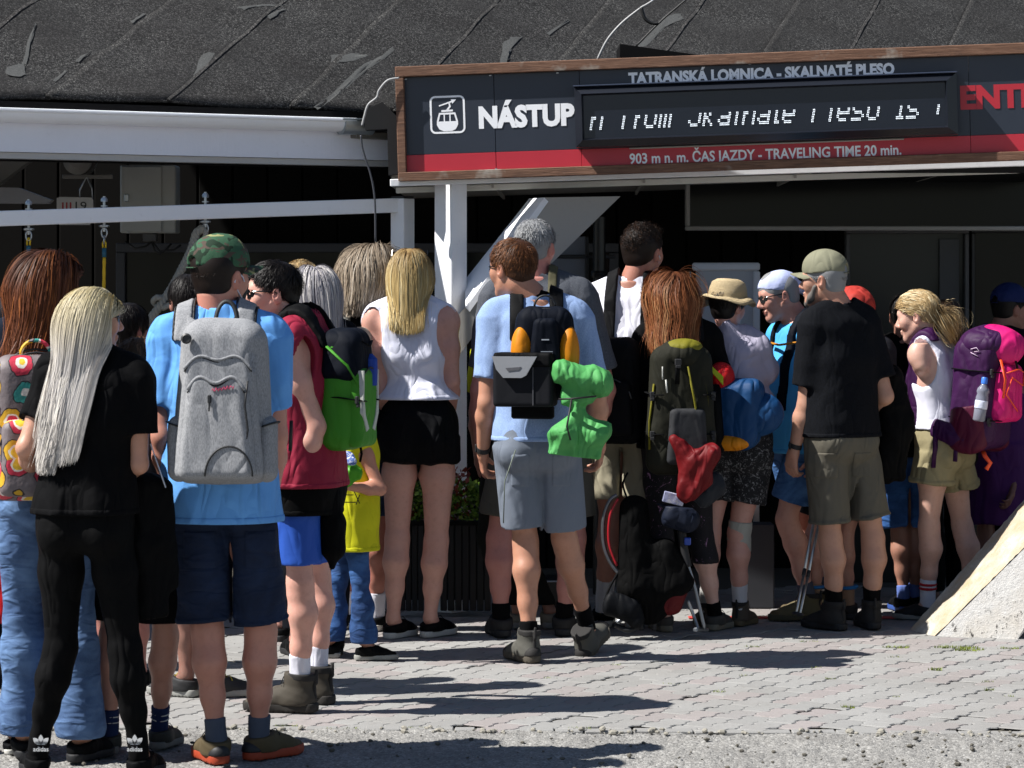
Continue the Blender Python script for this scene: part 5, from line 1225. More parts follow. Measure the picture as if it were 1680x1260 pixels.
# cables and bits near the sign corner
m = MB(); Rb = rotz(0); co_ = P3(612, 205, 15.0); m.prism([(v[0], v[2]) for v in (P3(597, 182, 15.0), P3(628, 168, 15.0), P3(655, 195, 15.0), P3(655, 285, 15.0), P3(638, 288, 15.0), P3(636, 212, 15.0), P3(600, 214, 15.0))], 14.95, 15.3, lambda v: v - co_); o = m.build('cable_hood', plain('0d0c0d', .6, name='black_hood'), label='black sheet metal hood holding cables beside the left end of the sign', cat='hood'); o.location = co_
CABM = plain('9a9a9a', .5, name='grey_cable')
def cable(pts, D, r, label, mat=CABM):
    c0 = P3(*pts[0][:2], D); P = [P3(p[0], p[1], D + (p[2] if len(p) > 2 else 0)) for p in pts]; S_ = []
    for i in range(len(P) - 1):
        a, b = P[i], P[i + 1]; pa = P[max(i - 1, 0)]; pb = P[min(i + 2, len(P) - 1)]
        for t in np.linspace(0, 1, 6)[:-1]: S_.append(.5 * ((2 * a) + (b - pa) * t + (2 * pa - 5 * a + 4 * b - pb) * t * t + (3 * a - pa - 3 * b + pb) * t ** 3))
    S_.append(P[-1]); m = MB(); m.tube([q - c0 for q in S_], r, 7); o = m.build('cable', mat, smooth=True, label=label, cat='cable'); o.location = c0
cable([(592, 222), (594, 240), (600, 262), (609, 290), (615, 330), (616, 398)], 14.85, .005, 'thin cable hanging from the gutter end down past the swing beam', plain('3e4046', .5, name='dark_cable'))
cable([(655, 128), (636, 132), (622, 148), (618, 160), (604, 172), (598, 190), (594, 206)], 14.85, .0055, 'pale cable looping from the sign corner to the gutter end')
cable([(980, 98), (996, 66), (1020, 38), (1050, 14), (1060, 8), (1072, 0), (1084, -14)], 15.4, .006, 'pale wire running up the roof above the sign')
cable([(1052, 12), (1058, 30), (1070, 38), (1080, 38)], 15.38, .009, 'short black cable end hooked on the roof wire', plain('111111', .6, name='black_cable'))
cable([(1043, 76), (1085, 34), (1120, 4), (1140, -14)], 15.5, .005, 'thin black wire climbing the roof right of the hooked cable', plain('111111', .6, name='black_cable'))

# ------------------------------------------------------------------ swing frame with hangers
SFo = P3(660, 1002, 15.2) * A3(1, 1, 0); SF = empty('rope_frame', SFo, label='white painted steel frame with a long top beam carrying ropes', cat='frame')
m = MB(); a = P3(-160, 364, 13.85); b = P3(650, 337, 15.2); m.beam(a - SFo, b - SFo, .078, .071, bev=.004); m.build('beam', WH, SF)
m = MB(); p = P3(660.5, 326, 15.2); m.box(A3(p[0] - SFo[0], 0, p[2] / 2), (.086, .086, p[2]), rotz(-38), bev=.003); m.build('post', WH, SF); m = MB(); m.box(A3(p[0] - SFo[0], 0, p[2] + .006), (.078, .078, .012), rotz(-38)); m.build('post_cap', plain('16161a', .5, name='plastic_cap'), SF)
def shackle(px, py, D, k, what):
    c0 = P3(px, py, D); E = empty('hanging_bolt', c0, label='%s galvanised eye bolt with shackle on the white swing beam' % k, cat='bolt', group='eye bolts under the swing beam'); s_ = D / F
    m = MB(); m.tube([A3(0, 0, 30 * s_), A3(0, 0, -28 * s_)], 2.4 * s_, 8); m.lathe(A3(0, 0, 21 * s_), [(5.5 * s_, 0), (5.5 * s_, 4 * s_), (3.4 * s_, 7 * s_)], 6); m.lathe(A3(0, 0, 13 * s_), [(6 * s_, 0), (6 * s_, 2 * s_)], 8); m.build('bolt', STEEL, E, smooth='auto')
    m = MB(); m.lathe(A3(0, 0, -20 * s_), [(4 * s_, -2 * s_), (9 * s_, 0), (9 * s_, 2 * s_), (4 * s_, 3 * s_)], 8); m.build('washer', STEEL, E, smooth='auto')
    m = MB(); m.tube([A3(4.6 * s_ * math.sin(t), 0, (-30 - 8 * math.cos(t)) * s_) for t in np.linspace(0, 6.28, 15)], 1.4 * s_, 6); m.build('shackle', STEEL, E, smooth=True)
    if what > 1: m = MB(); m.tube([A3(0, 5 * s_ * math.sin(t), (-42 - 7 * math.cos(t)) * s_) for t in np.linspace(0, 6.28, 15)], 1.3 * s_, 6); m.build('ring', STEEL, E, smooth=True)
D1, D2, D3 = 14.19, 14.40, 14.68
shackle(47, 357, D1, 'leftmost', 1); shackle(171, 352, D2, 'middle', 2); shackle(337, 345, D3, 'rightmost', 1)
def rope_yellow(px, y0, y1, D, label, dx=0):
    c0 = P3(px, y0, D); s_ = D / F; E = empty('swing_rope', c0, label=label, cat='rope')
    m = MB(); m.tube([A3(0, 0, 0), A3(2.5 * s_, 0, -5 * s_), A3(2 * s_, 0, -13 * s_)], 1.6 * s_, 6); m.tube([A3(0, 0, 0), A3(-2.5 * s_, 0, -5 * s_), A3(-2 * s_, 0, -13 * s_)], 1.6 * s_, 6); m.build('eye_loop', plain('d8b41c', .6, name='yellow_rope'), E, smooth=True)
    m = MB(); m.tube([A3(0, 0, -13 * s_), A3(0, 0, -28 * s_)], 3.6 * s_, 8); m.build('binding', plain('1e5a72', .6, name='teal_binding'), E, smooth=True)
    m = MB(); path = [lerp(A3(0, 0, -28 * s_), P3(px + dx, y1, D) - c0, t) for t in np.linspace(0, 1, 46)]; m.tube(path, [(2.6 + .5 * (i % 2)) * s_ for i in range(46)], 7); m.build('rope', plain('d8ae18', .7, name='yellow_rope'), E, smooth=True)
rope_yellow(47, 390, 760, D1, 'yellow braided swing rope with teal binding hanging at the far left'); rope_yellow(171, 394, 800, D2, 'yellow braided swing rope with teal binding beside the grey window', -5)
# thick knotted rope
c0 = P3(330, 372, D3); KR = empty('climbing_rope', c0, label='thick grey climbing rope with a knot slanting down from the swing beam', cat='rope'); RM = plain('9a9890', .9, name='hemp'); 
pth = [(333, 374), (322, 382), (318, 396), (313, 412), (300, 438), (284, 468), (268, 494), (252, 516), (238, 536), (222, 566), (206, 592), (190, 620)]; P = []
for i in range(len(pth) - 1):
    for t in np.linspace(0, 1, 14)[:-1]: P.append(lerp(P3(*pth[i], D3), P3(*pth[i + 1], D3), t) - c0)
P = np.array(P); dist = np.concatenate([[0], np.cumsum(np.linalg.norm(np.diff(P, axis=0), axis=1))]); ra = .0105
for q in range(3):
    m = MB(); pp = []
    for i, p in enumerate(P):
        d = nrm(P[min(i + 1, len(P) - 1)] - P[max(i - 1, 0)]); u1 = nrm(np.cross(d, A3(0, 1, 0))); u2 = A3(0, 1, 0); a = dist[i] / .062 * 6.28 + q * 2.094; pp.append(p + (u1 * math.cos(a) + u2 * math.sin(a)) * ra)
    m.tube(pp, .0112, 7); m.build('rope_strand', RM, KR, smooth=True)
kc = P3(267, 494, D3) - c0; m = MB(); kn = [kc + A3(.042 * math.cos(t) * (1 - .25 * math.sin(3 * t)), .022 * math.sin(2 * t), .026 * math.sin(t) + .008 * math.cos(2 * t)) for t in np.linspace(0, 12.3, 70)]
for i in range(70): kn[i] = kn[i] + A3(.0, .006 * math.sin(i), .004 * (i / 35 - 1))
m.tube(kn, .0125, 7); m.build('knot', RM, KR, smooth=True)
m = MB(); m.tube([A3(.004, 0, .005), A3(.022, 0, -.03), A3(.014, 0, -.075), A3(-.004, -.01, -.1)], .013, 8); m.build('rope_tail', RM, KR, smooth=True)

# ------------------------------------------------------------------ concrete buttress at right
BUo = P3(1580, 1043, 14.1) * A3(1, 1, 0); t = NT('stained_plaster'); v = t.co(); n = t.noise(v, 3.2, 5, .65); n2 = t.noise(v, 34, 6, .75); n3 = t.noise(v, 5, 4, .7, .4); n4 = t.noise(v, 150, 3, .7)
c = t.mix(t.ramp(n, [(.5, 0.), (.75, .5)]), (.74, .73, .71), (.5, .40, .26)); c = t.mix(t.math('MULTIPLY', t.ramp(n2, [(.575, 0.), (.6, 1.)]), t.ramp(n3, [(.42, 0.), (.58, 1.)])), c, (.02, .02, .022)); c = t.mix(t.math('MULTIPLY', n4, .35), c, (.25, .22, .18))
PLB = t.set(c, .85, normal=t.bump(n4, .5, .004, t.bump(n2, .5, .01)))
t = NT('rough_worn_plaster'); v = t.co(); n = t.noise(v, 6, 5, .7); n2 = t.noise(v, 110, 5, .8); n3 = t.noise(v, 2.5, 3); c = t.ramp(n, [(.3, (.5, .36, .2)), (.5, (.5, .45, .36)), (.62, (.6, .57, .5))]); c = t.mix(t.ramp(n2, [(.57, 0.), (.68, .8)]), c, (.12, .11, .10)); PLT = t.set(c, .9, normal=t.bump(n2, .9, .01))
BU = empty('buttress', BUo, label='slanting stained white concrete buttress rising to the right edge', cat='buttress')
D_ = 14.08; g = lambda px, py, D=D_: P3(px, py, D)
fr = [g(1534, 1046), g(1668, 1050, 13.95), g(1684, 1032, 13.94), g(1990, 720, 13.64), g(1860, 720, 13.77)]
sh = [A3(-.165, .45, 0)] * 5
bk = [P3(1490, 1028, 14.55), P3(1640, 1028, 14.55), P3(1655, 1012, 14.55), P3(1960, 705, 14.55), P3(1812, 672, 14.55)]
bk[0] = A3(P3(1492, 456, 14.32)[0], 14.32, .0); fr[0][2] = fr[1][2] = -.01; bk[0][2] = bk[1][2] = -.01
# left face split by a rib: two strips
def lerpP(i, t): return lerp(fr[i], bk[i], t)
m = MB(); m.add([v - BUo for v in fr] + [v - BUo for v in bk], [(0, 1, 2, 3, 4), (5, 9, 8, 7, 6), (0, 5, 6, 1), (1, 6, 7, 2), (2, 7, 8, 3), (3, 8, 9, 4)]); m.build('plaster_body', PLB, BU)
nv = 70; nu = 16; V = []; rr = np.random.RandomState(8)
lowA, lowB, hiA, hiB = fr[0], bk[0], fr[4], bk[4]; fn_ = nrm(np.cross(hiA - lowA, lowB - lowA)); fn_ = fn_ if fn_[0] < 0 else -fn_
for i in range(nu + 1):
    for j in range(nv + 1):
        u_, t_ = i / nu, j / nv; p = lerp(lerp(lowA, hiA, t_), lerp(lowB, hiB, t_), u_); rib = .010 * math.exp(-((u_ - .5) / .035) ** 2); V.append(p - BUo + fn_ * (.004 + rib + rr.uniform(-.0022, .0022)))
V = np.array(V); a_ = (np.arange(nu)[:, None] * (nv + 1) + np.arange(nv)[None]).ravel(); Qf = np.stack([a_, a_ + nv + 1, a_ + nv + 2, a_ + 1], 1)
obj_np('worn_top_face', (V, Qf), PLT, BU)
# ------------------------------------------------------------------ planters
PT = [plain(c_, .75, name='planter_board') for c_ in ('1a1718', '151314')]
leafm = NT('planter_leaves'); v = leafm.co(); oi = leafm.noise(v, 60, 2); LF = leafm.set(leafm.ramp(oi, [(.3, (.03, .08, .01)), (.5, (.12, .24, .03)), (.7, (.34, .48, .08))]), .5); RL = plain('7a2f22', .6, name='red_leaves'); PLF = plain('8f7f8d', .6, name='flowers')
for (x0, x1, lab) in ((645, 716, 'dark slatted wooden planter behind the bare legs of the blonde woman'), (722, 806, 'dark slatted wooden planter with green and red plants beside the man in grey shorts')):
    D = 14.84; o0 = P3((x0 + x1) / 2, 1008, D) * A3(1, 1, 0); E = empty('planter', o0, label=lab, cat='planter'); y0 = 853; zt = P3(0, y0, D)[2]; zb_ = .03; xa = P3(x0, 0, D)[0]; xb = P3(x1, 0, D)[0]; k = 7; w = (xb - xa) / k
    for i in range(k): m = MB(); m.box(A3(xa + (i + .5) * w - o0[0], 0, (zt + zb_) / 2), (w * .9, .025, zt - zb_), bev=.004); m.build('slat', PT[i % 2], E)
    m = MB(); m.box(A3((xa + xb) / 2 - o0[0], .055, zt / 2 + .03), (xb - xa - .02, .08, zt - .1)); m.build('box', BLK, E); m = MB(); m.box(A3((xa + xb) / 2 - o0[0], .04, zt - .015), (xb - xa + .02, .13, .02), bev=.003); m.build('rim', BLK, E)
    rr = np.random.RandomState(int(x0)); 
    for nm, mt, n, hh, xr in (('leaves', LF, 900, .2, (xa, xb)), ('red_leaves', RL, 160, .26, (xa + .02, xa + .14) if x0 > 700 else (xa + .05, xa + .1)), ('flowers', PLF, 60, .14, (xa, xb))):
        m = MB()
        for i in range(n):
            b = A3(rr.uniform(*xr) - o0[0], rr.uniform(.0, .09), zt + hh * rr.rand() ** 1.2 - .02); d = nrm(rr.randn(3) + A3(0, -.3, .6)); s_ = nrm(np.cross(d, rr.randn(3))); l = rr.uniform(.018, .042); wd = l * .32
            m.add([b, b + d * l * .5 + s_ * wd, b + d * l, b + d * l * .5 - s_ * wd], [(0, 1, 2, 3)])
        m.build(nm, mt, E, kind='stuff')
# low box with silver rim and red kerb behind the crowd
rb = rbox(890, 952, 935, 1010, 15.1, .3, 'waste_bin', plain('101114', .5, name='bin'), None, P3(912, 1005, 15.1) * A3(1, 1, 0), label='low black bin with a thin silver rim behind the walking man', cat='bin'); rb.location = P3(912, 1005, 15.1) * A3(1, 1, 0)
rbox(889, 953, 936, 956, 15.09, .32, 'rim', STEEL, rb, P3(912, 1005, 15.1) * A3(1, 1, 0))
xa_, xb_ = P3(1130, 0, 14.75)[0], P3(1490, 0, 14.75)[0]; m = MB(); m.box(((xa_ + xb_) / 2, 14.78, .004), (xb_ - xa_, .07, .006), bev=.001); m.build('red_line', plain((.5, .06, .05), .6, name='red_line_paint'), kind='structure')
m = MB(); m.box((.0, .0, .5), (.26, .26, 1.0), bev=.01); o = m.build('grey_plinth', plain('2c2e34', .7, name='plinth'), label='narrow grey plinth standing behind the bandaged leg', cat='plinth'); o.location = (P3(1243, 0, 15.2)[0], 15.3, 0); o.scale = (.65, .65, .42)
# ------------------------------------------------------------------ materials of the people
def K(c, r=.85, **k): return cloth(c, r, **k)
RUB = plain('17171a', .7, name='black_rubber'); GREYR = plain('8f8f8a', .7, name='grey_rubber'); WHR = plain('c9c7c0', .6, name='white_rubber'); BLKC = K('08080a', .8, name='black_cloth', wr=.5); BLK2 = K('0c0d10', .7, name='black_nylon', wr=.3)
SUNB = NT('dark_plastic').set((.006, .006, .007), .18, 0, .5); ORS = plain('a33c1c', .65, name='orange_sole')
BR = plain('3f3a30', .75, name='boot_leather'); BRG = plain('4b4a44', .8, name='grey_suede'); DKB = plain('1c1a19', .8, name='dark_leather'); OLV = plain('4d4128', .8, name='olive_suede')
def camo():
    t = NT('camouflage_cloth'); v = t.co(); n1 = t.noise(v, 17, 2, .5, .8); n2 = t.noise(t.co((1, 1, 1.3), (1, 2, 0)), 20, 2, .5, 1.); n3 = t.noise(t.co((1, 1.2, 1), (2, .4, 1)), 15, 2, .5, .6)
    c = t.mix(t.ramp(n1, [(.49, 0.), (.5, 1.)]), (.035, .09, .05), (.012, .028, .016)); c = t.mix(t.ramp(n2, [(.56, 0.), (.57, 1.)]), c, (.07, .05, .04)); c = t.mix(t.ramp(n3, [(.63, 0.), (.64, 1.)]), c, (.24, .24, .11))
    return t.set(c, .85, normal=t.bump(t.noise(v, 30, 3), .3, .01), spec=.2)
def floral():
    t = NT('floral_print'); v = t.co(); vo = t.n('TexVoronoi'); vo.inputs['Scale'].default_value = 12; vo.inputs['Randomness'].default_value = .75; t.l(v, vo.inputs['Vector']); sp = t.n('SeparateColor'); t.l(vo.outputs['Color'], sp.inputs[0])
    n = t.noise(v, 26, 2, .5); d = t.math('MULTIPLY_ADD', n, .30, vo.outputs['Distance']); d = t.math('SUBTRACT', d, .15)
    fl = t.ramp(sp.outputs[0], [(0., 'c79a16'), (.3, 'b8243f'), (.52, '2f8d86'), (.7, 'c79a16'), (.85, 'c8404e')], 'CONSTANT'); ct = t.ramp(sp.outputs[1], [(0., 'c8334a'), (.5, 'd8b42c')], 'CONSTANT')
    c = t.mix(t.ramp(d, [(.52, 1.), (.53, 0.)], 'LINEAR'), '6f6567', '1c161b'); c = t.mix(t.ramp(d, [(.48, 1.), (.49, 0.)]), c, fl); c = t.mix(t.ramp(d, [(.30, 1.), (.31, 0.)]), c, 'd9d5cc'); c = t.mix(t.ramp(d, [(.22, 1.), (.23, 0.)]), c, ct)
    return t.set(c, .6, normal=t.bump(t.noise(v, 20, 3), .4, .012))
def speckle(c1, c2, sc=26, th=.6, name='patterned_cloth'):
    t = NT(name); v = t.co(); n = t.noise(v, sc, 5, .75, 1.8); return t.set(t.mix(t.ramp(n, [(th, 0.), (th + .05, 1.)]), c1, c2), .8, normal=t.bump(t.noise(v, 15, 3), .4, .015), spec=.2)
GRYH = heather('97989b', '77787b', 420.0, name='grey_heather')
H_BROWN = hair_mat('5c3018', root='2a150b', c2='9a5a2c', name='brown_hair', rough=.33); H_BLOND = hair_mat('b3aeaa', root='b9aa7e', c2='d6cfc4', name='ash_blonde_hair', rough=.35); H_BLONDE2 = hair_mat('bca26c', root='6a5030', c2='d8caa0', name='blonde_hair', rough=.38); H_SILV = hair_mat('8d8a90', c2='c9c4c0', name='silver_hair', rough=.36); H_ASH = hair_mat('9b8b78', root='55483a', c2='c4b8a8', name='ash_hair', rough=.42)
H_DARK = hair_mat('120d0c', name='dark_hair', rough=.4); H_RED = hair_mat('7c4828', root='4a2818', c2='a87c54', name='ginger_hair', rough=.34); H_GREY = hair_mat('8c8d8f', c2='4b4b4e', name='grey_hair', rough=.5); H_CURL = hair_mat('1a100b', c2='3a2415', name='dark_brown_hair'); H_MID = hair_mat('50301a', c2='7a4c2a', root='2c1a10', name='auburn_hair'); H_PONY = hair_mat('b0956a', root='6a563c', c2='d6c8a4', name='blonde_tail'); H_CHILD = hair_mat('4a3624', c2='6b4c34', name='child_hair')

# ------------------------------------------------------------------ 1 blonde woman in black (front left)
B = person('woman in black with very long straight ash blonde hair at the front left', 138, 1276, 463, 'f', yaw=-8, hyaw=-62, hpitch=2, headx=144, neckx=154, hipx=140, skin='b98468', vox=.008, hvox=.0036,
           legs=dict(L=(100, 1060, .0, 62, 1276, 20), R=(205, 1060, 0, 228, 1278, -15)), arms=dict(L=(42, 735, -.05, 65, 800, .22), R=(228, 762, -.03, 170, 800, .24)))
Bw = B
long_wear(B, K('0a0a0c', .8, name='black_leggings', wr=.5), hem=.026, off=.004, amp=.003, flare=0, name='leggings')
top_wear(B, K('0b0b0e', .85, name='black_tee', wr=.6), 842, sleeve=.62, off=.014, loose=.012, amp=.010, name='tee_shirt', flare=.022)
long_hair(B, H_BLOND, .61, n=1900, w=.0019, nseg=18, clumps=150, vol=.012, back=.9, gravity=.45, jit=.05, push=A3(-.085, -.02, 0), wave=.0004)
sunglasses(B, SUNB); shoes(B, 'sneaker', BLK2, RUB)
LG = plain('d6d6d6', .6, name='white_print')
def trefoil(px, py, D, w, par, root, yaw, word='adidas'):
    """three leaves with stripes and the word below, printed on the leg"""
    c = P3(px, py, D) - root; u = w / 34.0; E = empty('leg_logo', c, (0, 0, math.radians(yaw))); E.parent = par
    for a, sx_ in ((0, 0), (48, .5), (-48, -.5)):
        m = MB(); ca, sa = math.cos(math.radians(-a)), math.sin(math.radians(-a)); L = 19; pts = []
        for t in np.linspace(0, 1, 9): pts.append((-4.6 * math.sin(math.pi * t) ** .8, L * t))
        for t in np.linspace(1, 0, 9)[1:-1]: pts.append((4.6 * math.sin(math.pi * t) ** .8, L * t))
        pts = [((x * ca - z * sa) * u, (x * sa + z * ca + 2) * u) for x, z in pts]; m.prism(pts, -.0012, .0); m.build('leaf', LG, E)
    for k in range(3): m = MB(); m.box((0, -.002, (2.2 + 2.6 * k) * u), (22 * u, .0012, .8 * u)); m.build('stripe', plain('0a0a0c', .8, name='leg_black'), E)
    put_text(word, 'lettering', LG, E, -14 * u, -9.5 * u, 14 * u, -1.5 * u, -.0003, bold=.03, ref='d', extr=.0008)
for (px, yw, sd) in ((67, 0, 'L'), (221, 0, 'R')):
    a = B['J']['a' + sd]; trefoil(px, 1224, B['D'] + a[1] - .052, 30 / 485, B['E'], B['root'], yw)
# jacket over the arm
def blob_thing(name, label, cat, pts, mat, px, py, D, amp=.016, f=22, vox=.007, parts=None, k=.04, group=None, cuts=None, zs=.6):
    """pts: (px, py, dd, rx, rz) ellipsoids in picture position, radii in metres"""
    c0 = P3(px, py, D); g = Sh()
    for q in pts:
        c = P3(q[0], q[1], D + q[2]) - c0
        if len(q) == 5: g.ell(c, (q[3], (q[3] + q[4]) * .32, q[4]), k=k)
        else: g.seg(c, P3(q[5], q[6], D + q[7]) - c0, (q[3], q[4]), (q[8], q[9]), k=k)
    g.disp(folds(nseed(), amp, f, zs)); g.disp(folds(nseed(), amp * .35, f * 2.4, zs))
    if cuts: cuts(g, c0)
    o = obj_np(name, g.mesh(vox), mat, None, label=label, cat=cat, group=group); o.location = c0; return o, c0
blob_thing('jacket', 'black jacket hanging over the arm of the long haired blonde woman', 'jacket', [(235, 800, 0, .06, .05, 225, 900, .0, .11, .05), (225, 900, 0, .11, .05, 245, 1010, .0, .075, .035), (265, 800, .02, .05, .05, 272, 960, .02, .05, .03)], BLKC, 240, 900, B['D'] + .05, amp=.014, cuts=lambda g, c: g.plane(P3(240, 1018, B['D']) - c, (0.1, 0, -1)))
m = MB(); c0 = P3(258, 735, B['D'] + .02); m.beam(P3(247, 728, B['D'] + .02) - c0, P3(272, 800, B['D'] + .02) - c0, .012, .003, up=(1, 0, 0)); o = m.build('lanyard', plain('c9ccd4', .5, name='white_ribbon'), label='white printed lanyard strap hanging beside the arm of the blonde woman', cat='lanyard'); o.location = c0

# ------------------------------------------------------------------ 2 brown haired woman with floral pack (far left)
B = person('woman in blue jeans with long brown hair and floral backpack at the left edge', 72, 1246, 403, 'f', yaw=12, hyaw=-38, headx=74, neckx=72, hipx=78, skin='b98060', vox=.009, hvox=.0045, wid=1.04,
           legs=dict(L=(38, 1010, 0, 40, 1246, 12), R=(125, 1010, 0, 132, 1252, -25)), arms=dict(L=(-12, 700, -.02, 5, 800, .2), R=(150, 700, .0, 140, 780, .25)))
long_wear(B, denim('33486c', '6a88b0'), hem=.045, off=.011, amp=.009, f=22, flare=.016, stack=.006, name='jeans')
top_wear(B, K('17202e', .85, name='navy_tee'), 810, sleeve=.7, off=.012, loose=.014, name='tee_shirt')
long_hair(B, H_BROWN, .42, n=1700, w=.0020, nseg=15, clumps=90, vol=.014, back=.6, gravity=.36, jit=.12, wave=.003, push=A3(-.07, -.02, 0))
shoes(B, 'sneaker', BLK2, RUB, lace=plain('a02020', .6, name='red_lace'))
FLM = floral(); TRM = plain('15131a', .6, name='dark_piping'); E, toL = pack_frame(B, 700, 'floral printed backpack with yellow and red flowers on the brown haired woman', .16, xoff=-.045)
h = Sh(); h.box((0, 0, 0), (.155, .075, .245), .06, k=0, taper=.06); h.disp(folds(nseed(), .005, 16)); pk(E, h, FLM, 'pack_body', .008)
h = Sh(); h.box((0, -.085, -.10), (.125, .04, .13), .035, taper=.04); h.disp(folds(nseed(), .004, 20)); po = pk(E, h, FLM, 'front_pocket', .0075)
m = MB(); m.tube([(.132 * math.cos(a), -.1, -.095 + .13 * math.sin(a)) for a in np.linspace(0, math.pi, 15)], .004, 6); m.build('zip', TRM, po, smooth=True)
m = MB(); m.tube([(.158 * math.cos(a) , -.02 + .0, .05 + .2 * math.sin(a)) for a in np.linspace(.1, math.pi - .1, 17)], .0045, 6); m.tube([(.158 * math.cos(a), .03, .06 + .2 * math.sin(a)) for a in np.linspace(.1, math.pi - .1, 17)], .0045, 6); m.build('zip', TRM, E, smooth=True)
m = MB(); m.tube([(.05 * math.cos(a), .03, .24 + .05 * math.sin(a)) for a in np.linspace(0, math.pi, 12)], .011, 8, flat=.6); m.build('handle', FLM, E, smooth=True)
m = MB(); m.prism([(.05 * math.cos(a) + .03, .05 * math.sin(a) - .015) for a in np.linspace(0, 6.0, 16)], -.128, -.12); o = m.build('badge', plain('241b2c', .5, name='badge'), po); m = MB(); put_text('Roxy', 'lettering', plain('6b4f9a', .5, name='violet_ink'), po, -.01, -.03, .065, .0, -.1285, bold=.01)
straps(B, E, toL, FLM, .05, .11, edge=None, thick=.014)

# ------------------------------------------------------------------ 3 man in light blue tee, camouflage cap, grey backpack
B = person('man in light blue tee and camouflage cap carrying a grey school backpack', 362, 1252, 388, 'm', yaw=-3, hyaw=-32, hpitch=-2, headx=356, neckx=357, hipx=362, skin='bb806a', ared=.5, vox=.0075, hvox=.0038, wid=1.0,
           legs=dict(L=(340, 1030, .0, 355, 1256, 22), R=(428, 1030, 0, 425, 1250, -38)), arms=dict(L=(268, 715, -.02, 282, 830, .13), R=(452, 715, .0, 440, 840, .14)))
short_wear(B, denim('10192c', '1d2c48', name='dark_denim'), 1018, 1022, r=.098, off=.010, amp=.007, cuff=.018, name='denim_shorts')
pockets(B, denim('10192c', '1d2c48', name='dark_denim'), [(298, 872, 352, 935), (398, 872, 450, 935)])
top_wear(B, K('64a2e6', .8, name='sky_blue_jersey', wr=.75), 855, sleeve=.72, off=.013, loose=.022, amp=.0095, f=13, name='tee_shirt', flare=.016, hemoff=.022)
short_hair(B, H_CURL, .012, 1500, 'down', lift=.2, w=.0009, slope=.4, z0=-.035, zmin=-.04, cut=lambda L: L[:, 2] < .02)
cap_hat(B, camo(), yaw=-22, name='camouflage_cap')
MK = paint('c8cde0', .6, .02, name='mask_white'); m = MB(); O, Rh = B['Hd'], B['HR']; T_ = lambda x, y, z: O + Rh @ A3(x, y, z)
for q in (-1, 1): m = MB(); m.tube([T_(q * .062, .06, -.025), T_(q * .076, .03, .0), T_(q * .082, .004, .012), T_(q * .084, -.016, .006), T_(q * .082, -.024, -.014), T_(q * .072, .0, -.04), T_(q * .06, .045, -.075)], .0026, 6); m.build('mask_loop', MK, B['E'], smooth=True)

h = Sh(); h.seg(T_(0, .075, -.03), T_(0, .062, -.09), (.058, .045), (.045, .04), u=Rh[:, 0], k=.02); h.seg(T_(0, .11, -.03), T_(0, .09, -.09), .02, .02, k=.03); obj_np('face_mask', h.mesh(.005), plain('1d1d22', .8, name='dark_mask'), B['E'])
for sd in 'LR': sock(B, sd, .07, K('4a5262', .9, name='slate_sock'))
shoes(B, 'trail', OLV, ORS, lace=DKB, heel=plain('15161a', .6, name='black_heel'), toe=None)
E, toL = pack_frame(B, 656, 'light grey heather school backpack with curved pockets on the man in light blue', .20, xoff=.052, zdd=-.25, tilt=-3)
EDG = plain('0c0d10', .6, name='black_piping')
h = Sh(); h.box((0, 0, -.005), (.158, .085, .275), .075, taper=.12); h.disp(folds(nseed(), .005, 13)); pk(E, h, GRYH, 'pack_body', .0075)
for q in (-1, 1):
    h = Sh(); h.seg((q * .145, -.01, -.235), (q * .15, -.01, -.085), (.04, .07), (.034, .06), k=.0); h.plane((0, 0, -.085), (q * -.35, 0, 1)); h.disp(folds(nseed(), .004, 24)); sp_ = pk(E, h, GRYH, 'side_pocket', .007)
    m = MB(); m.tube([(q * (.15 + .036 * math.cos(a)) , -.01 + .064 * math.sin(a), -.085 + q * .0 + .012 * math.cos(a)) for a in np.linspace(-1.9, 1.9, 14)], .0055, 6, flat=.6); m.build('elastic_edge', EDG, sp_, smooth=True)
def arch(par, w, z0, z1, zm, y, d, name='front_pocket', wave=.012, tap=.15, mat=GRYH, bottom=-.25, amp=.004):
    """pocket with an arched, slightly winged top"""
    h = Sh(); h.box((0, y, (z0 + z1) / 2), (w, d, (z1 - z0) / 2), .032, taper=tap)
    h.disp(folds(nseed(), amp, 22)); g = np.float32
    h.inter(lambda X, Y, Z: (Z - (g(zm) - g(wave) * np.cos(X / w * 6.0) - (X / w) ** 2 * g(.05))) * g(.8)); return pk(E, h, mat, name, .0062, ) if par is None else obj_np(name, h.mesh(.0062), mat, par)
p1 = arch(None, .130, -.266, .165, .14, -.092, .052); p2 = arch(p1, .114, -.266, .09, .066, -.126, .058, 'outer_pocket', wave=.016)
m = MB(); zf = lambda x, w, zm, wv_: zm - wv_ * math.cos(x / w * 6) - (x / w) ** 2 * .05
m.tube([(x, -.146 + abs(x) * .05, zf(x, .13, .14, .012) + .001) for x in np.linspace(-.112, .112, 25)], .0048, 6); m.tube([(x, -.186 + abs(x) * .1, zf(x, .114, .066, .016) + .002) for x in np.linspace(-.094, .094, 25)], .006, 6); m.build('pocket_welt', GRYH, p1, smooth=True)
m = MB(); m.tube([(x, -.142 + abs(x) * .05, zf(x, .13, .14, .012) - .007) for x in np.linspace(-.112, .112, 25)], .0026, 6); m.tube([(x, -.183 + abs(x) * .1, zf(x, .114, .066, .016) - .008) for x in np.linspace(-.094, .094, 25)], .003, 6); m.build('zip', EDG, p1, smooth=True)
m = MB(); m.tube([(.078 * math.cos(a) + .045, -.1845 , -.252 + .098 * math.sin(a)) for a in np.linspace(0, math.pi, 19)], .0032, 6); m.build('arc_piping', EDG, p2, smooth=True)
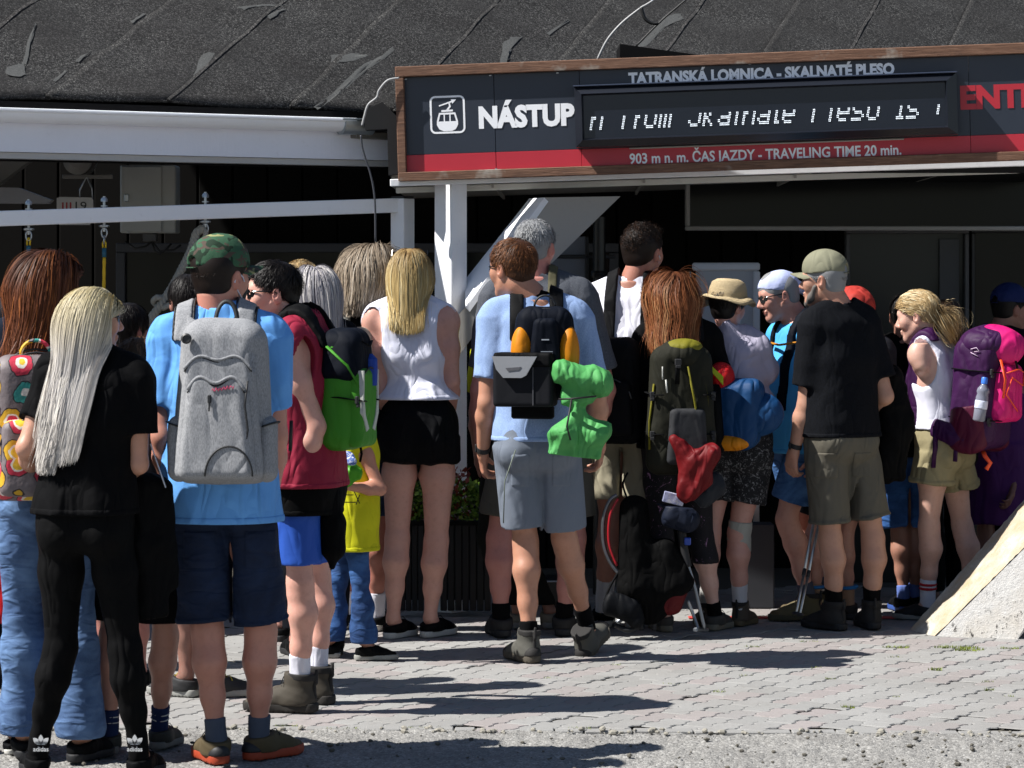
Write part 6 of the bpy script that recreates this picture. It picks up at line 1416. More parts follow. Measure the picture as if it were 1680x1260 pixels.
for (xs, zs) in (((-.095, -.08, -.068, -.066), (.01, -.05, -.12, -.20)), ((.104, .095, .106, .09), (.06, -.02, -.1, -.2))): m = MB(); m.tube([(x, -.176, z) for x, z in zip(xs, zs)], .0035, 6); m.build('seam_piping', GRYH if xs[0] < 0 else EDG, p2, smooth=True)
m = MB(); m.box((-.02, -.186, .0), (.012, .008, .028), bev=.003); m.tube([(-.02, -.189, -.012), (-.02, -.19, -.04)], .003, 6); m.build('zip_puller', EDG, p2)
m = MB(); m.tube([(-.012 + .0036 * i, -.1855, .028 + .006 * math.sin(i * 1.9) + .0006 * i) for i in range(21)], .0016, 5); m.build('embroidery', plain('b8305c', .6, name='pink_thread'), p2, smooth=True)
m = MB(); m.lathe((-.112, -.09, .20), [(.017, -.004), (.018, .004), (.012, .008), (.011, .004), (.005, .004)], 16, rotx(90) @ rotz(0)); m.build('eyelet', plain('2a2a2c', .5, name='eyelet'), E, smooth='auto')
m = MB(); m.tube([(.036 * math.cos(a), .045 + .012 * math.sin(a), .262 + .068 * math.sin(a)) for a in np.linspace(0, math.pi, 15)], .0085, 8, flat=.7); m.build('carry_loop', EDG, E, smooth=True)
h = Sh(); G = B['G']; Nn = B['N']
straps(B, E, toL, GRYH, .075, .135, thick=.012, edge=EDG, zlow=560)
def yoke(X, Y, Z):
    P = np.stack([v.ravel() for v in np.broadcast_arrays(X, Y, Z)], 1).astype(np.float32); L = (P - Nn.astype(np.float32)); out = np.full(len(P), .5, np.float32)
    sl = np.maximum(np.abs(L[:, 0]) - .1, np.maximum(L[:, 2] + .028 - (L[:, 0] / .1) ** 2 * .05, -L[:, 2] - .16)); m = (sl < .03) & (L[:, 1] < .0); d = G.at(P[m]); out[m] = np.maximum(np.maximum(d - .013, -d - .01), sl[m]); return out.reshape(np.broadcast(X, Y, Z).shape)
h._add(yoke, Nn - A3(.2, .25, .2), Nn + A3(.2, .05, .08), 0, 'add'); V, Q = h.mesh(.0075, Nn - A3(.2, .25, .2), Nn + A3(.2, .05, .08)); obj_np('yoke', (toL(V), Q), GRYH, E)
m = MB(); m.tube(toL([B['W'](285, 690, -.12), B['W'](281, 760, -.08), B['W'](290, 800, -.1)]), .006, 6, flat=.4); m.tube(toL([B['W'](478, 690, -.12), B['W'](476, 740, -.1)]), .006, 6, flat=.4); m.build('lower_strap', EDG, E, smooth=True)

# ------------------------------------------------------------------ 4 man with glasses, burgundy vest, green pack
B = person('dark haired man in burgundy vest and bright blue shorts wearing sunglasses', 500, 1168, 424, 'm', yaw=74, hyaw=94, hpitch=3, headx=457, neckx=492, hipx=498, skin='d09a86', ared=.5, vox=.008, hvox=.0038, wid=.96, belly=.0, curl=(.95, .95),
           legs=dict(L=(492, 950, -.02, 492, 1172, 75), R=(520, 940, .1, 522, 1158, 60)), arms=dict(L=(519, 700, -.16, 482, 785, -.14), R=(560, 690, .2, 500, 780, .3)), palm=dict(L=((1, .3, 0), (-.3, 1, 0))), nodd=-.02)
short_wear(B, K('2b57b6', .6, name='royal_blue_nylon', wr=.3), 925, 915, r=.092, off=.012, amp=.006, name='shorts')
top_wear(B, K('0a0a0b', .85, name='black_undershirt', wr=.4), 842, sleeve=None, off=.018, loose=.02, amp=.005, name='undershirt', strapw=.062)
top_wear(B, K('8e1f38', .7, name='burgundy_mesh', wr=.5), 797, sleeve=None, off=.029, loose=.02, amp=.007, name='vest', strapw=.056)
h = Sh(); h.seg(B['N'] + A3(0, 0, -.01), B['N'] + A3(0, 0, .05) + B['R'][:, 1] * .01, .074, .068, k=.0, flat=True); h.disp(folds(4, .005, 30, 2)); obj_np('neck_scarf', h.mesh(.006), K('0b0c10', .9, name='black_scarf', wr=.6), B['E'])
short_hair(B, H_DARK, .04, 2200, 'fore', lift=.3, w=.0012, slope=.8, z0=.006)
sunglasses(B, SUNB, thick=1.3)
for sd in 'LR': sock(B, sd, .14, K('d9d9e4', .9, name='white_sock', wr=.5))
shoes(B, 'boot', plain('3c362c', .8, name='muddy_boot'), plain('24211d', .8, name='dark_sole'), lace=plain('15130f', .7, name='dark_lace'), toe=plain('4a443a', .8, name='toe_rubber'), scale=1.12)
GN = K('3d8420', .55, name='lime_nylon', wr=.4); NV = K('0b1220', .7, name='navy_nylon')
E, toL = pack_frame(B, 642, 'lime green and navy hiking backpack on the man in burgundy vest', .17, zdd=-.1, ydist=-.035)
h = Sh(); h.box((0, .0, .0), (.12, .08, .225), .07, taper=.1); h.disp(folds(nseed(), .005, 18)); pk(E, h, GN, 'pack_body', .007)
h = Sh(); h.box((0, -.005, .135), (.115, .086, .105), .06, taper=.2); h.disp(folds(nseed(), .005, 18)); pk(E, h, NV, 'top_panel', .007)
h = Sh(); h.box((0, -.07, -.06), (.1, .035, .15), .03, taper=.05); h.disp(folds(nseed(), .005, 22)); fp = pk(E, h, GN, 'front_pocket', .007)
for q in (-1, 1): m = MB(); m.prism([(x, z) for x, z in ((.075 * q, .08), (.09 * q, .08), (.092 * q, -.08), (.05 * q, -.15), (.02 * q, -.14), (.06 * q, -.09), (.078 * q, -.02))][::q], -.108, -.085); m.build('reflective_stripe', plain('b9bab4', .4, name='reflective'), fp)
for q in (-1, 1): m = MB(); m.tube([(.11 * q, .03, .17), (.12 * q, -.055, .10), (.07 * q, -.1, .0)], .013, 6, flat=.35); m.build('compression_strap', GN, E, smooth=True)
m = MB(); m.lathe((.05, -.085, .02), [(.03, 0), (.032, .05), (.03, .1), (.012, .12)], 12); m.build('blue_pouch', K('1b3f9a', .5, name='blue_shiny'), E, smooth='auto')
m = MB(); m.tube([(.04, -.05, -.2), (.045, -.055, -.24), (.04, -.05, -.27)], .008, 6, flat=.5); m.build('buckle_strap', BLK2, E, smooth=True)
straps(B, E, toL, BLK2, .055, .11, thick=.016, zlow=570)
def webbing(E, pts, w=.009, mat=None, buckle=None, name='webbing'):
    m = MB(); m.tube(pts, w, 6, flat=.35); o = m.build(name, mat or BLK2, E, smooth=True)
    if buckle is not None:
        p = A3(*pts[buckle]); b = MB(); b.box(p, (w * 2.8, .012, .03), bev=.003); b.box(p + A3(0, -.004, -.02), (w * 2.2, .01, .014), bev=.002); b.build('buckle', RUB, o)
for q in (-1, 1): webbing(E, [(q * .1, .05, -.02), (q * .125, -.02, -.02), (q * .11, -.09, -.03), (q * .07, -.112, -.035)], .008, None, 2)
webbing(E, [(-.06, -.09, .19), (0, -.102, .17), (.06, -.09, .19)], .006)
m = MB(); m.tube([(.085 * math.cos(a), -.09 - .016 * math.sin(a), .0 + .09 * math.sin(a)) for a in np.linspace(.1, 3.04, 15)], .0032, 6); m.build('zip', EDG, fp, smooth=True)
blob_thing('jacket', 'dark jacket tied low behind the hip of the man in blue shorts', 'jacket', [(540, 800, 0, .04, .035, 545, 900, 0, .055, .04), (548, 860, .02, .05, .04, 545, 930, 0, .02, .02)], BLKC, 545, 860, B['D'] - .06, amp=.01)

# ------------------------------------------------------------------ 5 woman in white blouse
B = person('blonde woman in white sleeveless blouse and black shorts with bare legs', 680, 1045, 402, 'f', yaw=-4, hyaw=-6, headx=672, neckx=674, hipx=688, skin='c8927e', ared=.4, vox=.008, hvox=.0045, hs=1.0, span=.172,
           legs=dict(L=(652, 880, 0, 645, 1049, -28), R=(716, 885, 0, 706, 1047, -32)), arms=dict(L=(626, 645, -.02, 652, 700, .14), R=(742, 625, -.02, 738, 690, .12)))
h = short_wear(B, K('0d0e13', .75, name='black_skort', wr=.6), 758, 758, r=.112, off=.02, amp=.011, f=26, name='shorts')
top_wear(B, K('d4d6e6', .75, name='white_blouse', wr=.6, var=.05), 655, sleeve=None, off=.012, loose=-.01, amp=.010, f=14, name='blouse', blouse=.018, strapw=.058)
long_hair(B, H_BLONDE2, .38, n=1500, w=.0020, nseg=14, clumps=70, vol=.012, back=.45, gravity=.42, jit=.07)
sunglasses(B, SUNB, up=.085)
shoes(B, 'sneaker', BLK2, WHR)
# ------------------------------------------------------------------ 6 ash blonde woman in black with grey pack
B = person('woman in black with shoulder length ash hair and pale backpack straps', 598, 1038, 400, 'f', yaw=-25, hyaw=-55, headx=606, neckx=602, hipx=600, skin='b4705c', vox=.009, hvox=.005, hs=1.03,
           legs=dict(L=(570, 860, 0, 566, 1032, -20), R=(620, 860, 0, 618, 1036, -20)))
long_wear(B, denim('18263f', '2d4364', name='navy_denim'), hem=.30, off=.008, name='trousers')
top_wear(B, K('0c0c0f', .85, name='black_top', wr=.5), 705, sleeve=.6, off=.012, loose=.02, amp=.008, name='tee_shirt')
long_hair(B, H_ASH, .31, n=1500, w=.0021, nseg=12, clumps=90, vol=.03, back=.4, gravity=.3, jit=.16, wave=.003)
for sd in 'LR': sock(B, sd, .1, K('d9d9e4', .9, name='white_sock', wr=.5))
shoes(B, 'sneaker', BLK2, WHR)
E, toL = pack_frame(B, 590, 'pale grey canvas backpack on the ash haired woman in black', .12)
PG = K('8f8e86', .8, name='pale_canvas'); h = Sh(); h.box((0, 0, -.02), (.13, .055, .17), .045, taper=.1); h.disp(folds(nseed(), .004, 18)); pk(E, h, PG, 'pack_body', .0085)
m = MB(); m.tube([(.1 * math.cos(a), -.05, .02 + .12 * math.sin(a)) for a in np.linspace(0, math.pi, 12)], .004, 6); m.build('zip', EDG, E, smooth=True); straps(B, E, toL, PG, .035, .085, thick=.014, zlow=560)
# ------------------------------------------------------------------ 7 silver haired woman
B = person('woman with straight silver hair behind the man in burgundy vest', 515, 1075, 432, 'f', yaw=20, hyaw=15, headx=516, neckx=514, hipx=518, skin='b98070', vox=.012, hvox=.006)
long_wear(B, K('10131c', .85, name='dark_trousers'), name='trousers'); top_wear(B, K('15161c', .85, name='dark_top'), 790, sleeve=.6, name='tee_shirt')
long_hair(B, H_SILV, .36, n=1300, w=.0020, nseg=13, clumps=60, vol=.03, gravity=.4, jit=.06, push=A3(.02, 0, 0)); shoes(B, 'sneaker', BLK2, RUB)
# light hair behind
B = person('person with fair fringe just visible above the silver haired woman', 492, 1052, 424, 'f', yaw=-20, hyaw=-20, skin='b98070', vox=.012, hvox=.007)
long_wear(B, K('1a2130', .85, name='dusk_trousers'), name='trousers'); top_wear(B, K('22242c', .85, name='dusk_top'), 760, sleeve=.6, name='tee_shirt'); short_hair(B, H_PONY, .05, 1000, 'back', lift=.5); shoes(B, 'sneaker', BLK2, RUB)

# ------------------------------------------------------------------ 8 child in yellow
B = person('child in yellow tee and blue jeans standing behind the green backpack', 588, 1082, 610, 'm', yaw=98, hyaw=110, headx=568, neckx=578, hipx=580, skin='b87c60', vox=.008, hvox=.006, hs=.92, wid=.76, belly=.0,
           legs=dict(L=(592, 980, -.02, 596, 1086, -80), R=(550, 985, .04, 544, 1082, 80)), arms=dict(L=(624, 803, -.12, 560, 797, -.2), R=(600, 790, .12, 570, 790, .1)), noarms=('R',))
long_wear(B, denim('1d2f54', '3f6aa4', name='blue_jeans'), hem=.06, off=.014, amp=.010, f=26, flare=.012, stack=.007, name='jeans')
top_wear(B, K('c9c81c', .8, name='yellow_jersey', wr=.5), 902, sleeve=.3, off=.024, loose=.03, amp=.009, name='tee_shirt')
short_hair(B, H_CHILD, .04, 900, 'fore'); shoes(B, 'trail', BLK2, GREYR)
m = MB(); 
o0 = P3(575, 815, B['D'] - .175); 
for (a, b, c, d) in ((558, 812, 580, 812), (572, 802, 572, 826), (560, 824, 584, 824), (580, 804, 590, 826), (590, 812, 584, 828)): m.beam(P3(a, b, B['D'] - .175) - o0, P3(c, d, B['D'] - .175) - o0, .003, .004)
o = m.build('shirt_print', plain('1a1a12', .7, name='dark_print'), B['E']); o.location = Vector(o0 - B['root'])
blob_thing('carrier_bag', 'small green and blue plastic bag held by the child in yellow', 'bag', [(562, 752, 0, .035, .035), (576, 775, 0, .05, .045), (565, 790, 0, .04, .03)], K('4a9a1e', .45, name='green_plastic', wr=.7), 565, 770, B['D'] - .22, amp=.012, f=40, k=.03, vox=.005)
blob_thing('cap', 'crumpled blue and white sun cap just under the green backpack', 'cap', [(568, 748, 0, .035, .028), (576, 756, -.02, .028, .022)], speckle((.08, .14, .4), (.6, .62, .7), 40, .5, 'blue_white'), 568, 750, B['D'] - .26, amp=.01, f=40, k=.02, vox=.005)
# ------------------------------------------------------------------ 9 walking man with small orange pack
B = person('man in pale blue polo and grey shorts walking with small orange and navy pack', 895, 1086, 388, 'm', yaw=0, hyaw=42, headx=846, neckx=880, hipx=880, skin='b07a5c', vox=.008, hvox=.004, wid=1.0,
           legs=dict(L=(862, 885, .06, 868, 1089, 25), R=(925, 880, -.06, 962, 1076, -25, .05, -28)), arms=dict(L=(800, 660, -.02, 792, 742, .10), R=(978, 650, 0, 985, 730, .12)), curl=(.55, .5))
BI = B
short_wear(B, K('6f7784', .8, name='grey_shorts_cloth', wr=.4), 862, 868, r=.100, off=.018, amp=.006, name='shorts')
pockets(B, K('6f7784', .8, name='grey_shorts_cloth', wr=.4), [(838, 745, 870, 800), (905, 745, 935, 800)])
top_wear(B, heather('8fa6cc', '7c92ba', 500.0, name='polo_jersey'), 722, sleeve=.72, off=.012, loose=.018, amp=.009, name='polo_shirt', flare=.022)
h = Sh(); h.seg(B['N'] + A3(0, -.005, -.005), B['N'] + A3(0, .01, .03), .073, .068, k=0, flat=True); obj_np('collar', h.mesh(.006), K('0b0b0d', .9, name='dark_collar'), B['E'])
short_hair(B, H_MID, .04, 2600, 'fore', lift=.2, w=.0011, slope=.55, z0=-.01, zmin=-.01); sunglasses(B, SUNB)
wrist_band(B, 'L', RUB)
shoes(B, 'boot', BRG, plain('4c463c', .8, name='walking_sole'), lace=RUB, toe=DKB, heel=DKB)
for sd in 'LR': sock(B, sd, .09, K('0c0c0e', .9, name='black_sock'), base=0)
ORN = K('c77a0c', .55, name='orange_nylon', wr=.5)
E, toL = pack_frame(B, 572, 'small navy and orange day pack high on the back of the walking man', .13, xoff=.035, zdd=-.2)
h = Sh(); h.box((0, 0, -.02), (.14, .065, .2), .06, taper=.16); h.disp(folds(nseed(), .005, 18)); pk(E, h, NV, 'pack_body', .007)
for q in (-1, 1): h = Sh(); h.ell((q * .098, -.035, -.02), (.05, .055, .12), k=0); h.disp(folds(nseed(), .005, 26)); pk(E, h, ORN, 'side_panel', .006)
h = Sh(); h.box((0.0, -.066, -.0), (.062, .03, .13), .025, taper=.2); h.disp(folds(nseed(), .003, 20)); fp = pk(E, h, NV, 'front_pocket', .006)
LGY = plain('a9adb6', .5, name='pale_print'); m = MB(); m.box((.0, -.097, .04), (.032, .002, .005)); m.build('logo_bar', LGY, fp); 
for zz in (-.01, -.018, -.026): m = MB(); m.box((.006, -.098, zz), (.05, .002, .003)); m.build('print_line', LGY, fp)
m = MB(); m.tube([(.13 * math.cos(a), -.035, -.03 + .2 * math.sin(a)) for a in np.linspace(.2, math.pi - .2, 17)], .004, 6); m.build('zip', EDG, E, smooth=True)
m = MB(); m.tube([(.045 * math.cos(a), .04,   .175 + .05 * math.sin(a)) for a in np.linspace(0, math.pi, 12)], .008, 8, flat=.6); m.build('carry_loop', EDG, E, smooth=True)
m = MB(); m.box((-.118, -.02, -.11), (.02, .03, .045), bev=.004); m.build('buckle', RUB, E)
straps(B, E, toL, BLK2, .055, .115, thick=.010, zlow=560)
m = MB(); m.tube(toL([B['W'](762, 830, -.17), B['W'](812, 745, -.16), B['W'](900, 735, -.19)]), .006, 6, flat=.4) if False else m.tube(toL([B['W'](826, 858, -.15), B['W'](828, 790, -.16), B['W'](846, 738, -.17)]), .009, 6, flat=.3); m.build('hanging_strap', K('6a7268', .7, name='olive_webbing'), E, smooth=True)
# black camera bag with silver flap
D = B['D'] - .26; c0 = P3(862, 625, D); s_ = D / F; E = empty('camera_bag', c0, (0, 0, math.radians(-12)), label='boxy black camera bag with shiny flap at the left side of the walking man', cat='bag')
h = Sh(); h.box((0, 0, 0), (50 * s_, .065, 42 * s_), .016); pk(E, h, K('1b1c20', .65, name='grey_black_nylon', wr=.1), 'bag_body', .006); h = Sh(); h.box((0, -.006, 35 * s_), (49 * s_, .066, 12 * s_), .012); pk(E, h, BLK2, 'lid', .006)
m = MB(); m.prism([(x * s_, z * s_) for x, z in ((-49, 41), (26, 41), (8, 10), (0, 6), (-30, 6), (-42, 20))], -.088, -.078); m.build('flap', plain((.26, .27, .29), .3, name='shiny_flap'), E); m = MB(); m.prism([(x * s_, z * s_) for x, z in ((-26, 22), (0, 24), (-4, 19), (-22, 17))], -.0905, -.088); m.build('embossed_mark', plain((.10, .10, .11), .3, name='emboss'), E)
m = MB(); m.box((18 * s_, -.067, -8 * s_), (2 * s_, .004, 62 * s_)); m.build('edge_piping', plain('3a3b40', .6, name='piping_grey'), E)
m = MB(); m.box((8 * s_, .055, -52 * s_), (70 * s_, .05, 22 * s_), bev=.008); m.build('hip_pad', BLK2, E)
# green jacket tied under the pack
GJ = K('4f9a55', .6, name='green_nylon', wr=.8, var=.12)
o, c0 = blob_thing('jacket', 'light green rain jacket tied in two bunches below the small pack', 'jacket', [(905, 615, 0, .028, .03, 980, 625, 0, .06, .07), (925, 610, -.02, .055, .055, 985, 630, 0, .065, .075), (930, 650, 0, .05, .04, 960, 640, 0, .07, .05), (950, 680, 0, .028, .03, 930, 715, -.01, .085, .055), (950, 680, 0, .03, .03, 975, 710, 0, .08, .06), (905, 735, .0, .07, .02, 975, 722, .0, .08, .03)], GJ, 940, 670, B['D'] - .32, amp=.018, f=26, k=.03, vox=.0055, cuts=lambda g, c: g.plane(P3(930, 748, BI['D'] - .32) - c, (-.12, 0, -1)))
m = MB(); m.tube([P3(918, 655, B['D'] - .36) - c0, P3(940, 654, B['D'] - .40) - c0, P3(978, 650, B['D'] - .38) - c0], .009, 6, flat=.5); m.tube([P3(938, 655, B['D'] - .40) - c0, P3(930, 700, B['D'] - .43) - c0, P3(936, 722, B['D'] - .42) - c0], .0045, 6); m.build('tie_strap', EDG, o, smooth=True)

# ------------------------------------------------------------------ 10 tall grey haired man
B = person('tall grey haired man in dark grey tee behind the walking man', 890, 1044, 356, 'm', yaw=-6, hyaw=-22, headx=876, neckx=884, hipx=890, skin='b8776a', ared=.5, vox=.009, hvox=.005, wid=1.05,
           legs=dict(L=(820, 880, 0, 822, 1047, 10), R=(940, 880, 0, 925, 1045, -5)), arms=dict(L=(788, 640, 0, 790, 745, .1), R=(994, 640, 0, 962, 745, .1)))
short_wear(B, K('4c4a43', .85, name='olive_grey_cloth', wr=.4), 848, 848, r=.115, off=.022, amp=.006, name='shorts')
top_wear(B, heather('55585f', '3e4148', 500.0, name='charcoal_jersey'), 715, sleeve=.78, off=.012, loose=.02, amp=.008, name='tee_shirt', flare=.022)
short_hair(B, H_GREY, .03, 2200, 'down', lift=.45, w=.0013, slope=.4, z0=-.03, zmin=-.03)
shoes(B, 'trail', DKB, RUB)
for sd in 'LR': sock(B, sd, .07, K('0c0c0e', .9, name='black_sock'))
E = empty('shoulder_bag', B['N'] + B['root'] + A3(0, -.15, -.3), label='olive webbing shoulder strap bag across the tall grey haired man', cat='bag'); p_ = B['N'] + A3(0, -.15, -.3)
straps(B, E, lambda V: np.asarray(V) - p_, K('4d4a36', .8, name='olive_webbing2'), .05, .09, thick=.01, zlow=600)
h = Sh(); h.box((0, -.04, -.05), (.13, .05, .12), .03); h.disp(folds(nseed(), .004, 20)); pk(E, h, K('1e1f22', .7, name='dark_bag'), 'bag_body', .009)
# yellow shirted person behind
B = person('person in yellow shirt hidden behind the two men in the middle', 838, 1030, 470, 'm', yaw=0, wid=.8, skin='b07860', vox=.012, hvox=.007, legs=dict(L=(800, 880, 0, 850, 1033, 0), R=(840, 880, 0, 902, 1033, 0)))
long_wear(B, K('22221f', .85, name='dark_trousers2'), name='trousers'); top_wear(B, K('c2c41e', .8, name='yellow_jersey2', wr=.5), 700, sleeve=.7, name='tee_shirt'); short_hair(B, H_CURL, .03, 700, 'down'); shoes(B, 'trail', plain('8c8474', .8, name='sand_shoe'), GREYR)

# ------------------------------------------------------------------ 11 curly haired man
B = person('young man with curly dark hair in white vest and beige trousers', 1035, 1028, 366, 'm', yaw=-12, hyaw=-32, headx=1052, neckx=1038, hipx=1020, skin='a8705a', vox=.009, hvox=.005,
           legs=dict(L=(1003, 850, .0, 990, 1030, 0), R=(1045, 850, 0, 1040, 1030, -10)), arms=dict(L=(985, 620, 0, 1000, 700, .15), R=(1085, 620, 0, 1070, 700, .15)))
short_wear(B, K('a39c86', .85, name='beige_cotton', wr=.8), 815, 815, r=.12, off=.026, amp=.012, name='shorts')
top_wear(B, K('dcdce8', .8, name='white_cotton', wr=.5), 725, sleeve=None, off=.012, loose=.02, amp=.008, name='vest', strapw=.05, neckcut=.006)
curly_hair(B, H_CURL, .055, 2200, side=.25)
for sd in 'LR': sock(B, sd, .17, K('c9c9cc', .9, name='white_sport_sock'))
shoes(B, 'sneaker', BLK2, WHR)
m = MB(); O, Rh = B['Hd'], B['HR']; m.tube([O + Rh @ A3(.088, .0, -.012), O + Rh @ A3(.09, .004, -.03)], .004, 6); m.build('earbud', WHR, B['E'], smooth=True)
BP = K('17171a', .75, name='black_pack_nylon', wr=.4)
E, toL = pack_frame(B, 640, 'black backpack worn by the curly haired man in white', .20, xoff=-.02, zdd=-.2)
h = Sh(); h.box((0, 0, 0), (.15, .085, .25), .06, taper=.08); h.disp(folds(nseed(), .006, 16)); pk(E, h, BP, 'pack_body', .008); h = Sh(); h.box((0, -.08, -.08), (.12, .035, .13), .03, taper=.08); h.disp(folds(nseed(), .004, 20)); fp = pk(E, h, BP, 'front_pocket', .008)
m = MB(); m.tube([(.12 * math.cos(a), -.1, -.06 + .12 * math.sin(a)) for a in np.linspace(.2, math.pi - .2, 15)], .004, 6); m.build('zip', plain('3a3a3d', .5, name='zip_grey'), fp, smooth=True); straps(B, E, toL, BP, .06, .115, thick=.016, zlow=560)

# ------------------------------------------------------------------ 12 red haired woman
B = person('woman with long ginger hair and black and olive hiking pack', 1110, 1036, 440, 'f', yaw=4, hyaw=0, headx=1108, neckx=1112, hipx=1110, skin='c59a8a', ared=.3, vox=.009, hvox=.0048, hs=.88,
           legs=dict(L=(1085, 880, 0, 1090, 1038, 15), R=(1150, 880, 0, 1172, 1036, -25)), arms=dict(L=(1030, 650, 0, 1062, 690, .16), R=(1186, 648, 0, 1150, 680, .16)))
long_wear(B, speckle((.012, .011, .014), (.42, .22, .40), 20, .62, 'patterned_leggings'), off=.006, amp=.004, flare=0, name='leggings', hems=dict(L=945, R=925))
top_wear(B, K('0a0a0c', .85, name='black_tee2', wr=.5), 735, sleeve=.68, off=.012, loose=.018, amp=.007, name='tee_shirt', flare=.02)
long_hair(B, H_RED, .44, n=1500, w=.0020, nseg=15, clumps=80, vol=.012, back=.5, gravity=.30, jit=.16, push=A3(-.02, -.03, 0), wave=.008, half=.17)
sunglasses(B, SUNB, up=.09, thick=1.5)
shoes(B, 'trail', plain('3a3733', .8, name='charcoal_shoe'), plain('6d675a', .8, name='dusty_sole'), lace=DKB)
sock(B, 'R', .05, BLKC)
OL = K('6f6a18', .7, name='olive_yellow_nylon'); DG_ = K('26261f', .75, name='dark_olive_nylon', wr=.5)
E, toL = pack_frame(B, 672, 'tall charcoal hiking pack with olive trim on the ginger haired woman', .22, xoff=-.012, zdd=-.25)
h = Sh(); h.box((0, 0, 0), (.155, .09, .30), .075, taper=.1); h.disp(folds(nseed(), .007, 15)); pk(E, h, DG_, 'pack_body', .008)
h = Sh(); h.ell((0, -.02, .25), (.12, .09, .075), k=0); h.disp(folds(nseed(), .008, 24)); pk(E, h, DG_, 'lid', .007); h = Sh(); h.ell((.01, -.03, .285), (.09, .07, .045), k=0); h.disp(folds(nseed(), .006, 28)); pk(E, h, OL, 'lid_trim', .007)
for pts in (((.09, .20), (.115, .05), (.12, -.1), (.09, -.17), (.06, -.2)), ((-.13, .12), (-.15, -.05), (-.15, -.18))):
    m = MB(); m.tube([(x, -.093 + abs(x) * .25, z) for x, z in pts], .012, 6, flat=.4); m.build('trim_strap', OL, E, smooth=True)
m = MB(); m.tube([(.02, -.1, .2), (.05, -.105, .05), (.075, -.09, -.1), (.05, -.1, -.22)], .014, 6, flat=.4); m.build('trim_strap', OL, E, smooth=True)
for q in (-1, 1):
    for z_ in (.08, -.1): webbing(E, [(q * .12, .06, z_), (q * .162, .0, z_), (q * .14, -.08, z_ - .01), (q * .09, -.105, z_ - .01)], .008, None, 2)
webbing(E, [(-.02, -.06, .3), (-.025, -.11, .22), (-.03, -.105, .12)], .011, None, 1)
h = Sh(); h.box((0.02, -.095, -.12), (.09, .03, .13), .025, taper=.1); h.disp(folds(nseed(), .004, 20)); pk(E, h, K('2c2d30', .75, name='charcoal_nylon'), 'front_pocket', .008)
m = MB(); m.tube([(-.095 + .0 * i, -.096, .2 - .02 * i) for i in range(4)], .003, 6); m.tube([(-.08, -.1, .14), (-.075, -.105, .08)], .004, 6); m.build('cord', plain('b9b9b4', .5, name='pale_cord'), E, smooth=True)
straps(B, E, toL, BP, .055, .11, thick=.015, zlow=560); m = MB(); m.prism([(x, z) for x, z in ((.13, .19), (.2, .11), (.2, .15), (.145, .2))], .02, .04); m.build('strap_tab', K('9aa81a', .6, name='lime_tab'), E)
# red and grey jacket hanging from the carrier handle
blob_thing('jacket', 'red and dark jacket draped over the child carrier top', 'jacket', [(1105, 720, 0, .035, .03, 1140, 760, 0, .07, .05), (1140, 765, 0, .08, .05, 1165, 745, .0, .055, .05), (1120, 745, 0, .03, .03, 1125, 800, 0, .045, .035), (1150, 780, 0, .07, .04, 1120, 815, 0, .04, .03)], K('66080f', .6, name='red_softshell', wr=.9), 1130, 760, 13.85, amp=.016, f=24, k=.03, vox=.006)
blob_thing('jacket', 'grey mesh jacket part crumpled under the red jacket on the carrier', 'jacket', [(1128, 812, 0, .03, .02, 1180, 790, 0, .05, .03), (1150, 820, 0, .05, .03, 1175, 800, 0, .05, .03)], K('23262c', .7, name='slate_softshell', wr=.8), 1150, 810, 13.88, amp=.012, f=26, k=.03, vox=.006)

# ------------------------------------------------------------------ child carrier
D = 13.95; c0 = P3(1075, 1036, D) * A3(1, 1, 0); E = empty('child_carrier', c0, label='black and red child carrier frame standing on its leg beside the queue', cat='child carrier'); W_ = lambda x, y, d=0: P3(x, y, D + d) - c0
def ctube(pts, r, name, mat, flat=None, sides=8):
    P = [W_(*p) for p in pts]; S_ = []
    for i in range(len(P) - 1):
        a, b = P[i], P[i + 1]; pa = P[max(i - 1, 0)]; pb = P[min(i + 2, len(P) - 1)]
        for t in np.linspace(0, 1, 6)[:-1]: S_.append(.5 * ((2 * a) + (b - pa) * t + (2 * pa - 5 * a + 4 * b - pb) * t * t + (3 * a - pa - 3 * b + pb) * t ** 3))
    S_.append(P[-1]); m = MB(); m.tube(S_, r, sides, flat=flat); return m.build(name, mat, E, smooth=True)
GRT = metal('7d838c', .35); REDN = K('55060d', .6, name='red_pack_nylon', wr=.6); BN = K('050506', .8, name='black_mesh', wr=.6)
ctube([(1012, 812), (1000, 822), (990, 850), (990, 890), (1000, 920), (1016, 942)], .009, 'grab_bar', metal('6b6e74', .4)); ctube([(1014, 818, -.02), (1001, 845, -.02), (999, 890, -.02), (1012, 928, -.02)], .006, 'red_hose', plain('a0101f', .4, name='red_hose'))
h = Sh(); c = W_; h.seg(c(1040, 830), c(1045, 960), (.065, .05), (.095, .07), k=.04); h.seg(c(1045, 960), c(1080, 1000), (.095, .07), (.10, .05), k=.04); h.seg(c(1085, 900), c(1105, 960), (.07, .05), (.1, .07), k=.04); h.disp(folds(nseed(), .008, 30)); obj_np('seat_pack', h.mesh(.008), BN, E)
h = Sh(); h.seg(c(1104, 955, -.0), c(1094, 992, -.0), (.085, .06), (.075, .05), k=.03); h.disp(folds(nseed(), .009, 22)); obj_np('red_bottom', h.mesh(.007), REDN, E)
h = Sh(); h.seg(c(1085, 822, -.02), c(1150, 818, -.02), (.025, .05), (.03, .05), k=.02); h.seg(c(1105, 840, -.03), c(1130, 855, -.03), (.08, .05), (.06, .05), k=.02); h.plane(c(1100, 828, 0), (.1, 0, 1)); h.disp(folds(nseed(), .006, 24)); obj_np('mesh_pocket', h.mesh(.007), K('1d2230', .5, name='slate_mesh', wr=.5), E)
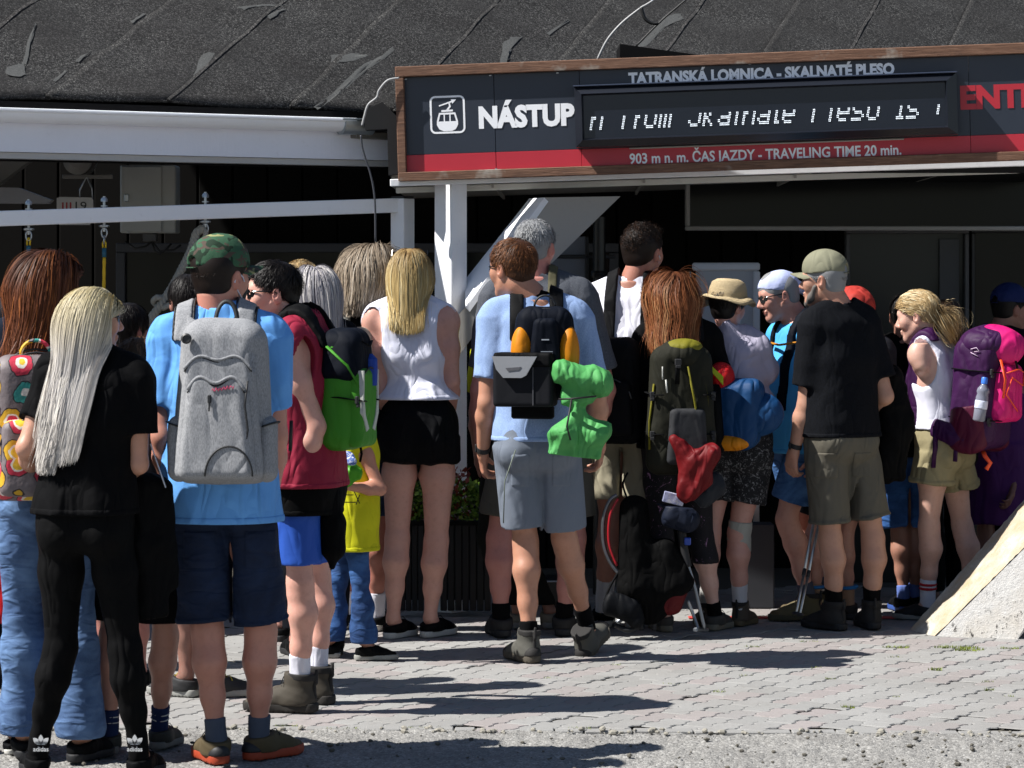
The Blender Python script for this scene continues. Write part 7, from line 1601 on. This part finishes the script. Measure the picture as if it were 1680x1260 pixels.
m = MB(); m.box(W_(1105, 818, -.04), (.10, .01, .05), rotz(10) @ roty(15), bev=.003); m.build('folded_paper', speckle((.5, .52, .75), (.75, .75, .8), 30, .5, 'paper_print'), E)
h = Sh(); h.seg(c(1000, 990, -.05), c(1035, 1000, -.05), (.06, .03), (.06, .035), k=.02); h.seg(c(1035, 1000, -.05), c(1045, 1020, -.05), (.05, .03), (.04, .03), k=.02); h.disp(folds(nseed(), .006, 22)); obj_np('hip_belt', h.mesh(.006), K('14161b', .6, name='padded_nylon'), E)
ctube([(1095, 955), (1060, 985), (1030, 1008), (1012, 1022)], .011, 'lower_tube', GRT); ctube([(1128, 925), (1140, 965), (1156, 1032)], .009, 'kickstand', GRT); ctube([(1128, 985, .08), (1138, 1010, .08), (1146, 1034, .05)], .008, 'kickstand', metal('b0b3b6', .35)); m = MB(); m.beam(W_(1140, 1033, -.04), W_(1160, 1034, .06), .025, .02, bev=.005); m.build('foot_bar', GRT, E)
ctube([(1118, 870), (1122, 900), (1128, 930)], .02, 'joint_sleeve', RUB); ctube([(1040, 950), (1012, 985), (1005, 1000)], .014, 'webbing', BLK2, .4); ctube([(1020, 930), (1002, 960), (992, 985)], .014, 'webbing', BLK2, .4); ctube([(1052, 1005), (1052, 1034)], .012, 'foot', RUB); ctube([(1073, 1008), (1073, 1034)], .012, 'foot', RUB); ctube([(1010, 1026, -.03), (1030, 1034, -.05), (1048, 1028, -.02)], .012, 'buckle', RUB); ctube([(1030, 775), (1022, 795), (1030, 820)], .012, 'top_strap', BLK2, .4)
m = MB(); m.box(W_(1128, 888, -.03), (.03, .02, .035), bev=.004); m.build('blue_button', plain('1840a0', .4, name='blue_plastic'), E)

# ------------------------------------------------------------------ 13 straw hat woman
B = person('person in straw hat and sheer lavender shirt with a bandaged knee', 1205, 1029, 462, 'f', yaw=-18, hyaw=-38, hpitch=6, headx=1190, neckx=1198, hipx=1212, skin='bd8878', vox=.009, hvox=.005, wid=1.0,
           legs=dict(L=(1165, 870, 0, 1160, 1031, 10), R=(1212, 870, 0, 1214, 1029, -25)), arms=dict(L=(1160, 625, 0, 1180, 690, .15), R=(1258, 605, -.02, 1225, 625, .16)))
short_wear(B, speckle((.014, .014, .016), (.20, .20, .21), 40, .55, 'dark_lace_print'), 818, 822, r=.10, off=.014, amp=.008, name='capri_shorts')
top_wear(B, K('a5a0b4', .7, name='lavender_gauze', wr=.8), 650, sleeve=1.9, off=.014, loose=.02, amp=.012, f=20, name='shirt', blouse=.02, flare=.03)
short_hair(B, H_DARK, .05, 1500, 'down', lift=.2, slope=.4, z0=-.05)
knee_band(B, 'R', K('a5a49c', .9, name='bandage', wr=.5), .12, .28)
sock(B, 'R', .12, K('c0bfc4', .9, name='white_sock2')); sock(B, 'L', .12, K('aaa9a6', .9, name='grey_sock'))
shoes(B, 'boot', plain('4a3f33', .8, name='brown_boot'), plain('5a4c36', .8, name='tan_sole'), toe=plain('4e4230', .8, name='tan_toe'))
STRW = NT('woven_straw'); v = STRW.co((1, 1, 1)); w1 = STRW.n('TexWave'); w1.inputs['Scale'].default_value = 60; w1.inputs['Distortion'].default_value = 2.5; w1.bands_direction = 'Z'; STRW.l(v, w1.inputs['Vector']); n = STRW.noise(STRW.co((1, 1, 3)), 130, 3); STRM = STRW.set(STRW.mix(n, (.36, .27, .14), (.58, .46, .28)), .8, normal=STRW.bump(w1.outputs['Fac'], .8, .004, STRW.bump(n, .5, .004)))
O, Rh, s = B['Hd'], B['HR'], B['hs']; m = MB(); n_ = 40; prof = [(.088, .03), (.095, .045), (.088, .09), (.078, .118), (.055, .132), (.0, .135)]; vs = []; rim = [(.135, .02), (.12, .034), (.105, .038), (.093, .04)]
for r_, z in rim + prof[1:]:
    for j in range(n_):
        a = 2 * math.pi * j / n_; wob = (.010 * math.sin(a * 3 + 1) + .006 * math.sin(a * 5)) * (r_ > .1); dip = -.012 * math.cos(a * 2) * (r_ > .1) * (r_ - .09) / .045; vs.append(O + Rh @ (A3(r_ * math.cos(a) * 1.1, r_ * 1.2 * math.sin(a), (z + .005 + wob + dip) * 1.1) * s))
k_ = len(vs) // n_; m.add(vs, [(i * n_ + j, i * n_ + (j + 1) % n_, (i + 1) * n_ + (j + 1) % n_, (i + 1) * n_ + j) for i in range(k_ - 1) for j in range(n_)]); hat = m.build('straw_hat', STRM, B['E'], smooth=True); md = hat.modifiers.new('thick', 'SOLIDIFY'); md.thickness = .004
m = MB(); m.tube([O + Rh @ (A3(.097 * math.cos(a), .108 * math.sin(a), .048 + .003 * math.sin(a * 9)) * s) for a in np.linspace(0, 6.283, 40)], .006, 6); m.build('hat_cord', STRM, hat, smooth=True)
BLP = K('0b3a66', .6, name='petrol_nylon', wr=.8); RP = K('b01218', .55, name='red_nylon', wr=.8)
E, toL = pack_frame(B, 672, 'petrol blue backpack with red lid and orange base on the straw hat wearer', .2, xoff=.03, zdd=-.2)
h = Sh(); h.box((0, 0, -.02), (.155, .08, .17), .07, taper=-.1); h.disp(folds(nseed(), .010, 20)); pk(E, h, BLP, 'pack_body', .008); h = Sh(); h.ell((.12, .02, -.02), (.13, .08, .11), k=0); h.disp(folds(nseed(), .009, 20)); pk(E, h, BLP, 'side_bag', .008)
h = Sh(); h.ell((-.04, -.03, .15), (.065, .06, .075), k=0); h.disp(folds(nseed(), .009, 28)); pk(E, h, RP, 'red_lid', .006); h = Sh(); h.ell((-.01, -.04, -.15), (.12, .07, .045), k=0); h.disp(folds(nseed(), .006, 28)); pk(E, h, ORN, 'orange_base', .006)
m = MB(); m.tube([(-.05, -.09, .12), (-.04, -.105, .02), (-.03, -.11, -.1), (-.03, -.10, -.19)], .024, 6, flat=.35); m.build('centre_strap', BLK2, E, smooth=True); m = MB(); m.tube([(.04 * math.cos(a) - .04, -.02, .2 + .03 * math.sin(a)) for a in np.linspace(0, math.pi, 10)], .006, 6); m.build('carry_loop', BLK2, E, smooth=True)

# ------------------------------------------------------------------ 14 man with bandana
B = person('man in sky blue tee with pale bandana and sunglasses turned to the left', 1305, 1018, 440, 'm', yaw=118, hyaw=98, hpitch=14, headx=1284, neckx=1310, hipx=1308, skin='c08a76', ared=.4, vox=.009, hvox=.0042, wid=1.02, belly=.035,
           legs=dict(L=(1290, 850, 0, 1328, 1020, 95), R=(1320, 860, .1, 1345, 1012, 80)), arms=dict(L=(1350, 650, -.1, 1345, 740, -.15), R=(1345, 640, .18, 1330, 740, .15)))
short_wear(B, denim('20406e', '5c86b8', name='light_denim'), 822, 822, r=.10, off=.018, amp=.008, name='denim_shorts')
top_wear(B, K('4aa3dd', .75, name='bright_blue_jersey', wr=.3, var=.1), 742, sleeve=.7, off=.012, loose=.016, amp=.004, name='tee_shirt')
sunglasses(B, SUNB, thick=1.2)
h = Sh(); O, Rh, s = B['Hd'], B['HR'], B['hs']; h.ell(O + Rh @ (A3(0, -.005, .045) * s), (.085 * s, .106 * s, .085 * s), Rh, k=.01); h.plane(O + Rh @ A3(0, 0, .028), -(Rh @ A3(0, -.28, 1))); h.seg(O + Rh @ A3(0, -.1, .02), O + Rh @ A3(.01, -.125, -.01), .025, .02, k=.02); h.disp(folds(nseed(), .004, 40)); obj_np('bandana', h.mesh(.005), speckle((.42, .47, .7), (.05, .06, .09), 14, .62, 'bandana_print'), B['E'])
m = MB()
for q in (-1, 1): m.tube([O + Rh @ A3(0, -.12, .01), O + Rh @ A3(q * .02, -.145, -.03), O + Rh @ A3(q * .03, -.13, -.075)], .012, 6, flat=.35)
m.build('bandana_tail', plain('14161c', .8, name='dark_bandana'), B['E'], smooth=True)
short_hair(B, H_GREY, .012, 500, 'down', lift=.2, slope=.4, z0=-.03, cut=lambda L: L[:, 2] < -.0)
for sd in 'LR': sock(B, sd, .1, K('4a4f5c', .9, name='grey_blue_sock'))
shoes(B, 'boot', plain('5a5238', .8, name='khaki_boot'), plain('45402f', .8, name='khaki_sole'), lace=DKB, toe=plain('55492f', .8, name='khaki_toe'))
E, toL = pack_frame(B, 560, 'navy pack with yellow chest strap worn by the man in bandana', .12)
h = Sh(); h.box((0, 0, 0), (.13, .055, .2), .05); h.disp(folds(nseed(), .005, 18)); pk(E, h, NV, 'pack_body', .009); straps(B, E, toL, NV, .06, .10, thick=.014)
m = MB(); yl = K('b5761a', .7, name='ochre_webbing'); p = [B['W'](1266, 566, -.0) + B['R'][:, 1] * 0]; m.tube(toL([B['W'](1262, 562, -.02), B['W'](1278, 566, -.13), B['W'](1300, 563, -.2), B['W'](1318, 560, -.24)]), .011, 6, flat=.5); m.build('chest_strap', yl, E, smooth=True)

# ------------------------------------------------------------------ 15 man in black tee with cap
B = person('bearded man in black tee and khaki cap with grey shorts and dark boots', 1382, 1034, 412, 'm', yaw=30, hyaw=66, headx=1358, neckx=1376, hipx=1378, skin='b08066', vox=.008, hvox=.004, wid=1.0, span=.148,
           legs=dict(L=(1362, 880, 0, 1370, 1036, 40), R=(1432, 880, 0, 1430, 1034, 10)), arms=dict(L=(1322, 665, -.06, 1303, 738, -.02), R=(1452, 650, .05, 1420, 690, .28)), curl=(.5, .5))
short_wear(B, K('5c584e', .85, name='grey_khaki_cloth', wr=.5), 858, 850, r=.098, off=.02, amp=.008, cuff=.02, name='shorts')
pockets(B, K('5c584e', .85, name='grey_khaki_cloth', wr=.5), [(1335, 742, 1375, 785), (1400, 742, 1432, 785)])
top_wear(B, heather('101218', '060709', 380.0, name='black_marl'), 716, sleeve=.76, off=.018, loose=.02, amp=.008, name='tee_shirt', flare=.018)
short_hair(B, H_GREY, .014, 1500, 'down', lift=.25, slope=.4, z0=-.04, zmin=-.04, cut=lambda L: L[:, 2] < .02)
CK = K('7d7c68', .8, name='khaki_twill', wr=.4); cap_hat(B, CK, name='cap', pitch=0)
h = Sh(); O, Rh, s = B['Hd'], B['HR'], B['hs']
for q in (-1, 1): h.seg(O + Rh @ A3(q * .066, .025, -.03), O + Rh @ A3(q * .05, .05, -.08), .012, .014, k=.02); h.seg(O + Rh @ A3(q * .05, .05, -.08), O + Rh @ A3(0, .078, -.106), .016, .018, k=.02)
h.disp(folds(3, .002, 90, 1)); obj_np('beard', h.mesh(.0045), plain('5f5a56', .9, name='grey_beard'), B['E'])
wrist_band(B, 'L', RUB, name='watch')
for sd in 'LR': sock(B, sd, .16, BLKC)
shoes(B, 'boot', DKB, RUB, lace=RUB)
blob_thing('jacket', 'black jacket carried on the right arm of the man in black tee', 'jacket', [(1465, 620, 0, .06, .06, 1470, 700, 0, .09, .06), (1470, 700, 0, .09, .06, 1450, 780, 0, .05, .04), (1475, 690, 0, .06, .05, 1478, 780, .0, .03, .03)], BLKC, 1465, 690, B['D'] + .1, amp=.012)
# trekking poles
for (a, b, lab) in (((1334, 862), (1306, 1008), 'silver trekking pole held in front of the boots of the man in black'), ((1342, 866), (1312, 1010), 'second silver trekking pole with black joint just right of the other')):
    D = 14.06; c0 = P3(*b, D); m = MB(); p0 = P3(*a, 14.42) - c0; m.tube([A3(0, 0, 0), p0 * .45], .006, 8); m.tube([p0 * .45, p0 * 1.6], .0075, 8); o = m.build('trekking_pole', metal('c4c4c2', .35), smooth=True, label=lab, cat='trekking pole', group='trekking poles'); o.location = c0
    m = MB(); m.tube([p0 * .43, p0 * .5], .0095, 8); m.build('joint', RUB, o, smooth=True); m = MB(); m.tube([p0 * 1.6, p0 * 1.78], .014, 8); m.build('grip', RUB, o, smooth=True); m = MB(); m.lathe(A3(0, 0, .004), [(.012, -.006), (.022, 0), (.012, .008)], 10); m.build('tip', RUB, o, smooth='auto')
# ------------------------------------------------------------------ 16 coral cap person, 17 dark denim person, 18
B = person('person with coral red hood hidden behind the man in black tee', 1400, 1016, 470, 'm', yaw=-20, hyaw=-30, skin='b07c68', vox=.012, hvox=.007, wid=.9, legs=dict(L=(1335, 880, 0, 1338, 1018, 0), R=(1385, 880, 0, 1392, 1018, 0)))
short_wear(B, K('1a1a1e', .85, name='dark_shorts'), 850, 850, name='shorts'); top_wear(B, K('22242a', .85, name='dark_top2'), 720, sleeve=.7, name='tee_shirt'); h = Sh(); O = B['Hd']; h.ell(O + A3(0, -.0, .04), (.095, .115, .095)); h.seg(O + A3(0, -.05, .02), O + A3(.04, -.07, -.14), (.08, .06), (.06, .05), k=.04); h.disp(folds(nseed(), .008, 30)); obj_np('hood', h.mesh(.007), K('a8342c', .7, name='coral_cloth', wr=.8), B['E'])
for sd in 'LR': sock(B, sd, .09, K('a08068', .9, name='skin_sock')); wrist = None
for sd in 'LR':
    J = B['J']; a_, k2 = J['a' + sd], J['k' + sd]; h = Sh(); h.seg(lerp(a_, k2, .2), lerp(a_, k2, .25), .052, .053, k=0, flat=True); obj_np('blue_sock_band', h.mesh(.007), plain('1f6fae', .8, name='blue_band'), B['E'])
shoes(B, 'trail', DKB, RUB)
B = person('person in dark top and blue denim shorts in the shade behind', 1485, 1004, 478, 'm', yaw=-10, skin='9a6a54', vox=.012, hvox=.007, legs=dict(L=(1478, 870, 0, 1482, 1006, 10), R=(1510, 870, 0, 1500, 1004, -10)))
short_wear(B, denim('1b3a68', '3a68a8', name='mid_denim'), 862, 862, r=.11, name='denim_shorts'); top_wear(B, K('08080a', .85, name='black_top2'), 748, sleeve=.7, name='tee_shirt'); short_hair(B, H_DARK, .03, 700, 'down'); shoes(B, 'trail', BLK2, plain('2a4a90', .6, name='blue_sole')); 
for sd in 'LR': sock(B, sd, .05, K('5a6fae', .9, name='blue_grey_sock'))

# ------------------------------------------------------------------ 19 woman with ponytail and purple pack
B = person('woman with blonde ponytail in white sport vest carrying a magenta hiking pack', 1545, 1018, 474, 'f', yaw=55, hyaw=68, hpitch=10, headx=1512, neckx=1528, hipx=1546, skin='c79a86', ared=.3, vox=.008, hvox=.0042, hs=.98,
           legs=dict(L=(1524, 860, 0, 1522, 1020, 62), R=(1578, 860, .05, 1600, 1016, 30)), arms=dict(L=(1512, 600, -.14, 1508, 610, -.02), R=(1540, 640, .1, 1500, 640, .2)), noarms=())
B['J']['eL'] = B['J']['eL']
short_wear(B, K('8b8264', .85, name='khaki_cotton', wr=.6), 792, 800, r=.112, off=.018, amp=.009, cuff=.025, name='shorts')
top_wear(B, K('dcdcea', .7, name='white_sport_jersey', wr=.3), 703, sleeve=None, off=.008, loose=.004, amp=.004, name='vest', strapw=.045)
Fd = B['R'][:, 1]
h = Sh(); h.seg(B['N'] + A3(0, 0, .0), B['N'] + A3(0, 0, .05) + Fd * .02, (.066), (.064), k=0, flat=True); h.seg(B['N'] + Fd * .04 + A3(0, 0, .01), B['N'] + Fd * .075 + A3(0, 0, -.02), .03, .02, k=.02); h.disp(folds(nseed(), .007, 30, 2)); obj_np('neck_scarf', h.mesh(.006), speckle((.02, .05, .05), (.5, .32, .28), 16, .52, 'scarf_print'), B['E'])
short_hair(B, H_PONY, .07, 2600, 'back', lift=-.1, slope=.6, w=.0016, cap=.009, jit=.03)
O, Rh, s = B['Hd'], B['HR'], B['hs']; sd_ = nseed(); r_ = np.random.RandomState(sd_); n_ = 900; base_ = A3(0, -.115, .0) * s + r_.randn(n_, 3) * .008; P = []
for t in np.linspace(0, 1, 10): sp_ = .012 + .028 * math.sin(math.pi * min(1, t * 1.1)) ; P.append(O + (base_ + A3(0, -.045 * math.sin(t * 1.9), -.155 * t ** 1.25) + (base_ - A3(0, -.115, 0) * s) * sp_ / .012 * .9) @ Rh.T)
hair_obj(B, [(np.stack(P, 1), r_.rand(n_))], H_PONY, .0014, sd_, name='ponytail'); m = MB(); m.lathe(O + Rh @ (A3(0, -.112, .002) * s), [(.017, -.006), (.02, 0), (.017, .006)], 12, Rh @ rotx(80)); m.build('hair_tie', BLKC, B['E'], smooth='auto')
def band_sock(B, sd, h_):
    o = sock(B, sd, h_, K('d8d8e2', .9, name='white_sock3')); J = B['J']; a_, k2 = J['a' + sd], J['k' + sd]; L = np.linalg.norm(k2 - a_)
    for z0, z1 in ((.085, .098), (.065, .078)): h = Sh(); h.seg(lerp(a_, k2, z0 / L), lerp(a_, k2, z1 / L), .0465 * B['lw'] + .003, .047 * B['lw'] + .003, k=0, flat=True); q = obj_np('red_stripe', h.mesh(.005), plain('b01828', .8, name='red_knit'), o)
for sd in 'LR': band_sock(B, sd, .12)
shoes(B, 'trail', plain('16171a', .7, name='black_trail_shoe'), GREYR)
MAG = K('c8186c', .55, name='magenta_nylon', wr=.6); PUR = K('330b3c', .6, name='purple_nylon', wr=.6); WIN = K('4a0828', .6, name='wine_nylon', wr=.5)
E, toL = pack_frame(B, 640, 'big purple and magenta hiking pack with a water bottle on the ponytail woman', .26, ydist=.01, zdd=-.1, tilt=4)
h = Sh(); h.box((0, 0, -.01), (.15, .12, .27), .08, taper=.02); h.disp(folds(nseed(), .007, 16)); pk(E, h, PUR, 'pack_body', .008)
h = Sh(); h.ell((0, -.02, .22), (.15, .145, .095), k=0); h.disp(folds(nseed(), .008, 20)); pk(E, h, PUR, 'lid', .007); h = Sh(); h.ell((0.0, -.055, .215), (.12, .15, .105), k=0); h.plane((0, -.05, 0), (0, 1, -.25)); h.disp(folds(nseed(), .007, 24)); pk(E, h, MAG, 'lid_panel', .007)
h = Sh(); h.box((0, -.125, -.0), (.1, .055, .14), .045, taper=.1); h.disp(folds(nseed(), .007, 22)); fp = pk(E, h, MAG, 'front_pocket', .007)
for q in (-1, 1): h = Sh(); h.seg((q * .12, .0, -.25), (q * .12, .01, -.06), (.05, .1), (.05, .09), k=0); h.plane((0, 0, -.07), (0, .25, 1)); h.disp(folds(nseed(), .005, 24)); pk(E, h, WIN, 'side_pocket', .007)
OC = plain('d84410', .5, name='orange_cord'); m = MB(); m.tube([(-.1, -.17, .1), (-.03, -.2, .12), (.05, -.19, .1), (.02, -.2, .04), (-.08, -.19, .08), (-.11, -.18, .0), (-.02, -.2, -.08)], .0035, 6); m.tube([(-.09, -.13, .16), (-.11, -.17, .07), (-.1, -.16, -.02)], .008, 6, flat=.4); m.build('orange_cord', OC, E, smooth=True); m = MB(); m.tube([(-.11, -.08, -.28), (-.13, -.1, -.3), (-.11, -.12, -.33), (-.13, -.11, -.36)], .012, 6, flat=.5); m.build('orange_tag', OC, E, smooth=True)
for z_ in (.1, -.13): webbing(E, [(-.13, .1, z_), (-.158, .0, z_), (-.135, -.11, z_), (-.08, -.15, z_)], .009, None, 2)
webbing(E, [(-.02, .0, .31), (-.02, -.14, .27), (-.02, -.185, .12)], .011, None, 1)
PINK = plain('c8b0c8', .5, name='pale_logo'); m = MB(); m.tube([(-.151, -.0, .20), (-.153, -.03, .21), (-.151, -.045, .195), (-.152, -.02, .19)], .0022, 5); m.tube([(-.15, .0, .185), (-.152, -.04, .17)], .0018, 5); m.build('logo', PINK, E, smooth=True)
h = Sh(); h.seg((-.14, .17, -.19), (-.14, .0, -.23), (.02, .05), (.03, .06), k=.02); h.disp(folds(nseed(), .004, 24)); pk(E, h, PUR, 'hip_belt', .007)
m = MB(); m.tube([(-.15, .16, -.18), (-.155, .15, -.28), (-.15, .155, -.38)], .016, 6, flat=.3); m.tube([(-.14, .05, -.24), (-.14, .05, -.34)], .012, 6, flat=.3); m.build('hanging_strap', PUR, E, smooth=True)
straps(B, E, toL, PUR, .06, .11, thick=.016, zlow=560)
# bottle
bp = toL([P3(1610, 660, B['D'] - .16) - B['root']])[0]; Rm = np.array(E.rotation_euler.to_matrix()); bl = Matrix(E.rotation_euler.to_matrix()).to_4x4()
c0 = P3(1610, 662, B['D'] - .30); BO = empty('water_bottle', c0, (0, math.radians(8), 0), label='half full clear plastic water bottle with blue cap in the purple pack pocket', cat='bottle')
pm = NT('clear_plastic'); pm.set((.32, .34, .42), .1, 0, .5, Alpha=.55); m = MB(); m.lathe((0, 0, 0), [(.026, -.085), (.03, -.078), (.03, -.03), (.0285, -.025), (.03, -.02), (.03, .03), (.026, .045), (.031, .055), (.028, .07), (.014, .088), (.013, .098)], 20); m.build('bottle_body', pm.m, BO, smooth=True); m = MB(); m.lathe((0, 0, 0), [(.015, .094), (.0155, .12), (.013, .125)], 16); m.build('cap', plain('3b76d8', .4, name='blue_cap'), BO, smooth='auto'); m = MB(); m.lathe((0, 0, 0), [(.0305, -.025), (.0308, -.02), (.0308, .01), (.0305, .014)], 20); m.build('paper_label', speckle((.55, .58, .7), (.2, .25, .4), 60, .6, 'bottle_label'), BO, smooth=True)
# ------------------------------------------------------------------ 20.. people in the deep shade at right
B = person('dark haired person seen just behind the blonde ponytail', 1552, 1004, 488, 'm', yaw=30, hyaw=70, skin='7a5444', vox=.012, hvox=.006); long_wear(B, K('0b0b0d', .85, name='black_trousers'), name='trousers'); top_wear(B, K('2a1a30', .85, name='plum_top'), 740, sleeve=.7, name='tee_shirt'); short_hair(B, H_CURL, .04, 900, 'down'); shoes(B, 'trail', BLK2, RUB)
B = person('man in dark blue cap and navy tee standing in deep shade', 1645, 986, 466, 'm', yaw=-50, hyaw=-60, headx=1652, neckx=1640, skin='8a5c4a', vox=.012, hvox=.006); long_wear(B, K('08080a', .85, name='black_trousers3'), name='trousers'); top_wear(B, K('0c1220', .85, name='ink_top'), 740, sleeve=.7, name='tee_shirt'); short_hair(B, H_DARK, .02, 700, 'down', slope=.4, z0=-.03); cap_hat(B, K('122050', .8, name='blue_twill')); shoes(B, 'trail', BLK2, RUB); m = MB(); O, Rh = B['Hd'], B['HR']; m.tube([O + Rh @ A3(-.085, -.01, -.02 + 0), O + Rh @ A3(-.06, .06, -.03)], .002, 5); m.build('mask_loop', WHR, B['E'], smooth=True)
B = person('woman in plum purple dress at the right edge behind the buttress', 1640, 996, 560, 'f', yaw=0, skin='7a5040', vox=.012, hvox=.007, arms=dict(L=(1612, 740, 0, 1640, 800, .1), R=(1672, 750, 0, 1660, 810, -.15))); g = Sh(); p = B['pel']; g.seg(B['N'] - A3(0, 0, .1), B['waist'], (.15, .11), (.15, .11), k=.04); g.seg(B['waist'], A3(p[0], 0, .42), (.15, .12), (.2, .16), k=.04, flat=True); g.disp(folds(nseed(), .010, 16)); obj_np('dress', g.mesh(.012), K('4a1c58', .7, name='plum_dress', wr=.5), B['E']); B['G'] = g; short_hair(B, H_DARK, .05, 700, 'down'); shoes(B, 'trail', BLK2, RUB)

# ------------------------------------------------------------------ people around the left group
B = person('child with brown hair and striped ankle socks between the two front figures', 222, 1238, 548, 'm', yaw=-20, hyaw=-70, headx=228, neckx=222, skin='b5806a', vox=.01, hvox=.005, hs=.95,
           legs=dict(L=(185, 1040, 0, 180, 1240, 10), R=(272, 1040, 0, 262, 1232, -15)))
short_wear(B, K('101014', .85, name='black_shorts2'), 1015, 1015, r=.1, name='shorts'); top_wear(B, K('5a5e66', .85, name='grey_jersey', wr=.5), 900, sleeve=.6, name='tee_shirt'); short_hair(B, H_CHILD, .05, 1600, 'down', lift=.35, slope=.4, z0=-.02)
for sd in 'LR':
    o = sock(B, sd, .07, K('1c2a50', .9, name='navy_sock')); J = B['J']; a_, k2 = J['a' + sd], J['k' + sd]; L = np.linalg.norm(k2 - a_)
    for z in (.02, .04): h = Sh(); h.seg(lerp(a_, k2, z / L), lerp(a_, k2, (z + .006) / L), .0435 * B['lw'], .0445 * B['lw'], k=0, flat=True); obj_np('white_stripe', h.mesh(.0045), WHR, o)
shoes(B, 'trail', plain('23231f', .7, name='dark_trail_shoe'), plain('6b6a66', .7, name='grey_sole'))
B = person('person with short black hair and reddish collar behind the long haired blonde', 198, 1130, 492, 'f', yaw=-10, hyaw=-30, skin='a86a5c', vox=.012, hvox=.006, headx=205); long_wear(B, K('141418', .85, name='black_trousers4'), name='trousers', hem=.35); top_wear(B, K('6a2022', .85, name='rust_top'), 800, sleeve=.6, name='tee_shirt'); short_hair(B, H_DARK, .09, 1800, 'down', lift=.1, slope=.4, z0=-.06); shoes(B, 'trail', BLK2, RUB)
B = person('person with dark hair glimpsed left of the camouflage cap', 318, 1140, 445, 'f', yaw=10, hyaw=20, skin='8a6050', vox=.012, hvox=.006, headx=312, legs=dict(L=(300, 950, 0, 306, 1146, 60), R=(345, 950, 0, 352, 1148, -60))); long_wear(B, K('101013', .85, name='black_trousers5'), name='trousers', hem=.5); top_wear(B, K('141418', .85, name='black_top5'), 800, sleeve=.6, name='tee_shirt'); short_hair(B, H_DARK, .08, 1500, 'down', lift=.1, slope=.4, z0=-.06); shoes(B, 'trail', plain('1c1c1e', .7, name='black_shoe'), GREYR, lace=plain('b8a820', .6, name='yellow_lace'))
B = person('child with grey cap at the far left edge in a red tee', -6, 1236, 770, 'm', yaw=0, skin='b08068', vox=.012, hvox=.007, hs=.9, arms=dict(R=(8, 1000, 0, 2, 1080, .1), L=(-40, 1000, 0, -40, 1080, .1))); short_wear(B, K('101014', .85, name='black_shorts3'), 1110, 1110, r=.09, name='shorts'); top_wear(B, K('c8171c', .8, name='red_jersey', wr=.5), 1020, sleeve=.55, name='tee_shirt'); short_hair(B, H_DARK, .03, 600, 'down'); shoes(B, 'sneaker', BLK2, WHR)
B = person('person in charcoal cap at the far left edge behind the brown hair', 6, 1100, 492, 'm', yaw=15, hyaw=30, skin='8a6050', vox=.012, hvox=.006, headx=8); long_wear(B, K('101013', .85, name='black_trousers6'), name='trousers'); top_wear(B, K('141418', .85, name='black_top6'), 800, sleeve=.6, name='tee_shirt'); short_hair(B, H_DARK, .03, 600, 'down'); cap_hat(B, K('202228', .8, name='charcoal_twill')); shoes(B, 'trail', BLK2, RUB)
